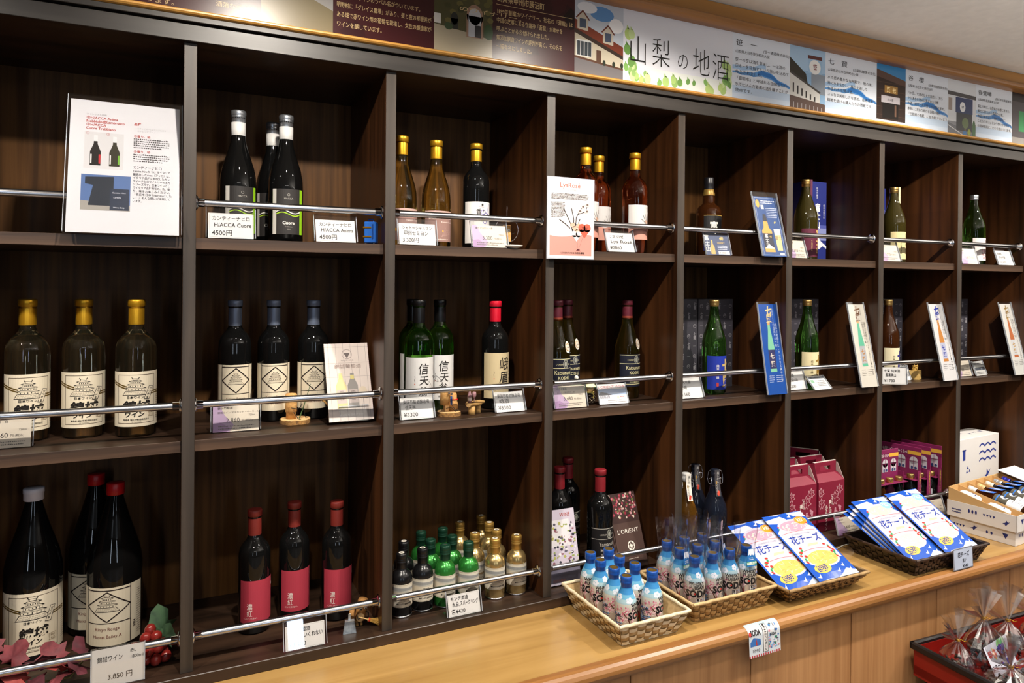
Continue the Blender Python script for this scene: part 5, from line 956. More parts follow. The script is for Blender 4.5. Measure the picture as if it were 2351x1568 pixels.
GB = [(1.846, 0, 'dark patterned sake gift box mostly behind the fourth upright'), (1.922, 1, 'dark patterned sake gift box left of the blue-label bottle'), (1.998, 2, 'dark patterned sake gift box directly behind the blue-label bottle'), (2.073, 0, 'dark patterned sake gift box right of the blue-label bottle'), (2.400, 1, 'dark patterned sake gift box behind the cream-label green bottle'), (2.478, 0, 'dark patterned sake gift box right of the cream-label green bottle'), (2.860, 1, 'dark patterned sake gift box behind the amber sake bottle'), (2.938, 0, 'dark patterned sake gift box right of the amber sake bottle'), (3.348, 2, 'dark patterned sake gift box beside the seventh upright')]
for x, off, lb in GB:
    t = thing('gift_box', lb, 'box', (x, 0.190, ZS2), group='charcoal sake gift boxes'); obj('box_body', bxm, t); obj('print', pa[off], t, (0, -0.0002, 0))
navy = pmat('royal_blue_box_card', '#232c72', 0.45)
def fuji(a, w, h):
    a.poly([(-w / 2, h * 0.27), (w / 2, h * 0.27), (w / 2, h * 0.42), (-w / 2, h * 0.42)], '#7d84b4', 0.6); a.rect(-w / 2, h * 0.36, w / 2, h * 0.46, '#4a5298', 0.5); a.poly([(-w / 2, h * 0.17), (-w * 0.3, h * 0.24), (0, h * 0.33), (w * 0.2, h * 0.26), (w / 2, h * 0.20), (w / 2, h * 0.17), (w * 0.3, h * 0.2), (w * 0.1, h * 0.16), (-w * 0.1, h * 0.21)], '#d3d4dc', 1.2); a.vtext('富士山', w * 0.02, h * 0.72, 0.030, '#e2e0dc', 0.85, 0.045); a.vtext('純米吟醸酒', -w * 0.02, h * 0.93, 0.0085, '#c9cadb'); a.vtext('純米本格仕込', w * 0.36, h * 0.72, 0.0085, '#c9cadb')
_a = Art(); fuji(_a, 0.094, 0.292); fjm = _a.mesh('print')
fbm = MB().bbox((-0.047, 0, 0), (0.047, 0.08, 0.292), navy, 0.0008).fixn('box_body')
for x, lb in ((2.520, 'royal blue gift box with white mountain print behind the shochu bottle'), (2.845, 'royal blue gift box mostly hidden by the sixth upright')):
    t = thing('gift_box', lb, 'box', (x, 0.205 if x != 2.415 else 0.22, Z1 + LIFT), group='royal blue gift boxes'); obj('box_body', fbm, t); obj('print', fjm, t, (0, -0.0002, 0))
# --- ornaments
cork = noise_mat('cork', '#b07c42', '#d3a566', (120, 120, 120), 1, (0.75, 0.9), 0.3)
cutwood = noise_mat('cut_wood_face', '#c99e66', '#dcb884', (80, 80, 80), 1, (0.6, 0.75)); bark = noise_mat('bark', '#5a3d22', '#a5793f', (160, 160, 160), 1, (0.8, 0.95), 0.6)
wire = pmat('black_wire', '#17181a', 0.35, 0.6)
def slice_(m, r, h, seed, n=26, c=(0, 0)):
    rnd = random.Random(seed); rr = [r * (0.95 + 0.08 * rnd.random()) for _ in range(n)]
    pt = lambda k, z, q=1.0: (c[0] + rr[k] * q * math.cos(2 * math.pi * k / n), c[1] + rr[k] * q * math.sin(2 * math.pi * k / n), z)
    lo = [pt(k, 0) for k in range(n)]; hi = [pt(k, h, 0.985) for k in range(n)]
    m.add(lo + hi, [(i, (i + 1) % n, (i + 1) % n + n, i + n) for i in range(n)], bark); m.add(hi, [tuple(range(n))], cutwood); m.add(lo, [tuple(range(n))[::-1]], cutwood)
an = thing('cork_figure', 'small cork angler with wire arms and a rod on a wooden slice', 'ornament', (0.678, 0.124, ZS2))
m = MB(); slice_(m, 0.036, 0.010, 1); m.build('wood_slice', an)
MB().lathe([(0, 0.010), (0.0115, 0.010), (0.0115, 0.026), (0.0135, 0.027), (0.0138, 0.045), (0.0130, 0.050), (0.0145, 0.054), (0.0150, 0.062), (0.0125, 0.070), (0, 0.072)], cork, 18).build('cork_body', an, (-0.010, 0, 0))
MB().tube([(-0.012, -0.013, 0.038), (0.004, -0.018, 0.035), (0.014, -0.012, 0.045)], 0.0008, wire, 6).build('wire_arm', an); MB().tube([(-0.006, -0.013, 0.027), (0.004, -0.020, 0.012), (0.007, -0.022, 0.0105), (0.010, -0.019, 0.0107)], 0.0009, wire, 6).build('wire_leg', an)
MB().tube([(0.008, -0.008, 0.011), (0.018, -0.010, 0.04), (0.026, -0.010, 0.068), (0.034, -0.006, 0.092)], [0.0016, 0.0012, 0.0009, 0.0006], pmat('green_twig', '#3f5a34', 0.6), 6).build('fishing_rod', an)
MB().tube([(0.034, -0.006, 0.092), (0.048, -0.012, 0.075), (0.055, -0.016, 0.056)], 0.0004, pmat('thread', '#b9b7ae', 0.6), 4).build('fishing_line', an)
MB().tube([(0.055, -0.016, 0.057), (0.064, -0.018, 0.050), (0.073, -0.018, 0.040), (0.085, -0.016, 0.030)], [0.002, 0.0026, 0.0022, 0.0006], pmat('driftwood', '#b98c50', 0.5), 8).build('driftwood_fish', an)
MB().tube([(0.016, -0.012, 0.036), (0.020, -0.014, 0.020), (0.022, -0.016, 0.012), (0.026, -0.014, 0.013)], 0.0006, wire, 6).build('landing_net', an)
cp2 = thing('cork_figure', 'pair of cork figures with a blue tie and red beads on a bark slice', 'ornament', (1.050, 0.072, ZS2))
m = MB(); slice_(m, 0.031, 0.010, 4); m.build('wood_slice', cp2)
T = Matrix.Translation((-0.010, 0.004, 0.026)) @ Matrix.Rotation(0.05, 4, 'Y'); MB().lathe([(0, 0), (0.0125, 0), (0.0128, 0.040), (0.0120, 0.042), (0, 0.042)], cork, 18, T=T).build('cork_body', cp2)
MB().lathe([(0, 0.010), (0.0135, 0.010), (0.0140, 0.026), (0.0115, 0.037), (0.0108, 0.052), (0.0100, 0.054), (0, 0.054)], cork, 18).build('cork_body', cp2, (0.014, 0.010, 0))
MB().box((-0.012, -0.006, 0.010), (-0.002, 0.006, 0.027), cutwood).build('wood_seat', cp2)
MB().bbox((-0.0005, -0.0135, 0.028), (0.0045, -0.0115, 0.050), pmat('blue_cloth', '#2c4a86', 0.7), 0.0006).build('blue_tie', cp2)
for i in range(7):
    t_ = -1.9 + i * 0.28; MB().sphere((0.014 + 0.0122 * math.cos(t_ - 0.3), 0.010 + 0.0122 * math.sin(t_ - 0.3), 0.0385), 0.0017, pmat('red_bead', '#b5141c', 0.25), 8).build('red_bead', cp2)
for q in ((-0.004, -0.012, 0.058), (0.004, -0.010, 0.055)): MB().sphere(q, 0.0032, chrome_b, 10).build('bell', cp2)
MB().tube([(-0.012, -0.012, 0.020), (0.0, -0.020, 0.022), (0.010, -0.024, 0.012)], 0.0008, wire, 6).build('wire_leg', cp2); MB().tube([(0.002, -0.018, 0.028), (0.010, -0.026, 0.014), (0.014, -0.027, 0.015), (0.012, -0.024, 0.017)], 0.0008, wire, 6).build('wire_leg', cp2)
bn = thing('mini_bench', 'tiny split-log bench carrying a toy bottle and glass', 'ornament', (1.108, 0.062, ZS2))
logw = noise_mat('split_log', '#a87d44', '#cda668', (90, 90, 90), 1, (0.6, 0.8), 0.2)
def hlog(cx, cy, L, r, rot):
    T = Matrix.Translation((cx, cy, 0.030)) @ Matrix.Rotation(rot, 4, 'Z'); pts = [(-r, 0)] + [(r * math.cos(math.pi + math.pi * i / 8), r * 0.85 * math.sin(math.pi + math.pi * i / 8)) for i in range(1, 8)] + [(r, 0)]
    mm = MB(); n = len(pts); vs = [T @ Vector((-L / 2, p[0], p[1])) for p in pts] + [T @ Vector((L / 2, p[0], p[1])) for p in pts]
    mm.add(vs, [(i, (i + 1) % n, (i + 1) % n + n, i + n) for i in range(n)], logw); mm.add(vs, [tuple(range(n))[::-1], tuple(range(n, 2 * n))], cutwood); mm.build('bench_plank', bn)
hlog(0.004, -0.008, 0.040, 0.011, 0.35); hlog(0.018, 0.013, 0.046, 0.011, 0.35)
for q in ((-0.002, -0.009), (0.022, 0.010)): MB().lathe([(0, 0), (0.009, 0), (0.0088, 0.022), (0, 0.022)], logw, 14).build('bench_leg', bn, (q[0], q[1], 0))
pinkg = pmat('pink_toy_glass', (0.8, 0.45, 0.5), 0.08, trans=0.6)
tb = thing('toy_bottle', 'tiny pink toy wine bottle with a white label on the log bench', 'ornament', (1.102, 0.058, ZS2 + 0.0304))
MB().lathe([(0, 0), (0.0055, 0), (0.0056, 0.018), (0.003, 0.026), (0.0024, 0.030), (0.0024, 0.038), (0, 0.038)], pinkg, 14).build('glass', tb); MB().lathe([(0.0058, 0.006), (0.0058, 0.014)], ink('#d9d2cf'), 14).build('label', tb); MB().lathe([(0.0028, 0.030), (0.0028, 0.038), (0, 0.0385)], pmat('peach_cap', '#d9a07a', 0.4), 12).build('cap', tb)
tg = thing('toy_glass', 'tiny clear toy wine glass behind the pink toy bottle', 'ornament', (1.118, 0.066, ZS2 + 0.0304))
MB().lathe([(0, 0), (0.004, 0), (0.0008, 0.001), (0.0008, 0.010), (0.005, 0.014), (0.0055, 0.020), (0.0046, 0.026), (0.0040, 0.026), (0.0048, 0.020), (0.004, 0.015), (0, 0.012)], pinkg, 14).build('glass', tg)
sp = thing('wire_spiral', 'silver wire spiral card holder behind the green bottle card', 'ornament', (1.030, 0.075, ZS2))
pts = [(0, 0, 0.0), (0.001, 0, 0.065)] + [(-0.012 + (0.0165 - 0.0009 * i) * math.cos(0.3 + i * 0.42), 0, 0.092 + (0.0165 - 0.0009 * i) * math.sin(-0.6 + i * 0.42)) for i in range(17)]
MB().tube(pts, 0.0008, chrome_b, 6).build('wire', sp); MB().lathe([(0, 0), (0.010, 0), (0.010, 0.003), (0, 0.003)], cutwood, 16).build('foot', sp)
# pine cone figure with a cap, and its green companion
pc = thing('pinecone_figure', 'pine cone figure with wooden ball head and pale green hat', 'ornament', (1.474, 0.075, ZS2))
pcm = noise_mat('pine_cone', '#2a1c14', '#6e5642', (70, 70, 70), 1, (0.7, 0.9)); pct = pmat('pine_tip', '#b8a48a', 0.7)
MB().lathe([(0, 0.0), (0.010, 0.001), (0.0135, 0.012), (0.012, 0.024), (0.006, 0.034), (0, 0.036)], pcm, 14).build('cone_core', pc)
scm = MB(); scm.add([(0, -0.004, 0), (0, 0.004, 0), (0.0075, 0.0035, 0.003), (0.0085, 0, 0.004), (0.0075, -0.0035, 0.003), (0.0078, 0, 0.0018)], [(0, 4, 3, 2, 1), (0, 1, 5), (1, 2, 5), (4, 0, 5)], pcm); scm.add([(0.0072, -0.0036, 0.0031), (0.0088, 0, 0.0042), (0.0072, 0.0036, 0.0031), (0.0084, 0, 0.0055)], [(0, 1, 3), (1, 2, 3), (0, 3, 2)], pct); scm = scm.fixn('scale')
for row in range(7):
    z = 0.002 + row * 0.0047; r = [0.0085, 0.0115, 0.0128, 0.0128, 0.0115, 0.0095, 0.0065][row]
    for k in range(9): a_ = 2 * math.pi * (k + 0.5 * (row % 2)) / 9; obj('scale', scm, pc, (r * math.cos(a_), r * math.sin(a_), z), (0, -0.25, a_))
MB().sphere((0, 0, 0.046), 0.0125, pmat('wood_ball', '#cfae80', 0.5), 16).build('head', pc)
MB().lathe([(0.0190, 0.050), (0.0150, 0.055), (0.0120, 0.062), (0.006, 0.067), (0, 0.068)], noise_mat('pale_felt', '#bfc9a0', '#ded9b4', (150, 150, 150), 1, (0.9, 1.0)), 18).build('hat', pc)
MB().tube([(0.012 * math.cos(q / 3), 0.012 * math.sin(q / 3), 0.0345) for q in range(20)], 0.0022, pmat('yellow_ribbon', '#d9c266', 0.8), 6).tube([(0.002, -0.013, 0.034), (0.005, -0.016, 0.026), (0.001, -0.0165, 0.019)], 0.0020, pmat('yellow_ribbon', '#d9c266', 0.8), 6).build('scarf', pc)
for s in (-1, 1): MB().sphere((s * 0.0155, 0.0, 0.047), 0.0042, pmat('mint_felt', '#8fb98c' if 1 else '', 0.9), 10).build('ear_muff', pc)
sn = thing('pinecone_figure', 'mint green knitted hat with white bobble showing above the rail', 'ornament', (1.440, 0.090, ZS2))
MB().lathe([(0, 0), (0.012, 0.002), (0.013, 0.02), (0.007, 0.034), (0, 0.036)], pcm, 14).build('cone_core', sn); MB().sphere((0, 0, 0.046), 0.0125, pmat('wood_ball', '#cfae80', 0.5), 16).build('head', sn)
MB().lathe([(0.0150, 0.050), (0.0152, 0.055), (0.0135, 0.062), (0.008, 0.068), (0, 0.070)], noise_mat('mint_knit', '#5fb07a', '#8fd0a0', (200, 200, 60), 1, (0.9, 1.0), 0.5), 18).build('hat', sn); MB().sphere((0, 0, 0.0745), 0.0062, pmat('white_bobble', '#dcd2cc', 0.9), 12).build('bobble', sn)
# masu box ornament
ms = thing('masu_ornament', 'small pale wooden cube ornament with a twisted knot, beside the white sake sign', 'ornament', (2.885, 0.075, ZS2), (0, 0, 0.35))
pinew = noise_mat('pale_pine', '#c9a25a', '#e0bd78', (30, 90, 90), 1, (0.5, 0.65))
mm = MB()
for a_, b_ in (((-0.017, -0.017, 0), (-0.014, 0.017, 0.032)), ((0.014, -0.017, 0), (0.017, 0.017, 0.032)), ((-0.014, -0.017, 0), (0.014, -0.014, 0.032)), ((-0.014, 0.014, 0), (0.014, 0.017, 0.032)), ((-0.014, -0.014, 0), (0.014, 0.014, 0.003))): mm.box(a_, b_, pinew)
mm.build('wooden_cup', ms); MB().tube([(0.009 * math.cos(i * 1.3), 0.009 * math.sin(i * 1.3), 0.034 + 0.007 * (1 + math.sin(i * 2.1)) + i * 0.0004) for i in range(16)], 0.0022, pmat('straw', '#c8a050', 0.7), 6).build('straw_knot', ms); MB().sphere((0, 0, 0.030), 0.011, pmat('straw', '#c8a050', 0.7), 12).build('straw_ball', ms)
# blue toy suitcase
bt = thing('toy_suitcase', 'tiny royal blue toy suitcase with gold clasps beside the second upright', 'ornament', (0.838, 0.045, Z1 + LIFT), (0, 0, -0.5))
blue = pmat('blue_enamel', '#2459a8', 0.3)
MB().bbox((-0.014, -0.013, 0.003), (0.014, 0.013, 0.054), blue, 0.002).build('trunk_body', bt)
for z in (0.016, 0.038): MB().bbox((-0.016, -0.0145, z), (0.004, -0.012, z + 0.004), pmat('brass', '#c8902c', 0.3, 0.9), 0.0006).build('clasp', bt)
for sx in (-1, 1):
    MB().bbox((sx * 0.010 - 0.002, -0.012, 0), (sx * 0.010 + 0.002, -0.008, 0.0035), chrome, 0.0005).build('foot', bt)
MB().tube([(-0.006, 0, 0.054), (-0.006, 0, 0.060), (0.006, 0, 0.060), (0.006, 0, 0.054)], 0.0018, blue, 8).build('handle', bt); MB().bbox((0.006, -0.0142, 0.012), (0.009, -0.012, 0.048), pmat('blue_enamel_dark', '#163a78', 0.3), 0.0005).build('strap', bt)
# wire ring key-holder with cork
rg = thing('cork_key_ring', 'cork charm with googly eye inside a silver wire ring on a bead chain', 'ornament', (1.205, 0.060, Z1 + LIFT))
MB().tube([(0.033 * math.cos(i * 0.2618), 0, 0.052 + 0.033 * math.sin(i * 0.2618)) for i in range(25)], 0.0011, chrome_b, 6, caps=False).build('wire_ring', rg)
MB().bbox((-0.012, -0.006, 0.018), (0.011, 0.006, 0.064), cork, 0.003).build('cork', rg); MB().sphere((0.002, -0.0065, 0.050), 0.0042, pmat('eye_white', '#e2e0dc', 0.2), 10, (1, 0.4, 1)).build('eye', rg); MB().sphere((0.002, -0.0082, 0.049), 0.0020, pmat('eye_black', '#0d0d0d', 0.2), 8, (1, 0.4, 1)).build('pupil', rg)
for i in range(9): MB().sphere((0.0, 0, 0.087 + i * 0.0033), 0.0016, chrome_b, 6).build('chain_bead', rg)
MB().tube([(0.011, -0.003, 0.040), (0.022, -0.004, 0.044), (0.024, -0.004, 0.052), (0.021, -0.004, 0.055)], 0.0007, wire, 6).build('wire_arm', rg)
MB().lathe([(0, 0), (0.010, 0), (0.010, 0.019), (0, 0.019)], wire, 12).build('base', rg)
ds = thing('ceramic_dish', 'small white ceramic dish on the top shelf beneath the cork charm', 'dish', (1.206, 0.024, Z1 + LIFT))
MB().lathe([(0, 0), (0.010, 0), (0.020, 0.004), (0.026, 0.008), (0.0255, 0.009), (0.018, 0.0055), (0, 0.002)], pmat('white_ceramic', '#d9d4cb', 0.2), 20).build('bowl', ds)
# squirrel figure with broom
sq = thing('wooden_figure', 'little branch-wood figure with googly eyes sweeping with a straw broom', 'ornament', (0.815, 0.058, Z3 + LIFT))
branch = noise_mat('branch_wood', '#7a5128', '#b88548', (90, 90, 90), 1, (0.6, 0.8), 0.3)
T = Matrix.Translation((0.006, 0, 0.012)) @ Matrix.Rotation(0.18, 4, 'Y'); MB().lathe([(0, 0), (0.0115, 0), (0.013, 0.012), (0.0128, 0.030), (0.0125, 0.046), (0.010, 0.050), (0, 0.050)], branch, 14, T=T).build('body', sq)
MB().sphere((0.005, -0.0115, 0.022), 0.0105, cutwood, 14, (1, 0.35, 1.05)).build('belly', sq)
for x in (0.006, 0.017): MB().sphere((x, -0.0135, 0.044), 0.0040, pmat('eye_white', '#e2e0dc', 0.2), 10, (1, 0.5, 1.15)).build('eye', sq); MB().sphere((x, -0.0155, 0.0425), 0.0022, pmat('eye_black', '#0d0d0d', 0.2), 8, (1, 0.4, 1)).build('pupil', sq)
T = Matrix.Translation((-0.014, 0.002, 0.004)) @ Matrix.Rotation(0.06, 4, 'Y'); MB().lathe([(0, 0), (0.007, 0), (0.0062, 0.020), (0.0058, 0.040), (0, 0.041)], branch, 12, T=T).build('tail', sq)
for x in (-0.002, 0.008): MB().tube([(x, -0.002, 0.014), (x + 0.001, -0.004, 0)], [0.0032, 0.0036], bark, 8).build('leg', sq)
MB().tube([(-0.004, -0.014, 0.030), (-0.002, -0.019, 0.022), (0.004, -0.020, 0.0235)], 0.0011, wire, 6).build('wire_arm', sq); MB().tube([(0.018, -0.010, 0.034), (0.024, -0.014, 0.030), (0.023, -0.019, 0.022), (0.016, -0.020, 0.017)], 0.0011, wire, 6).build('wire_arm', sq)
br_ = thing('toy_broom', 'toy straw broom with red binding held by the branch-wood figure', 'ornament', (0.815, 0.058, Z3 + LIFT))
P0 = Vector((-0.002, -0.0205, 0.0285)); P1 = Vector((0.020, -0.0215, 0.0185)); P2 = Vector((0.052, -0.0225, 0.0065)); dd = (P2 - P1).normalized()
MB().tube([P0, P1 + dd * 0.002], 0.0013, pmat('broom_handle', '#d8b478', 0.5), 8).build('handle', br_)
straw = noise_mat('broom_straw', '#9a7428', '#cfa352', (200, 200, 200), 1, (0.8, 0.95)); rnd = random.Random(3)
bm_ = MB()
for i in range(70):
    a_ = rnd.random() * 6.283; q = rnd.random() ** 0.5; off = Vector((0.15 * math.sin(a_), math.cos(a_), 0.95 * math.sin(a_))) * q; L = 0.030 + 0.009 * rnd.random()
    bm_.tube([P1 + off * 0.0030, P1 + dd * L * 0.5 + off * 0.0058, P1 + dd * L + off * 0.0105], 0.0006, straw, 4, False)
bo = bm_.build('bristles', br_); bo['kind'] = 'stuff'
MB().tube([P1 + dd * 0.002, P1 + dd * 0.0055], 0.0046, pmat('red_thread', '#c8402a', 0.6), 10).build('binding', br_)
dp = thing('toy_dustpan', 'tiny galvanised dustpan standing upright beside the branch-wood figure', 'ornament', (0.789, 0.022, Z3 + LIFT), (0, 0, math.radians(-8)))
zinc = noise_mat('galvanised', '#8d949a', '#b8bec2', (120, 120, 120), 1, (0.3, 0.5)); zinc.node_tree.nodes['Principled BSDF'].inputs['Metallic'].default_value = 0.7
mm = MB(); mm.add([(-0.0155, 0, 0), (0.0155, 0, 0), (0.0105, 0.006, 0.030), (-0.0105, 0.006, 0.030), (-0.0155, 0.0012, 0), (0.0155, 0.0012, 0), (0.0105, 0.0072, 0.030), (-0.0105, 0.0072, 0.030)], [(0, 1, 2, 3), (4, 7, 6, 5), (0, 4, 5, 1), (2, 6, 7, 3), (0, 3, 7, 4), (1, 5, 6, 2)], zinc)
mm.box((-0.0107, -0.002, 0.0295), (0.0107, 0.0072, 0.0307), zinc); mm.add([(-0.0155, 0, 0), (-0.0105, 0.006, 0.030), (-0.0107, -0.002, 0.030), (-0.0160, -0.004, 0)], [(0, 1, 2, 3)], zinc); mm.add([(0.0155, 0, 0), (0.0105, 0.006, 0.030), (0.0107, -0.002, 0.030), (0.0160, -0.004, 0)], [(0, 1, 2, 3)], zinc)
mm.build('pan', dp); MB().bbox((-0.0028, 0.0058, 0.030), (0.0028, 0.0070, 0.0445), zinc, 0.0005).build('handle', dp)
# leaves and grapes, lower left
grape_m = pmat('plastic_grape', '#8f2b26', 0.16, trans=0.15, sss=0.2)
gp = thing('grape_cluster', 'bunch of glossy red artificial grapes at the foot of the first upright', 'decoration', (0.376, 0.075, Z3 + LIFT))
rnd = random.Random(6); gsm = MB().sphere((0, 0, 0), 0.0118, grape_m, 16, (1, 1, 1.1)).fixn('grape')
for i, (x, y, z) in enumerate([(-0.012, -0.012, 0.0135), (0.008, -0.020, 0.0135), (0.026, -0.010, 0.0135), (-0.028, -0.004, 0.0135), (-0.02, 0.016, 0.0135), (0.004, 0.004, 0.016), (0.022, 0.012, 0.0135), (-0.006, -0.016, 0.034), (0.012, -0.012, 0.036), (-0.022, -0.004, 0.034), (0.0, 0.006, 0.038), (0.020, 0.006, 0.034), (-0.012, 0.004, 0.054), (0.008, -0.002, 0.056), (-0.004, 0.012, 0.066), (-0.034, 0.012, 0.033)]): obj('grape', gsm, gp, (x, y, z), (rnd.random(), rnd.random(), 0))
MB().tube([(0, 0.006, 0.072), (0.006, 0.002, 0.060), (0.018, -0.014, 0.046)], 0.0012, pmat('green_stem', '#7f8a4a', 0.6), 6).build('stem', gp)
def leafmesh(name, s, mat, seed, curl=0.3):
    rnd = random.Random(seed); out = []
    lobes = [(0, 0.18), (0.35, 0.55), (0.6, 0.42), (0.95, 0.85), (1.25, 0.55), (1.571, 1.0)]
    pts = [(math.pi / 2 - (a - 1.571) * -1, r) for a, r in lobes]
    prof = [(a, r * (0.92 + 0.16 * rnd.random())) for a, r in [(-1.35, 0.30), (-1.0, 0.62), (-0.75, 0.48), (-0.35, 0.88), (-0.05, 0.60), (0.35, 0.95), (0.75, 0.62), (1.2, 0.98), (1.571, 1.15), (1.95, 0.98), (2.4, 0.62), (2.8, 0.95), (3.2, 0.60), (3.5, 0.88), (3.9, 0.48), (4.15, 0.62), (4.5, 0.30)]]
    m = MB(); vs = [(0, 0, 0)]; n = len(prof)
    for rr in (0.5, 1.0):
        for k, (a, r) in enumerate(prof):
            x, y = s * r * rr * math.cos(a), s * r * rr * math.sin(a); z = curl * s * (rr ** 2) * (0.35 * math.sin(3 * a + seed) - 0.3) + 0.06 * s * ((k % 2) * 2 - 1) * rr; vs.append((x, y, z))
    fs = [(0, 1 + k, 1 + (k + 1) % n) for k in range(n)] + [(1 + k, 1 + n + k, 1 + n + (k + 1) % n, 1 + (k + 1) % n) for k in range(n)]
    m.add(vs, fs, mat, True); return m.mesh(name)
redl = [noise_mat('red_leaf_a', '#571f26', '#86393f', (40, 40, 40), 1, (0.6, 0.8)), noise_mat('red_leaf_b', '#3d141d', '#62232f', (40, 40, 40), 1, (0.6, 0.8)), noise_mat('red_leaf_c', '#7a2422', '#9c3c38', (40, 40, 40), 1, (0.6, 0.8))]
greenl = noise_mat('green_leaf', '#26402a', '#3f5f3c', (40, 40, 40), 1, (0.6, 0.8))
gl = thing('grape_leaf', 'dark green artificial vine leaf standing behind the red grapes', 'decoration', (0.394, 0.098, Z3 + 0.056)); obj('blade', leafmesh('blade', 0.045, greenl, 5, 0.5), gl, (0, 0, 0), (1.25, 0.2, 0.6)); MB().tube([(0, 0.0, 0), (0.004, 0.006, -0.045)], 0.0012, pmat('green_stem', '#7f8a4a', 0.6), 6).build('stem', gl); obj('blade', leafmesh('blade', 0.030, greenl, 9, 0.5), gl, (0.004, -0.012, -0.012), (1.5, 0.4, -0.5))
vine = thing('leaf_garland', 'garland of crimson artificial vine leaves along the lower left rail', 'decoration', (0.16, 0.06, Z3 + LIFT))
MB().tube([(-0.12, 0.03, 0.02), (-0.06, -0.01, 0.018), (0.02, 0.0, 0.012), (0.07, -0.02, 0.020), (0.10, -0.01, 0.055)], 0.0018, pmat('vine_stem', '#6f6a3a', 0.7), 6).build('stem', vine)
lm = [leafmesh('leaf', 0.034, redl[i % 3], i, 0.55) for i in range(6)]
LP = [(-0.095, -0.01, 0.046, 0.6, 0.3, 0.2), (-0.085, 0.00, 0.060, 1.25, -0.2, 0.5), (-0.060, -0.02, 0.040, 0.5, 0.4, 2.2), (-0.030, -0.005, 0.064, 1.15, 0.5, -0.4), (-0.015, -0.025, 0.034, 0.35, -0.3, 1.2), (0.020, -0.005, 0.050, 0.65, 0.2, 3.0), (0.040, -0.010, 0.056, 0.75, -0.3, 0.4), (0.062, -0.020, 0.036, 0.45, 0.3, 1.8), (0.085, -0.022, 0.034, 0.5, -0.4, 2.6), (-0.090, -0.035, 0.030, 0.3, 0.2, 1.5), (-0.045, -0.040, 0.026, 0.25, 0.1, 0.1), (0.005, -0.042, 0.028, 0.35, 0.2, 4.0), (0.048, -0.042, 0.025, 0.3, -0.2, 5.0), (-0.090, 0.04, 0.065, 1.1, 0.2, -0.6), (0.094, 0.004, 0.046, 0.8, 0.4, 1.0), (-0.075, 0.03, 0.075, 1.3, -0.1, 0.0)]
for i, (x, y, z, rx, ry, rz) in enumerate(LP): obj('leaf', lm[(i * 5) % 6], vine, (x, y, z + 0.010), (rx, ry, rz))
# ------------------------------------------------------------------ things on the counter
CT = ZC + LIFT
# --- woven baskets
def basket(label, x0, x1, y0, y1, h, flare, mat, rim_m, cw=0.016, rh=0.011, name='woven_basket', rimr=0.0042, hatch=False, mat2=None):
    """tapered tray basket: base rectangle x0..x1, y0..y1, walls leaning out by flare; each wall a plain weave of flat strips"""
    cx, cy = (x0 + x1) / 2, (y0 + y1) / 2; t = thing(name, label, 'basket', (cx, cy, CT))
    hx, hy = (x1 - x0) / 2, (y1 - y0) / 2; N = max(3, round(h / rh)); b = MB()
    b.box((-hx, -hy, 0), (hx, hy, 0.003), mat); b.build('basket_base', t)
    wv = MB()
    def P(side, s, z, off):
        f = flare * z / h
        X, Y = hx + f, hy + f
        if side == 0: return (s * X, -Y - off, z)
        if side == 1: return (X + off, s * Y, z)
        if side == 2: return (-s * X, Y + off, z)
        return (-X - off, -s * Y, z)
    for side in range(4):
        L = 2 * (hx if side % 2 == 0 else hy); C = max(4, round(L / cw))
        for j in range(N):
            za, zb = 0.001 + h * j / N, 0.001 + h * (j + 1) / N
            for i in range(C):
                sa, sb = -1 + 2 * i / C, -1 + 2 * (i + 1) / C
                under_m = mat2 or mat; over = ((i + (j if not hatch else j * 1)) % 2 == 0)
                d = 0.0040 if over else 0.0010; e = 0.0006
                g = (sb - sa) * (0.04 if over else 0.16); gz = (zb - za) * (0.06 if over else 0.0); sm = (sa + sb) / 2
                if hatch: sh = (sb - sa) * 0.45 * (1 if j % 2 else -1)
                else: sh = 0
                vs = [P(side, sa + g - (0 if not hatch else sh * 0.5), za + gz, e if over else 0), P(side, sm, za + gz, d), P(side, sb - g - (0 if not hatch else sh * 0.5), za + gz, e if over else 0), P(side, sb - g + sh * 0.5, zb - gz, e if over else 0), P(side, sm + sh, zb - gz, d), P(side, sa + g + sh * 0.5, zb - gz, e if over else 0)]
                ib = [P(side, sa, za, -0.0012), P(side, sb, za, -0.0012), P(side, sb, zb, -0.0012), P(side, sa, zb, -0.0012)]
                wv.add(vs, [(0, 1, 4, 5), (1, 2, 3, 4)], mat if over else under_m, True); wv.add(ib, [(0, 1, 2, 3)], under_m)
    o = obj('weave', wv.mesh('weave'), t); o['kind'] = 'stuff'
    X, Y = hx + flare, hy + flare; m = MB(); pts = []
    cor = [(-X, -Y), (X, -Y), (X, Y), (-X, Y)]
    for k in range(4):
        ax, ay = cor[k]; bx_, by_ = cor[(k + 1) % 4]; n = 14
        m.tube([(ax + (bx_ - ax) * i / n, ay + (by_ - ay) * i / n, h + 0.001 + 0.0007 * math.sin(i * 2.4)) for i in range(n + 1)], [rimr * (1 + 0.08 * (i % 2)) for i in range(n + 1)], rim_m, 8)
    m.build('rim', t); return t
chip = noise_mat('pale_chip_wood', '#d8ccac', '#f0e8d2', (60, 60, 60), 1, (0.6, 0.75)); chip2 = noise_mat('pale_chip_rim', '#cbb994', '#e6dabd', (90, 90, 90), 1, (0.6, 0.75))
tan_ = noise_mat('tan_chip_wood', '#a88a5c', '#c9ad7e', (60, 60, 60), 1, (0.6, 0.75)); ratt = noise_mat('rattan', '#7d5f3c', '#b0905f', (70, 70, 70), 1, (0.5, 0.7)); darkw = noise_mat('dark_wicker', '#1c1411', '#4a382e', (70, 70, 70), 1, (0.3, 0.5))
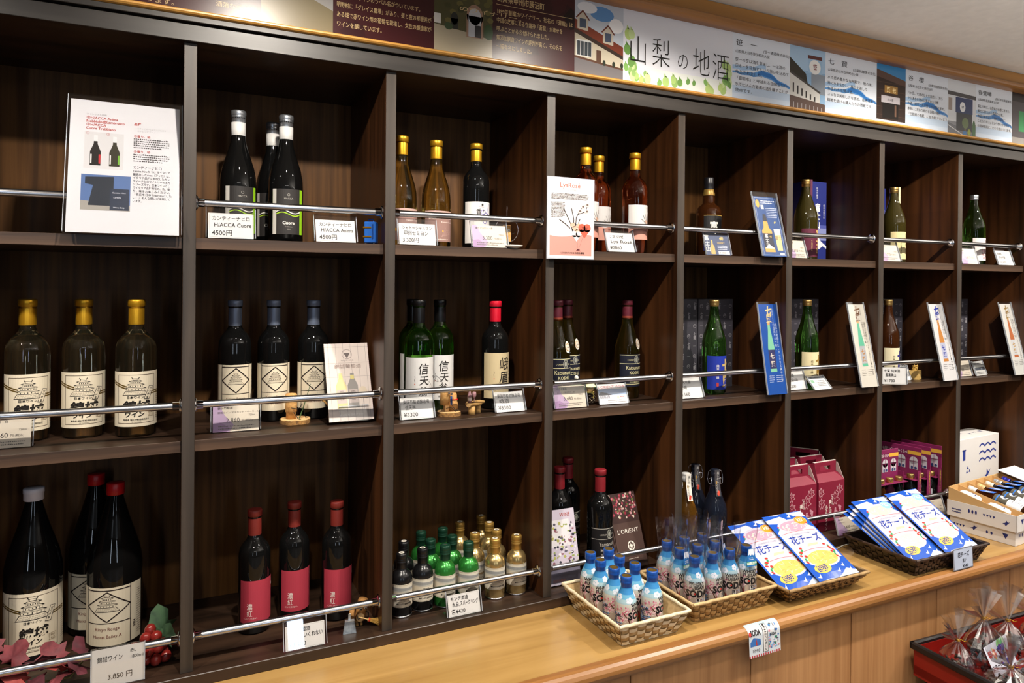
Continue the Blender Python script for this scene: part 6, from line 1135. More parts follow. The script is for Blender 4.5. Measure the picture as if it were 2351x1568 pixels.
basket('pale chip-wood basket of soda bottles at the front left of the counter', 1.366, 1.528, -0.250, -0.030, 0.055, 0.022, chip, chip2, 0.020, 0.0115, mat2=tan_)
basket('tan chip-wood basket of wrapped soda bottles, second from the left', 1.600, 1.838, -0.228, -0.045, 0.052, 0.020, tan_, tan_, 0.017, 0.0095, mat2=noise_mat('tan_dark_strip', '#8a6a40', '#a88658', (60, 60, 60), 1, (0.6, 0.75)))  # strips passing under are a darker tan
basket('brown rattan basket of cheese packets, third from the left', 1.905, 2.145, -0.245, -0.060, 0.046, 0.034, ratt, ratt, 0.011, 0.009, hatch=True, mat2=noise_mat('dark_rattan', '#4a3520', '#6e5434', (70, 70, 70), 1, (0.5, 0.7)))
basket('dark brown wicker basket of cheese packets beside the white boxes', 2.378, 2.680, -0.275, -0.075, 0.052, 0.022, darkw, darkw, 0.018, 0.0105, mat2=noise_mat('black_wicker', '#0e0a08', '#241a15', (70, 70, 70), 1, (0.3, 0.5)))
# --- soda bottles
SR, SH = 0.0265, 0.146
SPROF = [(0, 0.003), (SR * 0.86, 0.0), (SR * 0.97, 0.003), (SR, 0.006), (SR, 0.074), (SR * 0.985, 0.080), (SR * 0.93, 0.088), (SR * 0.82, 0.097), (SR * 0.67, 0.106), (0.0140, 0.114), (0.0122, 0.119), (0.0118, 0.124), (0, 0.124)]
def srad(z):
    pr = SPROF[3:12]
    for (r0, z0), (r1, z1) in zip(pr[:-1], pr[1:]):
        if z0 <= z <= z1: return r0 + (r1 - r0) * (z - z0) / (z1 - z0)
    return pr[-1][0] if z > 0.1 else SR
def soda_art(v):
    a = Art(); W = math.pi * SR * 1.98; hw = W / 2
    for y0, y1, c in ((0.006, 0.030, '#a8988a'), (0.030, 0.060, '#c0ae9e'), (0.060, 0.075, '#c9baa8'), (0.075, 0.086, '#c4c0b4'), (0.086, 0.096, '#a4c0c8'), (0.096, 0.106, '#68a8c8'), (0.106, 0.1235, '#3480ba')): a.rect(-hw, y0, hw, y1, c, 0.2)
    rnd = random.Random(v)
    for cx, cy in ((-0.052, 0.1), (-0.02, 0.094), (0.012, 0.103), (0.03, 0.092), (0.060, 0.099), (-0.07, 0.09)):
        for k in range(5): a.ell(cx + 0.006 * math.cos(k * 1.26), cy + 0.0042 * math.sin(k * 1.26), 0.0046, 0.0032, '#d9dbe4', 1 + 0.02 * k, 8)
    a.text('WHISKY', 0.004, 0.0800, 0.0115, '#1b1a1c', 'c', 1.0, 0.03, l=4); a.text('FUJISAN', 0.005, 0.0705, 0.0115, '#1b1a1c', 'c', 1.0, 0.03, l=4); a.text('SODA', 0.006, 0.0510, 0.0235, '#1b1a1c', 'c', 0.95, 0.05, l=4); a.ell(-0.0015, 0.0590, 0.0026, 0.0026, '#c4342c', 5, 8)
    a.rect(0.001, 0.010, 0.013, 0.0475, '#1a181a', 2.5); a.rect(0.0022, 0.0112, 0.0118, 0.0463, '#dedad6', 3); a.vtext('富士山ハイ', 0.007, 0.0462, 0.0068, '#1b1a1c', 1, 0.03, l=4)
    for i in range(80):                                                     # cherry blossom cloud
        q = rnd.random(); x = -0.030 + 0.022 * (rnd.random() - 0.5) * 2.0; y = 0.062 + 0.017 * (rnd.random() - 0.5) * 2; a.ell(x, y, 0.0016 + 0.002 * rnd.random(), 0.0014 + 0.0016 * rnd.random(), ['#e0b9bf', '#d68d9c', '#ead3d3', '#c96a80', '#e6c6c8'][i % 5], 1.5 + i * 0.006, 6)
    a.line([(-0.014, 0.012), (-0.017, 0.034), (-0.024, 0.050), (-0.036, 0.066)], 0.0026, '#5d2a22', 1.4); a.poly([(-0.020, 0.010), (-0.010, 0.010), (-0.0145, 0.045)], '#a33a2c', 2); a.poly([(-0.026, 0.008), (-0.014, 0.008), (-0.016, 0.020), (-0.025, 0.022)], '#2f6a44', 2.1); a.rect(-0.022, 0.012, -0.012, 0.017, '#c97c3a', 2.3); a.rect(-0.024, 0.022, -0.017, 0.026, '#d2b24a', 2.3)
    for i in range(9): a.rect(-0.062, 0.014 + i * 0.0052, -0.036 - 0.004 * rnd.random(), 0.0158 + i * 0.0052, '#4a4648', 2)
    a.poly([(0.016, 0.020), (0.030, 0.043), (0.036, 0.046), (0.046, 0.022)], '#3f6fb0', 1.6); a.poly([(0.027, 0.037), (0.030, 0.043), (0.036, 0.046), (0.040, 0.037), (0.034, 0.034)], '#dfe2ea', 1.9)
    for i in range(60): a.ell(-0.085 + 0.05 * rnd.random(), 0.010 + 0.06 * rnd.random(), 0.002 + 0.003 * rnd.random(), 0.0015 + 0.0025 * rnd.random(), ['#2f5fa6', '#7fa6d2', '#c9cfd8', '#b07a80', '#1f3f78', '#3a3a44'][i % 6], 1.2 + i * 0.008, 6)
    for i in range(70): a.ell(0.014 + 0.065 * rnd.random(), 0.008 + 0.045 * rnd.random(), 0.0015 + 0.0022 * rnd.random(), 0.0012 + 0.002 * rnd.random(), ['#2f5fa6', '#7fa6d2', '#c9cfd8', '#8a5a64', '#1f3f78', '#d3b8a8'][i % 6], 2 + i * 0.01, 6)
    a.rect(0.018, 0.008, 0.031, 0.022, '#b9b48e', 3); a.frame(0.018, 0.008, 0.031, 0.022, 0.0006, '#8a8460', 3.5)
    def fn(x, y, e): r = srad(y) + 0.0003 + e; t_ = x / SR; return Vector((r * math.sin(t_), -r * math.cos(t_), y))
    return a.mesh('printed_wrap', fn, step=SR * 0.16, stepy=0.006, eps=0.00008)
alu = pmat('printed_aluminium', '#b9bcc2', 0.3, 0.6); bluecap = noise_mat('blue_shrink_cap', '#0f3a86', '#1a52a6', (200, 200, 60), 1, (0.25, 0.4), 0.2); capt = pmat('bronze_cap_top', '#8a6f36', 0.35, 0.7)
make_bottle('soda', 'soda_bottle', alu, SPROF, [('shrink_cap', [(0.0121, 0.117), (0.0128, 0.120), (0.0130, 0.127), (0.0140, 0.1285), (0.0142, 0.134), (0.0137, 0.135), (0.0142, 0.137), (0.0141, 0.1445), (0.0128, 0.146), (0.0112, 0.1458)], bluecap), ('cap_top', [(0.0114, 0.1452), (0.0105, 0.1448), (0, 0.1448)], capt)], None, [('printed_wrap', soda_art(1))])
SB = [(1.397, -0.2215, 30, 'soda bottle nearest the front corner of the pale basket'), (1.474, -0.2205, 38, 'soda bottle at the front right of the pale basket'), (1.398, -0.1675, 26, 'soda bottle second from the front along the left side'), (1.462, -0.1660, 20, 'soda bottle second from the front on the right side'), (1.394, -0.1130, -22, 'soda bottle third from the front along the left side'), (1.452, -0.1120, 10, 'soda bottle third from the front on the right side'), (1.398, -0.0590, -30, 'soda bottle in the back left corner of the pale basket'), (1.455, -0.0580, 14, 'soda bottle in the back right of the pale basket')]
for x, y, a_, lb in SB: put('soda', x, y, CT + 0.0035, lb, a_, 'soda bottles in the pale basket')
tagm = Art(); tagm.poly([(-0.016, 0), (0.016, 0), (0.011, 0.036), (0.008, 0.045), (-0.008, 0.045), (-0.011, 0.036)], '#2a6fb4', 0.3); tagm.poly([(-0.0095, 0.028), (-0.006, 0.031), (-0.002, 0.027), (0.002, 0.031), (0.006, 0.027), (0.0095, 0.030), (0.0075, 0.044), (-0.0075, 0.044)], '#dfe3ea', 1); tagm.text('山梨土産', 0, 0.005, 0.0078, '#e8efe6', 'c', 1, 0.05); tagm.rect(-0.0155, 0.003, 0.0155, 0.0125, '#3f9a78', 0.8); tagm.lines(-0.008, 0.008, [0.017, 0.021], 0.0018, '#dfe3ea', 2)
tagme = tagm.mesh('souvenir_tag')
def bagfilm(seed):
    rnd = random.Random(seed); m = MB(); n = 14
    prof = [(0.0275, 0.004), (0.0278, 0.07), (0.0265, 0.10), (0.022, 0.125), (0.023, 0.150), (0.029, 0.180), (0.031, 0.200)]
    vs = []; jit = [rnd.random() for _ in range(n)]
    for k, (r, z) in enumerate(prof):
        for i in range(n):
            q = r * (1 + (0.16 if k > 3 else 0.05) * (jit[i] - 0.5) * 2 + (0.10 if i % 2 and k > 3 else 0)); t_ = 2 * math.pi * i / n; sq = 0.55 if k >= 5 else 0.8 if k == 4 else 1
            vs.append((q * math.cos(t_), q * math.sin(t_) * sq, z + (0.012 * jit[(i * 3) % n] if k == 6 else 0)))
    fs = [(k * n + i, k * n + (i + 1) % n, (k + 1) * n + (i + 1) % n, (k + 1) * n + i) for k in range(len(prof) - 1) for i in range(n)]
    m.add(vs, fs, sleeve, False); return m.mesh('clear_bag')
films = [bagfilm(i) for i in range(3)]
SW = [(1.628, -0.194, -34, 1, 'bagged soda bottle at the front left of the tan basket'), (1.688, -0.193, 16, 0, 'bagged soda bottle second along the front of the tan basket'), (1.748, -0.192, -30, 1, 'bagged soda bottle third along the front of the tan basket'), (1.808, -0.190, -26, 2, 'bagged soda bottle with blue mountain tag at the right end'), (1.630, -0.134, -10, 2, 'bagged soda bottle in the second row at the left with a mountain tag'), (1.690, -0.133, 30, 0, 'bagged soda bottle second in the middle row of the tan basket'), (1.752, -0.132, 10, 2, 'bagged soda bottle third in the middle row of the tan basket'), (1.632, -0.075, 20, 0, 'bagged soda bottle in the back row at the left of the tan basket'), (1.694, -0.074, 0, 0, 'bagged soda bottle in the back row at the middle of the tan basket'), (1.758, -0.073, 25, 0, 'bagged soda bottle in the back row at the right of the tan basket')]
for i, (x, y, a_, k, lb) in enumerate(SW):
    t = put('soda', x, y, CT + 0.0035, lb, a_, 'bagged soda bottles in the tan basket'); obj('clear_bag', films[i % 3], t, (0, 0, 0), (0, 0, i * 1.1))
    if k == 2: obj('souvenir_tag', tagme, t, (0.006, -0.030, 0.100), (-0.12, 0, 0.35))
# --- cheese packets
PW, PHH = 0.158, 0.240
def bulge(x, y):
    u = min(1, abs(2 * x / PW)); v = min(1, abs(2 * y / PHH - 1)); return 0.0042 * (1 - u ** 2) * (1 - v ** 4) + 0.0008 * math.sin(40 * x + 25 * y) * (1 - u ** 2)
def cheese_art(badge, top, cheese):
    a = Art(); w, h = PW, PHH; B = '#1f4fae'; P = '#b9b6c4'
    a.rect(-w / 2, 0, w / 2, h, B, 0.2); a.poly([(-w * 0.46, h * 0.25), (w * 0.46, h * 0.25), (w * 0.47, h * 0.72), (w * 0.3, h * 0.80), (-w * 0.3, h * 0.80), (-w * 0.47, h * 0.72)], P, 0.6)
    a.poly([(-w * 0.5, h * 0.93), (-w * 0.1, h * 0.96), (-w * 0.02, h * 0.90), (-w * 0.22, h * 0.84), (-w * 0.5, h * 0.88)], '#c9cde0', 0.8); a.poly([(0.1 * w, h * 0.99), (w * 0.5, h * 0.99), (w * 0.5, h * 0.9), (w * 0.22, h * 0.93)], '#c4cae0', 0.8)
    a.ell(0, h * 0.79, w * 0.37, h * 0.105, P, 1.0); a.ell(0, h * 0.785, w * 0.33, h * 0.082, top, 1.3); 
    rnd = random.Random(4)
    for i in range(26): a.ell(w * 0.56 * (rnd.random() - 0.5), h * (0.785 + 0.10 * (rnd.random() - 0.5)), 0.007, 0.0016, ['#d8d0c0', '#c9bfae', '#b9a9b6'][i % 3], 1.5 + i * 0.01, 6, rnd.random() * 3)
    a.ell(w * 0.28, h * 0.85, w * 0.155, h * 0.062, badge[0], 3); a.ring(w * 0.28, h * 0.85, w * 0.135, 0.0006, '#e9e4dc', 3.4); a.text(badge[1], w * 0.28, h * 0.855, 0.0098, '#f0ece6', 'c', 0.9, 0.03, l=4); a.text(badge[2], w * 0.28, h * 0.83, 0.0085, '#f0ece6', 'c', 0.9, 0.03, l=4)
    a.line([(-w * 0.42 + w * 0.84 * i / 8, h * (0.685 + 0.014 * math.sin(i / 8 * math.pi))) for i in range(9)], 0.0013, '#b5544e', 2)
    a.text('ふわふわ花びらチーズの贈り', 0, h * 0.645, 0.0062, '#8a8ca2', 'c'); a.text('花チーズ', 0, h * 0.525, 0.031, '#2a3f92', 'c', 0.98, 0.012, l=4, shear=0.12)
    a.poly([(-w * 0.12, h * 0.455), (w * 0.16, h * 0.465), (w * 0.2, h * 0.495), (-w * 0.06, h * 0.495)], '#e0d29a', 2); a.poly([(-w * 0.12, h * 0.455), (w * 0.16, h * 0.465), (w * 0.16, h * 0.445), (-w * 0.1, h * 0.437)], '#b4b4da', 1.8)
    a.line([(-w * 0.38 + w * 0.76 * i / 8, h * (0.40 + 0.014 * math.sin(i / 8 * math.pi))) for i in range(9)], 0.0013, '#b5544e', 2)
    a.ell(0, h * 0.275, w * 0.40, h * 0.125, '#b4b4c4', 1.0); a.ell(0, h * 0.275, w * 0.355, h * 0.105, cheese, 1.4)
    for i in range(40): a.ell(w * 0.6 * (rnd.random() - 0.5), h * (0.275 + 0.14 * (rnd.random() - 0.5)), 0.008, 0.0016, ['#d6ba72', '#e4cf94', '#c9a558'][i % 3] if cheese == '#d0b060' else ['#dcd8c4', '#c9c6b0', '#e4e0d0'][i % 3], 1.6 + i * 0.01, 6, rnd.random() * 3)
    for s in (-1, 1):
        for i in range(7):
            x = s * w * (0.30 + 0.035 * i * (1 if i < 4 else 0.4)); y = h * (0.455 - 0.032 * i); a.ell(x + 0.004 * math.sin(i * 2), y, 0.0058, 0.0032, '#2f8a50' if i % 3 else '#b8342f', 3 + i * 0.05, 8, i * 0.9)
        a.ell(s * w * 0.36, h * 0.40, 0.0055, 0.005, '#c0362f', 3.6, 6); a.ell(s * w * 0.33, h * 0.34, 0.005, 0.0045, '#c0362f', 3.6, 6)
        a.ell(s * w * 0.36, h * 0.80, 0.004, 0.003, '#c0362f', 3.6, 6); a.ell(s * w * 0.38, h * 0.77, 0.004, 0.0026, '#2f8a50', 3.6, 6)
    a.ell(-w * 0.20, h * 0.145, w * 0.19, h * 0.062, '#d8b452', 4); 
    a.lines(-w * 0.32, -w * 0.08, [h * (0.172 - 0.022 * i) for i in range(4)], 0.0052, '#3a4478', 5, 3)
    for x, y in ((0.28, 0.13), (0.38, 0.06), (-0.4, 0.05), (0.1, 0.07), (-0.38, 0.88), (0.1, 0.93)): a.poly([(w * x - 0.009, h * y), (w * x, h * y + 0.003), (w * x + 0.008, h * y + 0.011), (w * x + 0.003, h * y - 0.004)], '#d3d6e2', 2.2)
    a.poly([(0, 0), (w * 0.5, 0), (w * 0.5, h * 0.05), (w * 0.3, h * 0.09), (w * 0.12, h * 0.03)], '#b9c4dc', 0.9)
    return a.mesh('packet_front', lambda x, y, e: Vector((x, -bulge(x, y) - 0.0004 - e * 0.7, y)), step=0.016, stepy=0.02, rough=0.22)
def pouch_back():
    m = MB(); nx, ny = 8, 10; vs = []
    for j in range(ny + 1):
        for i in range(nx + 1):
            x = -PW / 2 + PW * i / nx; y = PHH * j / ny; vs.append((x, bulge(x, y) * 0.4, y))
    m.add(vs, [(j * (nx + 1) + i, (j + 1) * (nx + 1) + i, (j + 1) * (nx + 1) + i + 1, j * (nx + 1) + i + 1) for j in range(ny) for i in range(nx)], pmat('packet_foil', '#b9bfd2', 0.3, 0.3), True); return m.mesh('packet_back')
pbk = pouch_back(); CHE = {'red': cheese_art(('#d98a2c', 'レッド', 'チェダー'), '#b58fa4', '#d0b060'), 'plain': cheese_art(('#86bcd4', 'プレーン', 'Plain'), '#c9c6ac', '#cfcdb4')}
def packet(kind, x, y, z, tilt, yaw, label, group, roll=0.0):
    t = thing('cheese_packet', label, 'packet', (x, y, z), (-math.radians(tilt), math.radians(roll), math.radians(yaw)), group)
    obj('packet_front', CHE[kind], t); obj('packet_back', pbk, t); return t
GP = 'cheese packets leaning in the baskets'
def lay(kind, x, y, z, tilt, depth, fan, label):
    """a packet lying back in a basket, depth = how far below the top packet, fan = turn within its own plane"""
    th = math.radians(tilt); p = packet(kind, 0, 0, 0, 0, 0, label, GP)
    p.matrix_world = Matrix.Translation((x, y + math.cos(th) * depth, z - math.sin(th) * depth)) @ Matrix.Rotation(-th, 4, 'X') @ Matrix.Rotation(fan, 4, 'Y')
lay('red', 2.092, -0.254, CT + 0.038, 62, 0.0, 0.0, 'blue and white cheese packet with orange badge, right one in the rattan basket')
lay('red', 1.966, -0.254, CT + 0.038, 62, 0.010, -0.02, 'blue and white cheese packet with orange badge, left one in the rattan basket')
lay('red', 2.082, -0.250, CT + 0.038, 62, 0.019, 0.0, 'cheese packet peeking out under the right one in the rattan basket')
lay('plain', 2.612, -0.270, CT + 0.042, 59.5, 0.0, 0.0, 'blue and white cheese packet with pale blue badge, right in the dark basket')
lay('plain', 2.460, -0.270, CT + 0.042, 59.5, 0.0095, 0.0, 'blue and white cheese packet with pale blue badge, middle of the dark basket')
for k in range(3): lay('plain', 2.462, -0.270, CT + 0.042, 59.5, 0.019 + 0.0092 * k, -0.060 - 0.050 * k, ['cheese packet directly under the middle one in the dark basket', 'second cheese packet down at the left of the dark basket', 'lowest cheese packet at the left of the dark basket'][k])
# --- price tickets on the counter front
def soda_card(a, w, h):
    a.rect(-w / 2, 0, w / 2, h, '#cfd6dc', 0.2); a.rect(-w / 2, h * 0.86, w / 2, h, '#a9c9d2', 0.5); a.text('SODA', -w * 0.44, h * 0.70, 0.013, '#2b2628', 'l', 0.9, 0.04); a.ell(-w * 0.46, h * 0.74, 0.004, 0.004, '#c0413a', 3); a.rect(-w * 0.06, h * 0.10, w * 0.10, h * 0.93, '#1b181a', 2); a.rect(-w * 0.045, h * 0.115, w * 0.085, h * 0.915, '#dcd8d6', 2.4); a.vtext('富士山ハイボール', w * 0.02, h * 0.90, h * 0.095, '#1b181a', 1, 0.03)
    a.poly([(-w * 0.46, h * 0.36), (-w * 0.12, h * 0.36), (-w * 0.14, h * 0.56), (-w * 0.24, h * 0.60), (-w * 0.36, h * 0.64), (-w * 0.46, h * 0.5)], '#3d6fb2', 1.4); a.poly([(-w * 0.30, h * 0.38), (-w * 0.24, h * 0.38), (-w * 0.27, h * 0.60)], '#a8403a', 2); a.text('¥990', -w * 0.40, h * 0.16, 0.0115, '#57525a', 'l', 1.05)
    rnd = random.Random(9)
    for i in range(46): a.ell(w * (0.14 + 0.33 * rnd.random()), h * (0.18 + 0.7 * rnd.random()), 0.0016 + 0.0025 * rnd.random(), 0.0014 + 0.002 * rnd.random(), ['#3f6fb0', '#d3929c', '#e2dcda', '#2f7a62', '#7fa6d2', '#5a4a52'][i % 6], 1.5 + i * 0.01, 6)
    a.text('SODA', w * 0.16, h * 0.58, 0.0085, '#2b2628', 'l', 0.9, 0.04, l=4)
    for i in range(14): a.rect(-w / 2 + i * w / 14, 0, -w / 2 + (i + 0.5) * w / 14, h * 0.075, '#b8363a', 1.5)
sc_ = thing('price_card', 'colourful 990 yen soda card bent over the counter edge below the tan basket', 'price card', (1.748, 0, 0), group='price cards on the counter')
_a = Art(); soda_card(_a, 0.104, 0.075)
def nose(x, y, e):
    """follows the rounded nosing: upper part over the edge, lower part hanging free"""
    s_ = 0.075 - y
    if s_ < 0.022:
        t_ = s_ / 0.022 * 1.45; return Vector((x, NF + 0.0215 - (0.0215 + 0.0008 + e) * math.sin(t_) * 1.0, (NZ0 + ZC) / 2 + 0.0003 + (0.0205 + e) * math.cos(t_)))
    d = s_ - 0.022; zc_ = (NZ0 + ZC) / 2 + 0.0205 * math.cos(1.45); return Vector((x, NF - 0.0008 - e - d * 0.06, zc_ - d))
obj('card', _a.mesh('card', nose, stepy=0.004, step=0.02), sc_)
def cheese_card(a, w, h):
    a.rect(-w / 2, 0, w / 2, h, '#b9c2d6', 0.2); a.frame(-w / 2, 0, w / 2, h, 0.0022, '#77757c', 1); a.text('花チーズ', 0, h * 0.60, 0.0165, '#1d1b1e', 'c', 0.85, 0.012, shear=0.15); a.text('各種', w * 0.05, h * 0.33, 0.0125, '#1d1b1e', 'c', 0.9, 0.01); a.text('¥540-', w * 0.1, h * 0.08, 0.0125, '#1d1b1e', 'c', 1, 0.01)
cc = thing('price_card', 'handwritten 540 yen cheese card clipped to the dark basket front', 'price card', (2.565, -0.3045, CT + 0.001), group='price cards on the counter')
_a = Art(); cheese_card(_a, 0.092, 0.062); obj('card', _a.mesh('card', rough=0.2), cc, (0, -0.0008, 0), (-0.06, 0, 0)); MB().bbox((-0.047, -0.0006, -0.0006), (0.047, 0.0004, 0.0635), pmat('laminate_edge', '#b9bcc6', 0.2, trans=0.2), 0.0003).build('laminate', cc, (0, 0, 0), (-0.06, 0, 0))
# --- white gift boxes
whitec = pmat('white_box_card', '#d9d6d4', 0.5); kraft = pmat('kraft_card', '#c9a26c', 0.7); NV = '#262f6e'
def motifs(a, w, h, seed, dens=1.0):
    rnd = random.Random(seed); n = max(3, int(w / 0.045 * dens))
    for i in range(n):
        cx = -w / 2 + w * (i + 0.5) / n; cy = h * (0.35 + 0.3 * rnd.random()); k = (i + seed) % 6; s = min(0.010, h * 0.22)
        if k == 0: a.poly([(cx - s, cy + s * 0.8), (cx + s, cy + s * 0.7), (cx + 0.1 * s, cy - s)], NV)
        elif k == 1:
            for q in (-1, 1): a.line([(cx - 1.5 * s + 3 * s * j / 8, cy + q * s * 0.45 + s * 0.25 * (j % 2)) for j in range(9)], s * 0.28, NV)
        elif k == 2:
            for q in (-1, 0, 1): a.ell(cx + q * s * 1.1, cy, s * 0.32, s * 0.62, NV)
        elif k == 3:
            for q in (-1.5, -0.5, 0.5, 1.5): a.poly([(cx + q * s - s * 0.4, cy + s * 0.4), (cx + q * s + s * 0.4, cy + s * 0.4), (cx + q * s, cy - s * 0.4)], NV)
        elif k == 4: a.poly([(cx - s * 1.1, cy - s * 0.3), (cx - s * 0.2, cy + s * 0.1), (cx + 0.1 * s, cy + s * 0.9), (cx + s * 0.6, cy + s * 0.3), (cx + s * 1.2, cy + s * 0.6), (cx + s * 0.3, cy - s * 0.5), (cx - s * 0.1, cy - s), (cx - s * 0.3, cy - s * 0.5)], NV)
        else:
            for q in (-1, 1): a.ell(cx + q * s * 0.7, cy, s * 0.35, s * 0.5, NV)
def printed_sides(parent, x0, x1, y0, y1, z0, z1, seed, y_out=0.0002):
    for nm, wd, loc, rz, sd in (('front_print', x1 - x0, ((x0 + x1) / 2, y0 - y_out, z0), 0, seed), ('side_print', y1 - y0, (x0 - y_out, (y0 + y1) / 2, z0), -HALF, seed + 1)):
        a = Art(); motifs(a, wd * 0.94, z1 - z0, sd); obj(nm, a.mesh(nm), parent, loc, (0, 0, rz))
BR_ = math.radians(5.5); BL_ = Matrix.Translation((2.908, -0.262, CT)) @ Matrix.Rotation(BR_, 4, 'Z')
lb_ = thing('gift_box', 'lower white carton with navy motifs under the open box on the counter', 'box', (2.908, -0.262, CT), (0, 0, BR_))
MB().bbox((0.0, 0.0, 0), (0.40, 0.205, 0.0515), whitec, 0.0008).build('carton', lb_); printed_sides(lb_, 0, 0.40, 0, 0.205, 0, 0.050, 2)
ub = thing('gift_box', 'open white carton with navy motifs displaying small bottles in kraft compartments', 'box', (2.908, -0.262, CT + 0.0522), (0, 0, BR_))
mm = MB(); E0 = -0.007
for a_, b_ in (((E0, E0, -0.004), (0.427, E0 + 0.002, 0.050)), ((E0, 0.210, -0.004), (0.427, 0.212, 0.050)), ((E0, E0, -0.004), (E0 + 0.002, 0.212, 0.050)), ((0.425, E0, -0.004), (0.427, 0.212, 0.050)), ((E0 + 0.002, E0 + 0.002, 0.001), (0.425, 0.210, 0.003))): mm.box(a_, b_, whitec)
mm.build('carton', ub); printed_sides(ub, E0, 0.427, E0, 0.212, -0.003, 0.048, 0)
slots = 7; sw_ = 0.420 / slots
for k in range(slots + 1):                                                   # sloping kraft dividers
    x = -0.003 + k * sw_ * 1.008; MB().add([(x - 0.0008, -0.003, 0.004), (x + 0.0008, -0.003, 0.004), (x + 0.0008, 0.208, 0.004), (x - 0.0008, 0.208, 0.004), (x - 0.0008, -0.003, 0.047), (x + 0.0008, -0.003, 0.047), (x + 0.0008, 0.208, 0.094), (x - 0.0008, 0.208, 0.094)], [(0, 3, 2, 1), (4, 5, 6, 7), (0, 1, 5, 4), (1, 2, 6, 5), (2, 3, 7, 6), (3, 0, 4, 7)], kraft).build('kraft_divider', ub)
MB().box((-0.004, 0.206, 0.004), (0.424, 0.2085, 0.095), kraft).build('kraft_back', ub)
mm = MB(); mm.add([(-0.003, -0.002, 0.016), (0.423, -0.002, 0.016), (0.423, 0.206, 0.062), (-0.003, 0.206, 0.062)], [(0, 1, 2, 3)], kraft); mm.add([(-0.003, -0.002, 0.015), (0.423, -0.002, 0.015), (0.423, 0.206, 0.061), (-0.003, 0.206, 0.061)], [(3, 2, 1, 0)], kraft); mm.build('kraft_bed', ub)
SL = math.atan2(0.046, 0.208)
capc = [pmat('white_mini_cap', '#dcdad6', 0.4), pmat('wood_mini_cap', '#d2b078', 0.5), pmat('cream_mini_cap', '#ddd2c0', 0.45), pmat('silver_mini_cap', '#c9ccd0', 0.25, 0.6), pmat('violet_foil_cap', '#2c2fa8', 0.25, 0.4), redplast]
def mini_art(k):
    a = Art(); a.rect(-0.030, 0.004, 0.030, 0.050, '#d9dbe0', 0.3); a.rect(-0.030, 0.050, 0.030, 0.092, '#4a463c', 0.3); a.ell(0, 0.066, 0.014, 0.011, '#cfd3da', 1); a.poly([(-0.010, 0.060), (-0.002, 0.072), (0.010, 0.062), (0.004, 0.058)], '#23304c', 1.6); a.line([(-0.008, 0.030), (-0.003, 0.022), (-0.007, 0.016)], 0.0016, '#2a2c34'); a.line([(0.002, 0.031), (0.006, 0.024), (0.001, 0.018), (0.007, 0.013)], 0.0014, '#2a2c34'); a.lines(-0.016, 0.016, [0.008, 0.036], 0.0025, '#6a6c74', 2, k); a.rect(-0.030, 0.080, 0.030, 0.084, '#2f6fc4', 1.2); return a
for k in range(1, 6):
    gl_ = [navy_glass, brown_glass, brown_glass, navy_glass, navy_glass, navy_glass][k]; x = -0.003 + (k + 0.5) * sw_ * 1.008
    t = thing('mini_liquor_bottle', ['', 'small bottle with white cap and blue neck in the second kraft slot', 'small bottle with wooden cap in the third kraft slot', 'small bottle with cream cap in the fourth kraft slot', 'small bottle with silver cap in the fifth kraft slot', 'small bottle with violet foil cap in the sixth kraft slot'][k], 'bottle', (0, 0, 0), group='small bottles lying in the open carton')
    T = BL_ @ Matrix.Translation((x, 0.012, 0.0522 + 0.043)) @ Matrix.Rotation(SL - HALF, 4, 'X'); t.matrix_world = T
    MB().lathe([(0, 0), (0.021, 0), (0.022, 0.002), (0.022, 0.088), (0.019, 0.100), (0.013, 0.118), (0.009, 0.135), (0.0085, 0.160), (0, 0.160)], gl_, 20).build('glass', t)
    MB().lathe([(0.0095, 0.152), (0.0105, 0.153), (0.0105, 0.162), (0.0092, 0.164), (0.0108, 0.167), (0.0108, 0.178), (0, 0.179)], capc[k - 1], 16).build('cap', t)
    obj('label', mini_art(k).mesh('label', cylmap(0.022, 0), step=0.004), t, (0, 0, 0), (0, 0, 0))
    na = Art(); na.poly([(-0.014, 0), (0.014, 0), (0.009, 0.045), (-0.009, 0.045)], '#2c66c8', 0.2); na.rect(-0.006, 0.01, 0.006, 0.03, '#a9b8dc', 1); obj('neck_label', na.mesh('neck_label', lambda px, py, e: Vector((px, -(0.0225 - 0.0135 * py / 0.045) - 0.001 - e, 0.096 + py))), t)
for k, y in enumerate((0.030, 0.120)):
    t = thing('white_sachet', ['small white printed sachet at the front of the first kraft slot', 'small white printed sachet at the back of the first kraft slot'][k], 'sachet', (0, 0, 0), group='white sachets in the open carton'); T = BL_ @ Matrix.Translation((-0.003 + 0.5 * sw_, y, 0.0522 + 0.022 + y * 0.22)) @ Matrix.Rotation(SL, 4, 'X'); t.matrix_world = T
    MB().lathe([(0, 0), (0.0130, 0.004), (0.0150, 0.012), (0.0150, 0.052), (0.0120, 0.064), (0.006, 0.070), (0, 0.070)], pmat('white_porcelain_paper', '#dcdbe0', 0.4), 16, T=Matrix.Translation((0, 0, 0.012)) @ Matrix.Rotation(-HALF, 4, 'X')).build('body', t)
    a = Art(); a.ell(-0.004, 0.020, 0.003, 0.002, NV, 1); a.ell(0.003, 0.030, 0.004, 0.0025, NV, 1); a.ell(0.0, 0.045, 0.003, 0.002, '#8a8c94', 1); obj('print', a.mesh('print', lambda px, py, e: Vector((px, py, 0.0276 + e - px * px * 30))), t)
sl_ = thing('carton_sleeve', 'white printed card sleeve lying across the right of the open carton', 'box', (0, 0, 0)); sl_.matrix_world = BL_ @ Matrix.Translation((0.335, 0.02, 0.0522 + 0.066)) @ Matrix.Rotation(SL, 4, 'X'); MB().bbox((-0.002, 0.02, 0.002), (0.13, 0.19, 0.0045), whitec, 0.0006).build('sleeve', sl_)
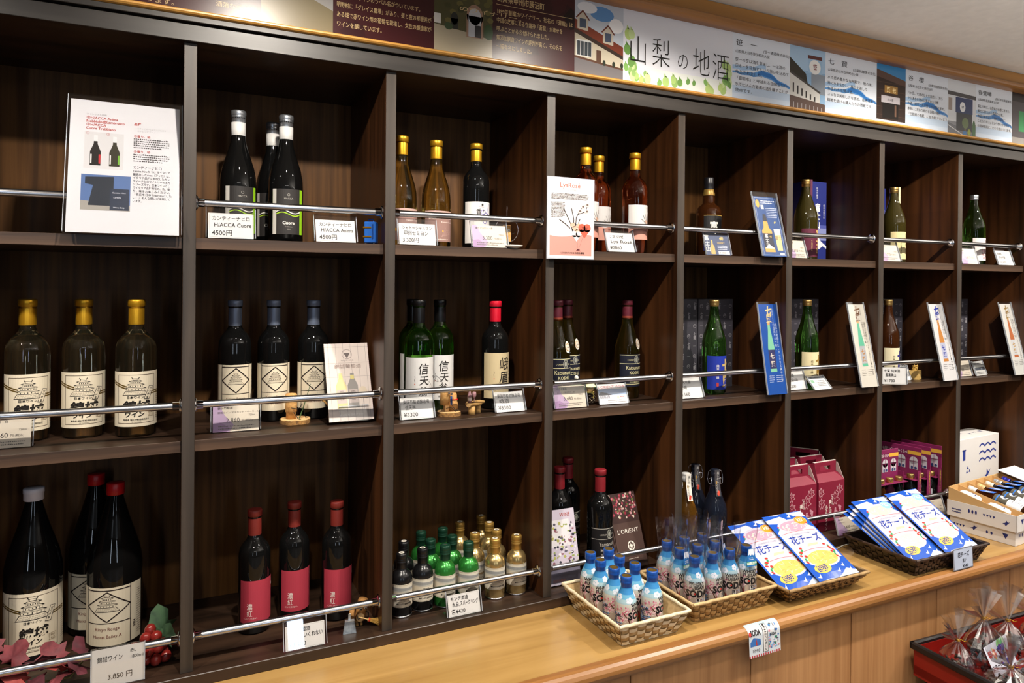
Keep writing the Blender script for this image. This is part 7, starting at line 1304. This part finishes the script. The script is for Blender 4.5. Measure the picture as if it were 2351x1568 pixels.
_a = Art(); motifs(_a, 0.12, 0.15, 3, 0.8); obj('print', _a.mesh('print', lambda px, py, e: Vector((0.064 + px, 0.03 + py, 0.0048 + e))), sl_)
# --- white box on the shelf behind
wb = thing('gift_box', 'upright white box with navy wave and drop motifs in the last compartment', 'box', (3.092, 0.040, Z3 + LIFT), (0, 0, math.radians(5)))
MB().bbox((0, 0, 0), (0.300, 0.110, 0.246), whitec, 0.001).build('box_body', wb)
_a = Art(); N2 = '#27388a'
_a.rect(0.030, 0.165, 0.048, 0.205, N2); _a.rect(0.026, 0.200, 0.052, 0.206, N2)
for x, y in ((0.06, 0.115), (0.08, 0.118), (0.066, 0.130)): _a.poly([(x - 0.007, y), (x + 0.007, y), (x, y + 0.012)], N2)
for j in range(3):
    for i in range(3): _a.line([(0.150 + i * 0.042 + 0.042 * q / 6, 0.150 + j * 0.028 + 0.010 * math.sin(math.pi * q / 6)) for q in range(7)], 0.006, N2)
_a.poly([(0.195, 0.088), (0.207, 0.095), (0.209, 0.115), (0.219, 0.102), (0.236, 0.112), (0.219, 0.090), (0.207, 0.082)], N2)
for x in (0.085, 0.125, 0.165): _a.ell(x, 0.048, 0.011, 0.019, N2); _a.poly([(x - 0.007, 0.060), (x + 0.007, 0.060), (x, 0.080)], N2, 2.2)
obj('print', _a.mesh('print'), wb, (0, -0.0002, 0)); _a = Art(); motifs(_a, 0.28, 0.10, 1); obj('top_print', _a.mesh('top_print', lambda px, py, e: Vector((0.15 + px, 0.005 + py, 0.2462 + e))), wb)
# --- maroon wine carriers
mar = pmat('maroon_carrier_card', '#7a1c33', 0.4); cardw = pmat('carrier_card_edge', '#c9beb8', 0.7)
def leaf_art(a, w, h):
    P = '#c8949e'
    for cx, cy, s in ((0.62, 0.62, 0.028), (0.80, 0.80, 0.020), (0.08, 0.78, 0.020), (0.10, 0.55, 0.022)):
        x, y = -w / 2 + w * cx, h * cy
        pts = [(x + s * r * math.cos(t_), y + s * r * math.sin(t_)) for t_, r in ((1.57, 1), (1.2, 0.6), (0.7, 0.95), (0.4, 0.5), (-0.1, 0.85), (-0.6, 0.45), (-1.2, 0.7), (-1.57, 0.35), (-1.9, 0.7), (-2.5, 0.45), (3.2, 0.85), (2.7, 0.5), (2.4, 0.95), (1.95, 0.6), (1.57, 1))]
        pts = [(max(-w / 2 + 0.001, min(w / 2 - 0.001, px)), max(0.001, min(h - 0.001, py))) for px, py in pts]
        a.line(pts, 0.0018, P, 2); a.line([(x, y - s * 0.3), (x, y + s * 0.8)], 0.0012, P, 2.2); a.line([(x, y), (max(-w / 2, min(w / 2, x + s * 0.6)), y + s * 0.55)], 0.0010, P, 2.2); a.line([(x, y), (max(-w / 2, x - s * 0.6), y + s * 0.55)], 0.0010, P, 2.2)
    for i in range(26): a.ell(-w / 2 + w * (0.62 + 0.24 * ((i * 0.37) % 1)), h * (0.16 + 0.32 * ((i * 0.61) % 1)), 0.0042, 0.0042, '#bd8794', 1.6 + 0.01 * i, 8)
    a.vtext('美し山の', -w * 0.06, h * 0.62, 0.0148, '#dccdc8', 0.95, 0.03); a.vtext('小さなワイン', -w * 0.21, h * 0.52, 0.0148, '#dccdc8', 0.95, 0.03, lead=0.96); a.vtext('甲斐の国', w * 0.03, h * 0.70, 0.0075, '#dccdc8')
def carrier(x, y, rz, label):
    t = thing('wine_carrier', label, 'box', (x, y, Z3 + LIFT), (0, 0, rz), 'maroon wine carriers'); W, D, Hh = 0.126, 0.060, 0.165
    MB().box((-W / 2, 0, 0), (W / 2, D, Hh), mar).build('carton', t)
    m = MB(); m.prism([(0, Hh), (D, Hh), (D * 0.55, Hh + 0.022), (D * 0.45, Hh + 0.022)], -W / 2, W / 2, 'x', mar); m.build('gable', t)
    m = MB()
    for a_, b_ in (((-W * 0.42, D * 0.44, Hh + 0.020), (W * 0.42, D * 0.56, Hh + 0.030)), ((-W * 0.42, D * 0.44, Hh + 0.030), (-W * 0.20, D * 0.56, Hh + 0.046)), ((W * 0.20, D * 0.44, Hh + 0.030), (W * 0.42, D * 0.56, Hh + 0.046)), ((-W * 0.42, D * 0.44, Hh + 0.046), (W * 0.42, D * 0.56, Hh + 0.060))): m.box(a_, b_, mar)
    m.box((-W * 0.42, D * 0.44, Hh + 0.060), (W * 0.42, D * 0.56, Hh + 0.0615), cardw); m.build('handle', t)
    for s in (-1, 1):
        m = MB(); m.add([(s * W / 2, 0.002, Hh), (s * W / 2, D - 0.002, Hh), (s * W * 0.44, D * 0.62, Hh + 0.055), (s * W * 0.44, D * 0.38, Hh + 0.055), (s * (W / 2 + 0.001), 0.002, Hh), (s * (W / 2 + 0.001), D - 0.002, Hh), (s * (W * 0.44 + 0.001), D * 0.62, Hh + 0.055), (s * (W * 0.44 + 0.001), D * 0.38, Hh + 0.055)], [(0, 1, 2, 3), (7, 6, 5, 4), (0, 3, 7, 4), (1, 5, 6, 2), (3, 2, 6, 7)], cardw if s > 0 else mar); m.build('end_flap', t)
    a = Art(); leaf_art(a, W, Hh); obj('print', a.mesh('print'), t, (0, -0.0002, 0)); a = Art(); a.ell(0, Hh * 0.14, 0.010, 0.010, '#cbb4b4', 1); a.ring(0, Hh * 0.14, 0.006, 0.0012, '#7a1c33', 2); obj('side_print', a.mesh('side_print'), t, (W / 2 + 0.0002, D / 2, 0), (0, 0, HALF)); return t
carrier(2.290, 0.052, 0, 'maroon wine carrier with grape-leaf print, front left beside the fifth upright')
carrier(2.425, 0.052, 0.02, 'maroon wine carrier with grape-leaf print, front right one')
carrier(2.320, 0.135, 0, 'maroon wine carrier in the second row at the left')
carrier(2.445, 0.130, 0.0, 'maroon wine carrier in the second row at the right')
carrier(2.490, 0.236, -0.95, 'maroon wine carrier turned sideways at the far right')
carrier(2.330, 0.225, 0, 'maroon wine carrier in the dark back row at the left')
# --- wine tasting sets
mag = pmat('plum_carrier_card', '#7a2450', 0.38); magd = pmat('plum_carrier_dark', '#571a33', 0.4)
def wineset(x, y, rz, label):
    t = thing('tasting_set', label, 'box', (x, y, Z3 + LIFT), (0, 0, rz), 'plum three-bottle tasting sets'); W, D, Hh = 0.150, 0.045, 0.232
    MB().box((-W / 2, 0, 0), (W / 2, D, 0.045), magd).build('tray', t); MB().bbox((-W / 2, D - 0.003, 0.045), (W / 2, D, Hh), mag, 0.0012).build('back_card', t)
    a = Art(); a.rect(-W / 2, 0.190, W / 2, 0.218, '#6d2048', 0.5); a.text('山梨ワイン 飲みくらべ', -W * 0.46, 0.205, 0.0125, '#d9c9cf', 'l', 0.9, 0.02, fit=W * 0.62); a.rect(W * 0.17, 0.2035, W * 0.5, 0.217, '#d2a13c', 1)
    for cx in (-0.30, 0.02, 0.32):
        x_ = W * cx; a.rect(x_ - 0.015, 0.150, x_ + 0.015, 0.182, '#b9b4bc', 1.2); a.ell(x_, 0.182, 0.015, 0.015, '#b9b4bc', 1.2); a.rect(x_ - 0.0008, 0.150, x_ + 0.0008, 0.197, '#6d2048', 1.8); a.rect(x_ - 0.015, 0.178, x_ + 0.015, 0.1796, '#6d2048', 1.8); a.ell(x_ - 0.006, 0.156, 0.004, 0.007, '#2f3a68', 2.2); a.ell(x_ + 0.007, 0.156, 0.005, 0.005, '#2f3a68', 2.2)
    obj('card_print', a.mesh('card_print'), t, (0, D - 0.0033, 0))
    m = MB(); m.box((-W / 2, 0.002, 0.118), (W / 2, D - 0.003, 0.1195), mag); m.build('bottle_holder', t)
    for s in (1,):
        MB().box((s * W / 2 - 0.0012, 0.020, 0.045), (s * W / 2, D, 0.150), mag).build('side_column', t)
        a = Art(); a.vtext('山梨県ワイナリー', 0, 0.098, 0.0115, '#c9a04a', 0.9, 0.02); obj('side_print', a.mesh('side_print'), t, (W / 2 + 0.0003, 0.033, 0.047), (0, 0, HALF))
    for k, (cx, g) in enumerate(((-0.32, brown_glass), (0, clear_glass), (0.32, black_glass))):
        b = MB(); b.lathe([(0, 0.012), (0.0185, 0.012), (0.0190, 0.014), (0.0190, 0.085), (0.0165, 0.096), (0.0115, 0.108), (0.0110, 0.124), (0, 0.124)], g, 18); bo_ = b.build('mini_bottle_glass', t, (W * cx, 0.021, 0))
        MB().lathe([(0.0122, 0.1205), (0.0128, 0.122), (0.0128, 0.134), (0.0118, 0.136), (0, 0.136)], gold_cap2, 16).build('mini_cap', bo_); aa = Art(); aa.rect(-0.014, 0.030, 0.014, 0.075, '#b9bcc6', 0.3); aa.ell(0.002, 0.05, 0.005, 0.004, '#c06a70', 1); obj('mini_label', aa.mesh('mini_label', cylmap(0.019, 0), step=0.004), bo_)
    return t
wineset(2.748, 0.052, 0.0, 'plum tasting set with three gold-capped bottles facing front')
wineset(2.842, 0.122, -1.45, 'plum tasting set turned side-on, nearest the front-facing one')
wineset(2.890, 0.118, -1.45, 'plum tasting set turned side-on, middle of three')
wineset(2.950, 0.116, -1.45, 'plum tasting set turned side-on against the right upright')
# --- white cord
tag(MB().tube([(2.30, -0.055, CT + 0.002), (2.345, -0.035, CT + 0.002), (2.39, -0.022, CT + 0.002), (2.45, -0.020, CT + 0.002)], 0.0018, pmat('white_cord', '#cfcac0', 0.5), 8).build('power_cord'), 'thin white power cord on the counter behind the dark basket', 'cord')
# --- raisin tray in front of the counter
st = thing('display_stand', 'plain dark stand carrying the red tray in front of the counter', 'stand', (2.60, -0.465, FLOOR))
MB().bbox((-0.24, -0.115, 0), (0.24, 0.115, 0.455), pmat('dark_stand', '#2b1c14', 0.5), 0.003).build('stand_body', st); MB().bbox((-0.25, -0.125, 0.455), (0.25, 0.125, 0.468), pmat('dark_stand', '#2b1c14', 0.5), 0.002).build('stand_top', st)
TZ = FLOOR + 0.468 + 0.0005
ty = thing('lacquer_tray', 'red lacquer tray with thick black rim holding raisin bags', 'tray', (2.61, -0.465, TZ), (0, 0, math.radians(-3)))
lacq = pmat('red_lacquer', '#8c1b14', 0.3); blk = pmat('black_rim', '#1a1718', 0.35)
mm = MB(); X, Y, Hh = 0.285, 0.142, 0.085
for a_, b_ in (((-X, -Y, 0), (X, Y, 0.030)), ((-X, -Y, 0.006), (-X + 0.006, Y, Hh)), ((X - 0.006, -Y, 0.006), (X, Y, Hh)), ((-X + 0.006, -Y, 0.006), (X - 0.006, -Y + 0.006, Hh)), ((-X + 0.006, Y - 0.006, 0.006), (X - 0.006, Y, Hh))): mm.box(a_, b_, lacq)
mm.build('tray_body', ty)
mm = MB()
for a_, b_ in (((-X - 0.009, -Y - 0.009, Hh - 0.010), (-X + 0.005, Y + 0.009, Hh + 0.011)), ((X - 0.005, -Y - 0.009, Hh - 0.010), (X + 0.009, Y + 0.009, Hh + 0.011)), ((-X - 0.009, -Y - 0.009, Hh - 0.010), (X + 0.009, -Y + 0.005, Hh + 0.011)), ((-X - 0.009, Y - 0.005, Hh - 0.010), (X + 0.009, Y + 0.009, Hh + 0.011))): mm.bbox(a_, b_, blk, 0.004)
mm.build('tray_rim', ty)
raisin = [pmat('raisin_a', '#2a1c1e', 0.45), pmat('raisin_b', '#3f2a26', 0.45), pmat('raisin_c', '#1c1418', 0.4), pmat('raisin_d', '#6a5238', 0.5)]
def raisin_pile(w, d, h, n, seed):
    rnd = random.Random(seed); m = MB()
    for i in range(n):
        u, v, q = rnd.random() * 2 - 1, rnd.random() * 2 - 1, rnd.random()
        L = math.sqrt(u * u + v * v)
        if L > 1: u, v = u / L, v / L
        z = h * (0.06 + 0.94 * (q ** 0.5) * math.sqrt(max(0.02, 1 - 0.9 * (u * u + v * v))))
        m.lathe([(0, -0.0055), (0.0045, -0.003), (0.0052, 0.001), (0.003, 0.005), (0, 0.0058)], raisin[i % 4 if i % 9 == 0 else i % 3], 6, True, T=Matrix.Translation((u * w, v * d, z)) @ Matrix.Rotation(rnd.random() * 6, 4, 'X') @ Matrix.Rotation(rnd.random() * 6, 4, 'Z') @ Matrix.Diagonal((1, 0.75, 1.2, 1)))
    return m.mesh('raisins')
def bag_film(w, d, h, seed):
    rnd = random.Random(seed); m = MB(); n = 26; prof = [(0.9, 0.0), (1.06, 0.15), (1.08, 0.4), (0.98, 0.65), (0.74, 0.85), (0.42, 1.02), (0.15, 1.18), (0.06, 1.26)]; vs = []; jit = [rnd.random() for _ in range(n)]
    for k, (r, z) in enumerate(prof):
        for i in range(n):
            t_ = 2 * math.pi * i / n; q = r * (1 + 0.06 * (jit[(i + k) % n] - 0.5) * 2) + (0.05 if i % 2 else -0.05) * (k / 7); vs.append((w * q * math.cos(t_), d * q * math.sin(t_), h * z))
    fs = [(k * n + i, k * n + (i + 1) % n, (k + 1) * n + (i + 1) % n, (k + 1) * n + i) for k in range(len(prof) - 1) for i in range(n)]; m.add(vs, fs, cello, False); return m.mesh('film_bag')
def fan_film(R_, spread, seed):
    rnd = random.Random(seed); m = MB(); n = 22; vs = [(0, 0, 0)]
    rows_ = 4
    for k in range(1, rows_ + 1):
        for i in range(n + 1):
            a_ = -spread + 2 * spread * i / n; r = R_ * k / rows_ * (1 + (0.10 * (rnd.random() - 0.5) if k == rows_ else 0)) * (1 - 0.14 * abs(i / n * 2 - 1) ** 3); vs.append((r * math.sin(a_), 0.011 * (k / rows_) * (1 if i % 2 else -1) + 0.012 * math.sin(i * 0.7 + seed) * k / rows_, r * math.cos(a_)))
    fs = [(0, 1 + i + 1, 1 + i) for i in range(n)]
    for k in range(rows_ - 1):
        for i in range(n): a0 = 1 + k * (n + 1) + i; fs.append((a0, a0 + 1, a0 + n + 2, a0 + n + 1))
    m.add(vs, fs, cello, False); return m.mesh('film_fan')
goldt = pmat('gold_twist_tie', '#b98a2e', 0.3, 0.8)
def raisin_bag(x, y, w, d, h, tilt, rz, fan, label, n=120, seed=1, lab=False):
    t = thing('raisin_bag', label, 'bag', (x, y, TZ + 0.0315), (tilt, 0, rz), 'cellophane raisin bags in the red tray')
    o = obj('raisins', raisin_pile(w * 0.92, d * 0.9, h * 0.8, n, seed), t); o['kind'] = 'stuff'; obj('film_bag', bag_film(w, d, h, seed), t); obj('film_fan', fan_film(fan, 0.95, seed), t, (0, 0, h * 1.22), (0, -0.25, 0))
    MB().tube([(0.006 * math.cos(i * 0.7), 0.006 * math.sin(i * 0.7), h * 1.215 + 0.0004 * i) for i in range(18)] + [(0.012, -0.010, h * 1.23), (0.016, -0.016, h * 1.28)], 0.0011, goldt, 6).build('twist_tie', t)
    if lab:
        a = Art(); W, Hq = 0.125, 0.078; a.rect(-W / 2, 0, W / 2, Hq, '#cfd0de', 0.2); a.ell(W * 0.10, Hq * 0.88, 0.014, 0.009, '#7fbf7a', 1.2, 10, 0.5); a.ell(W * 0.26, Hq * 0.78, 0.013, 0.020, '#5faf72', 1.2, 10, -0.5)
        for i in range(11): a.ell(W * (0.02 + 0.075 * (i % 4)), Hq * (0.70 - 0.22 * (i // 4)) + 0.003 * (i % 2), 0.0085, 0.0085, '#3a2f8c' if i % 3 else '#2c2470', 1.6 + i * 0.02, 12); a.ell(W * (0.02 + 0.075 * (i % 4)) - 0.003, Hq * (0.70 - 0.22 * (i // 4)) + 0.006, 0.002, 0.002, '#8f88c4', 2, 6)
        a.text('特盛', -W * 0.28, Hq * 0.58, 0.0215, '#c23a34', 'c', 0.95, 0.02, l=5, rot=-0.05); a.poly([(-W * 0.22, Hq * 0.9), (-W * 0.15, Hq * 0.62), (-W * 0.20, Hq * 0.45), (-W * 0.26, Hq * 0.6)], '#d8b23c', 4); a.text('大粒', W * 0.12, Hq * 0.30, 0.030, '#17151c', 'c', 0.95, 0.03, l=5); a.text('あま～い', -W * 0.27, Hq * 0.22, 0.0145, '#17151c', 'c', 0.95, 0.01, l=5); a.text('ぶどう', W * 0.40, Hq * 0.34, 0.0125, '#17151c', 'c', 0.75, 0.01, l=5)
        obj('paper_label', a.mesh('paper_label', rough=0.2), t, (0.012, -d * 1.22, h * 0.10), (-0.42, -0.06, 0.0))
    return t
raisin_bag(2.500, -0.402, 0.066, 0.046, 0.112, 0.0, 0.10, 0.098, 'raisin bag with white grape label standing in the middle of the tray', 150, 2, True)
raisin_bag(2.385, -0.396, 0.034, 0.044, 0.080, 0.05, 0.0, 0.088, 'cellophane raisin bag at the left corner of the tray', 40, 3)
raisin_bag(2.632, -0.398, 0.050, 0.046, 0.082, -0.05, -0.2, 0.105, 'cellophane raisin bag with wide open fan right of the labelled one', 110, 4)
raisin_bag(2.755, -0.412, 0.052, 0.046, 0.080, 0.0, -0.3, 0.095, 'cellophane raisin bag at the right edge of the picture', 110, 7)
raisin_bag(2.418, -0.520, 0.058, 0.058, 0.060, 0.0, 0.3, 0.090, 'cellophane raisin bag at the front left of the tray', 130, 5)
raisin_bag(2.550, -0.530, 0.064, 0.062, 0.064, 0.0, -0.1, 0.095, 'cellophane raisin bag in front of the labelled one', 150, 6)
raisin_bag(2.690, -0.520, 0.062, 0.060, 0.064, 0.0, 0.2, 0.095, 'cellophane raisin bag at the front right of the tray', 150, 8)
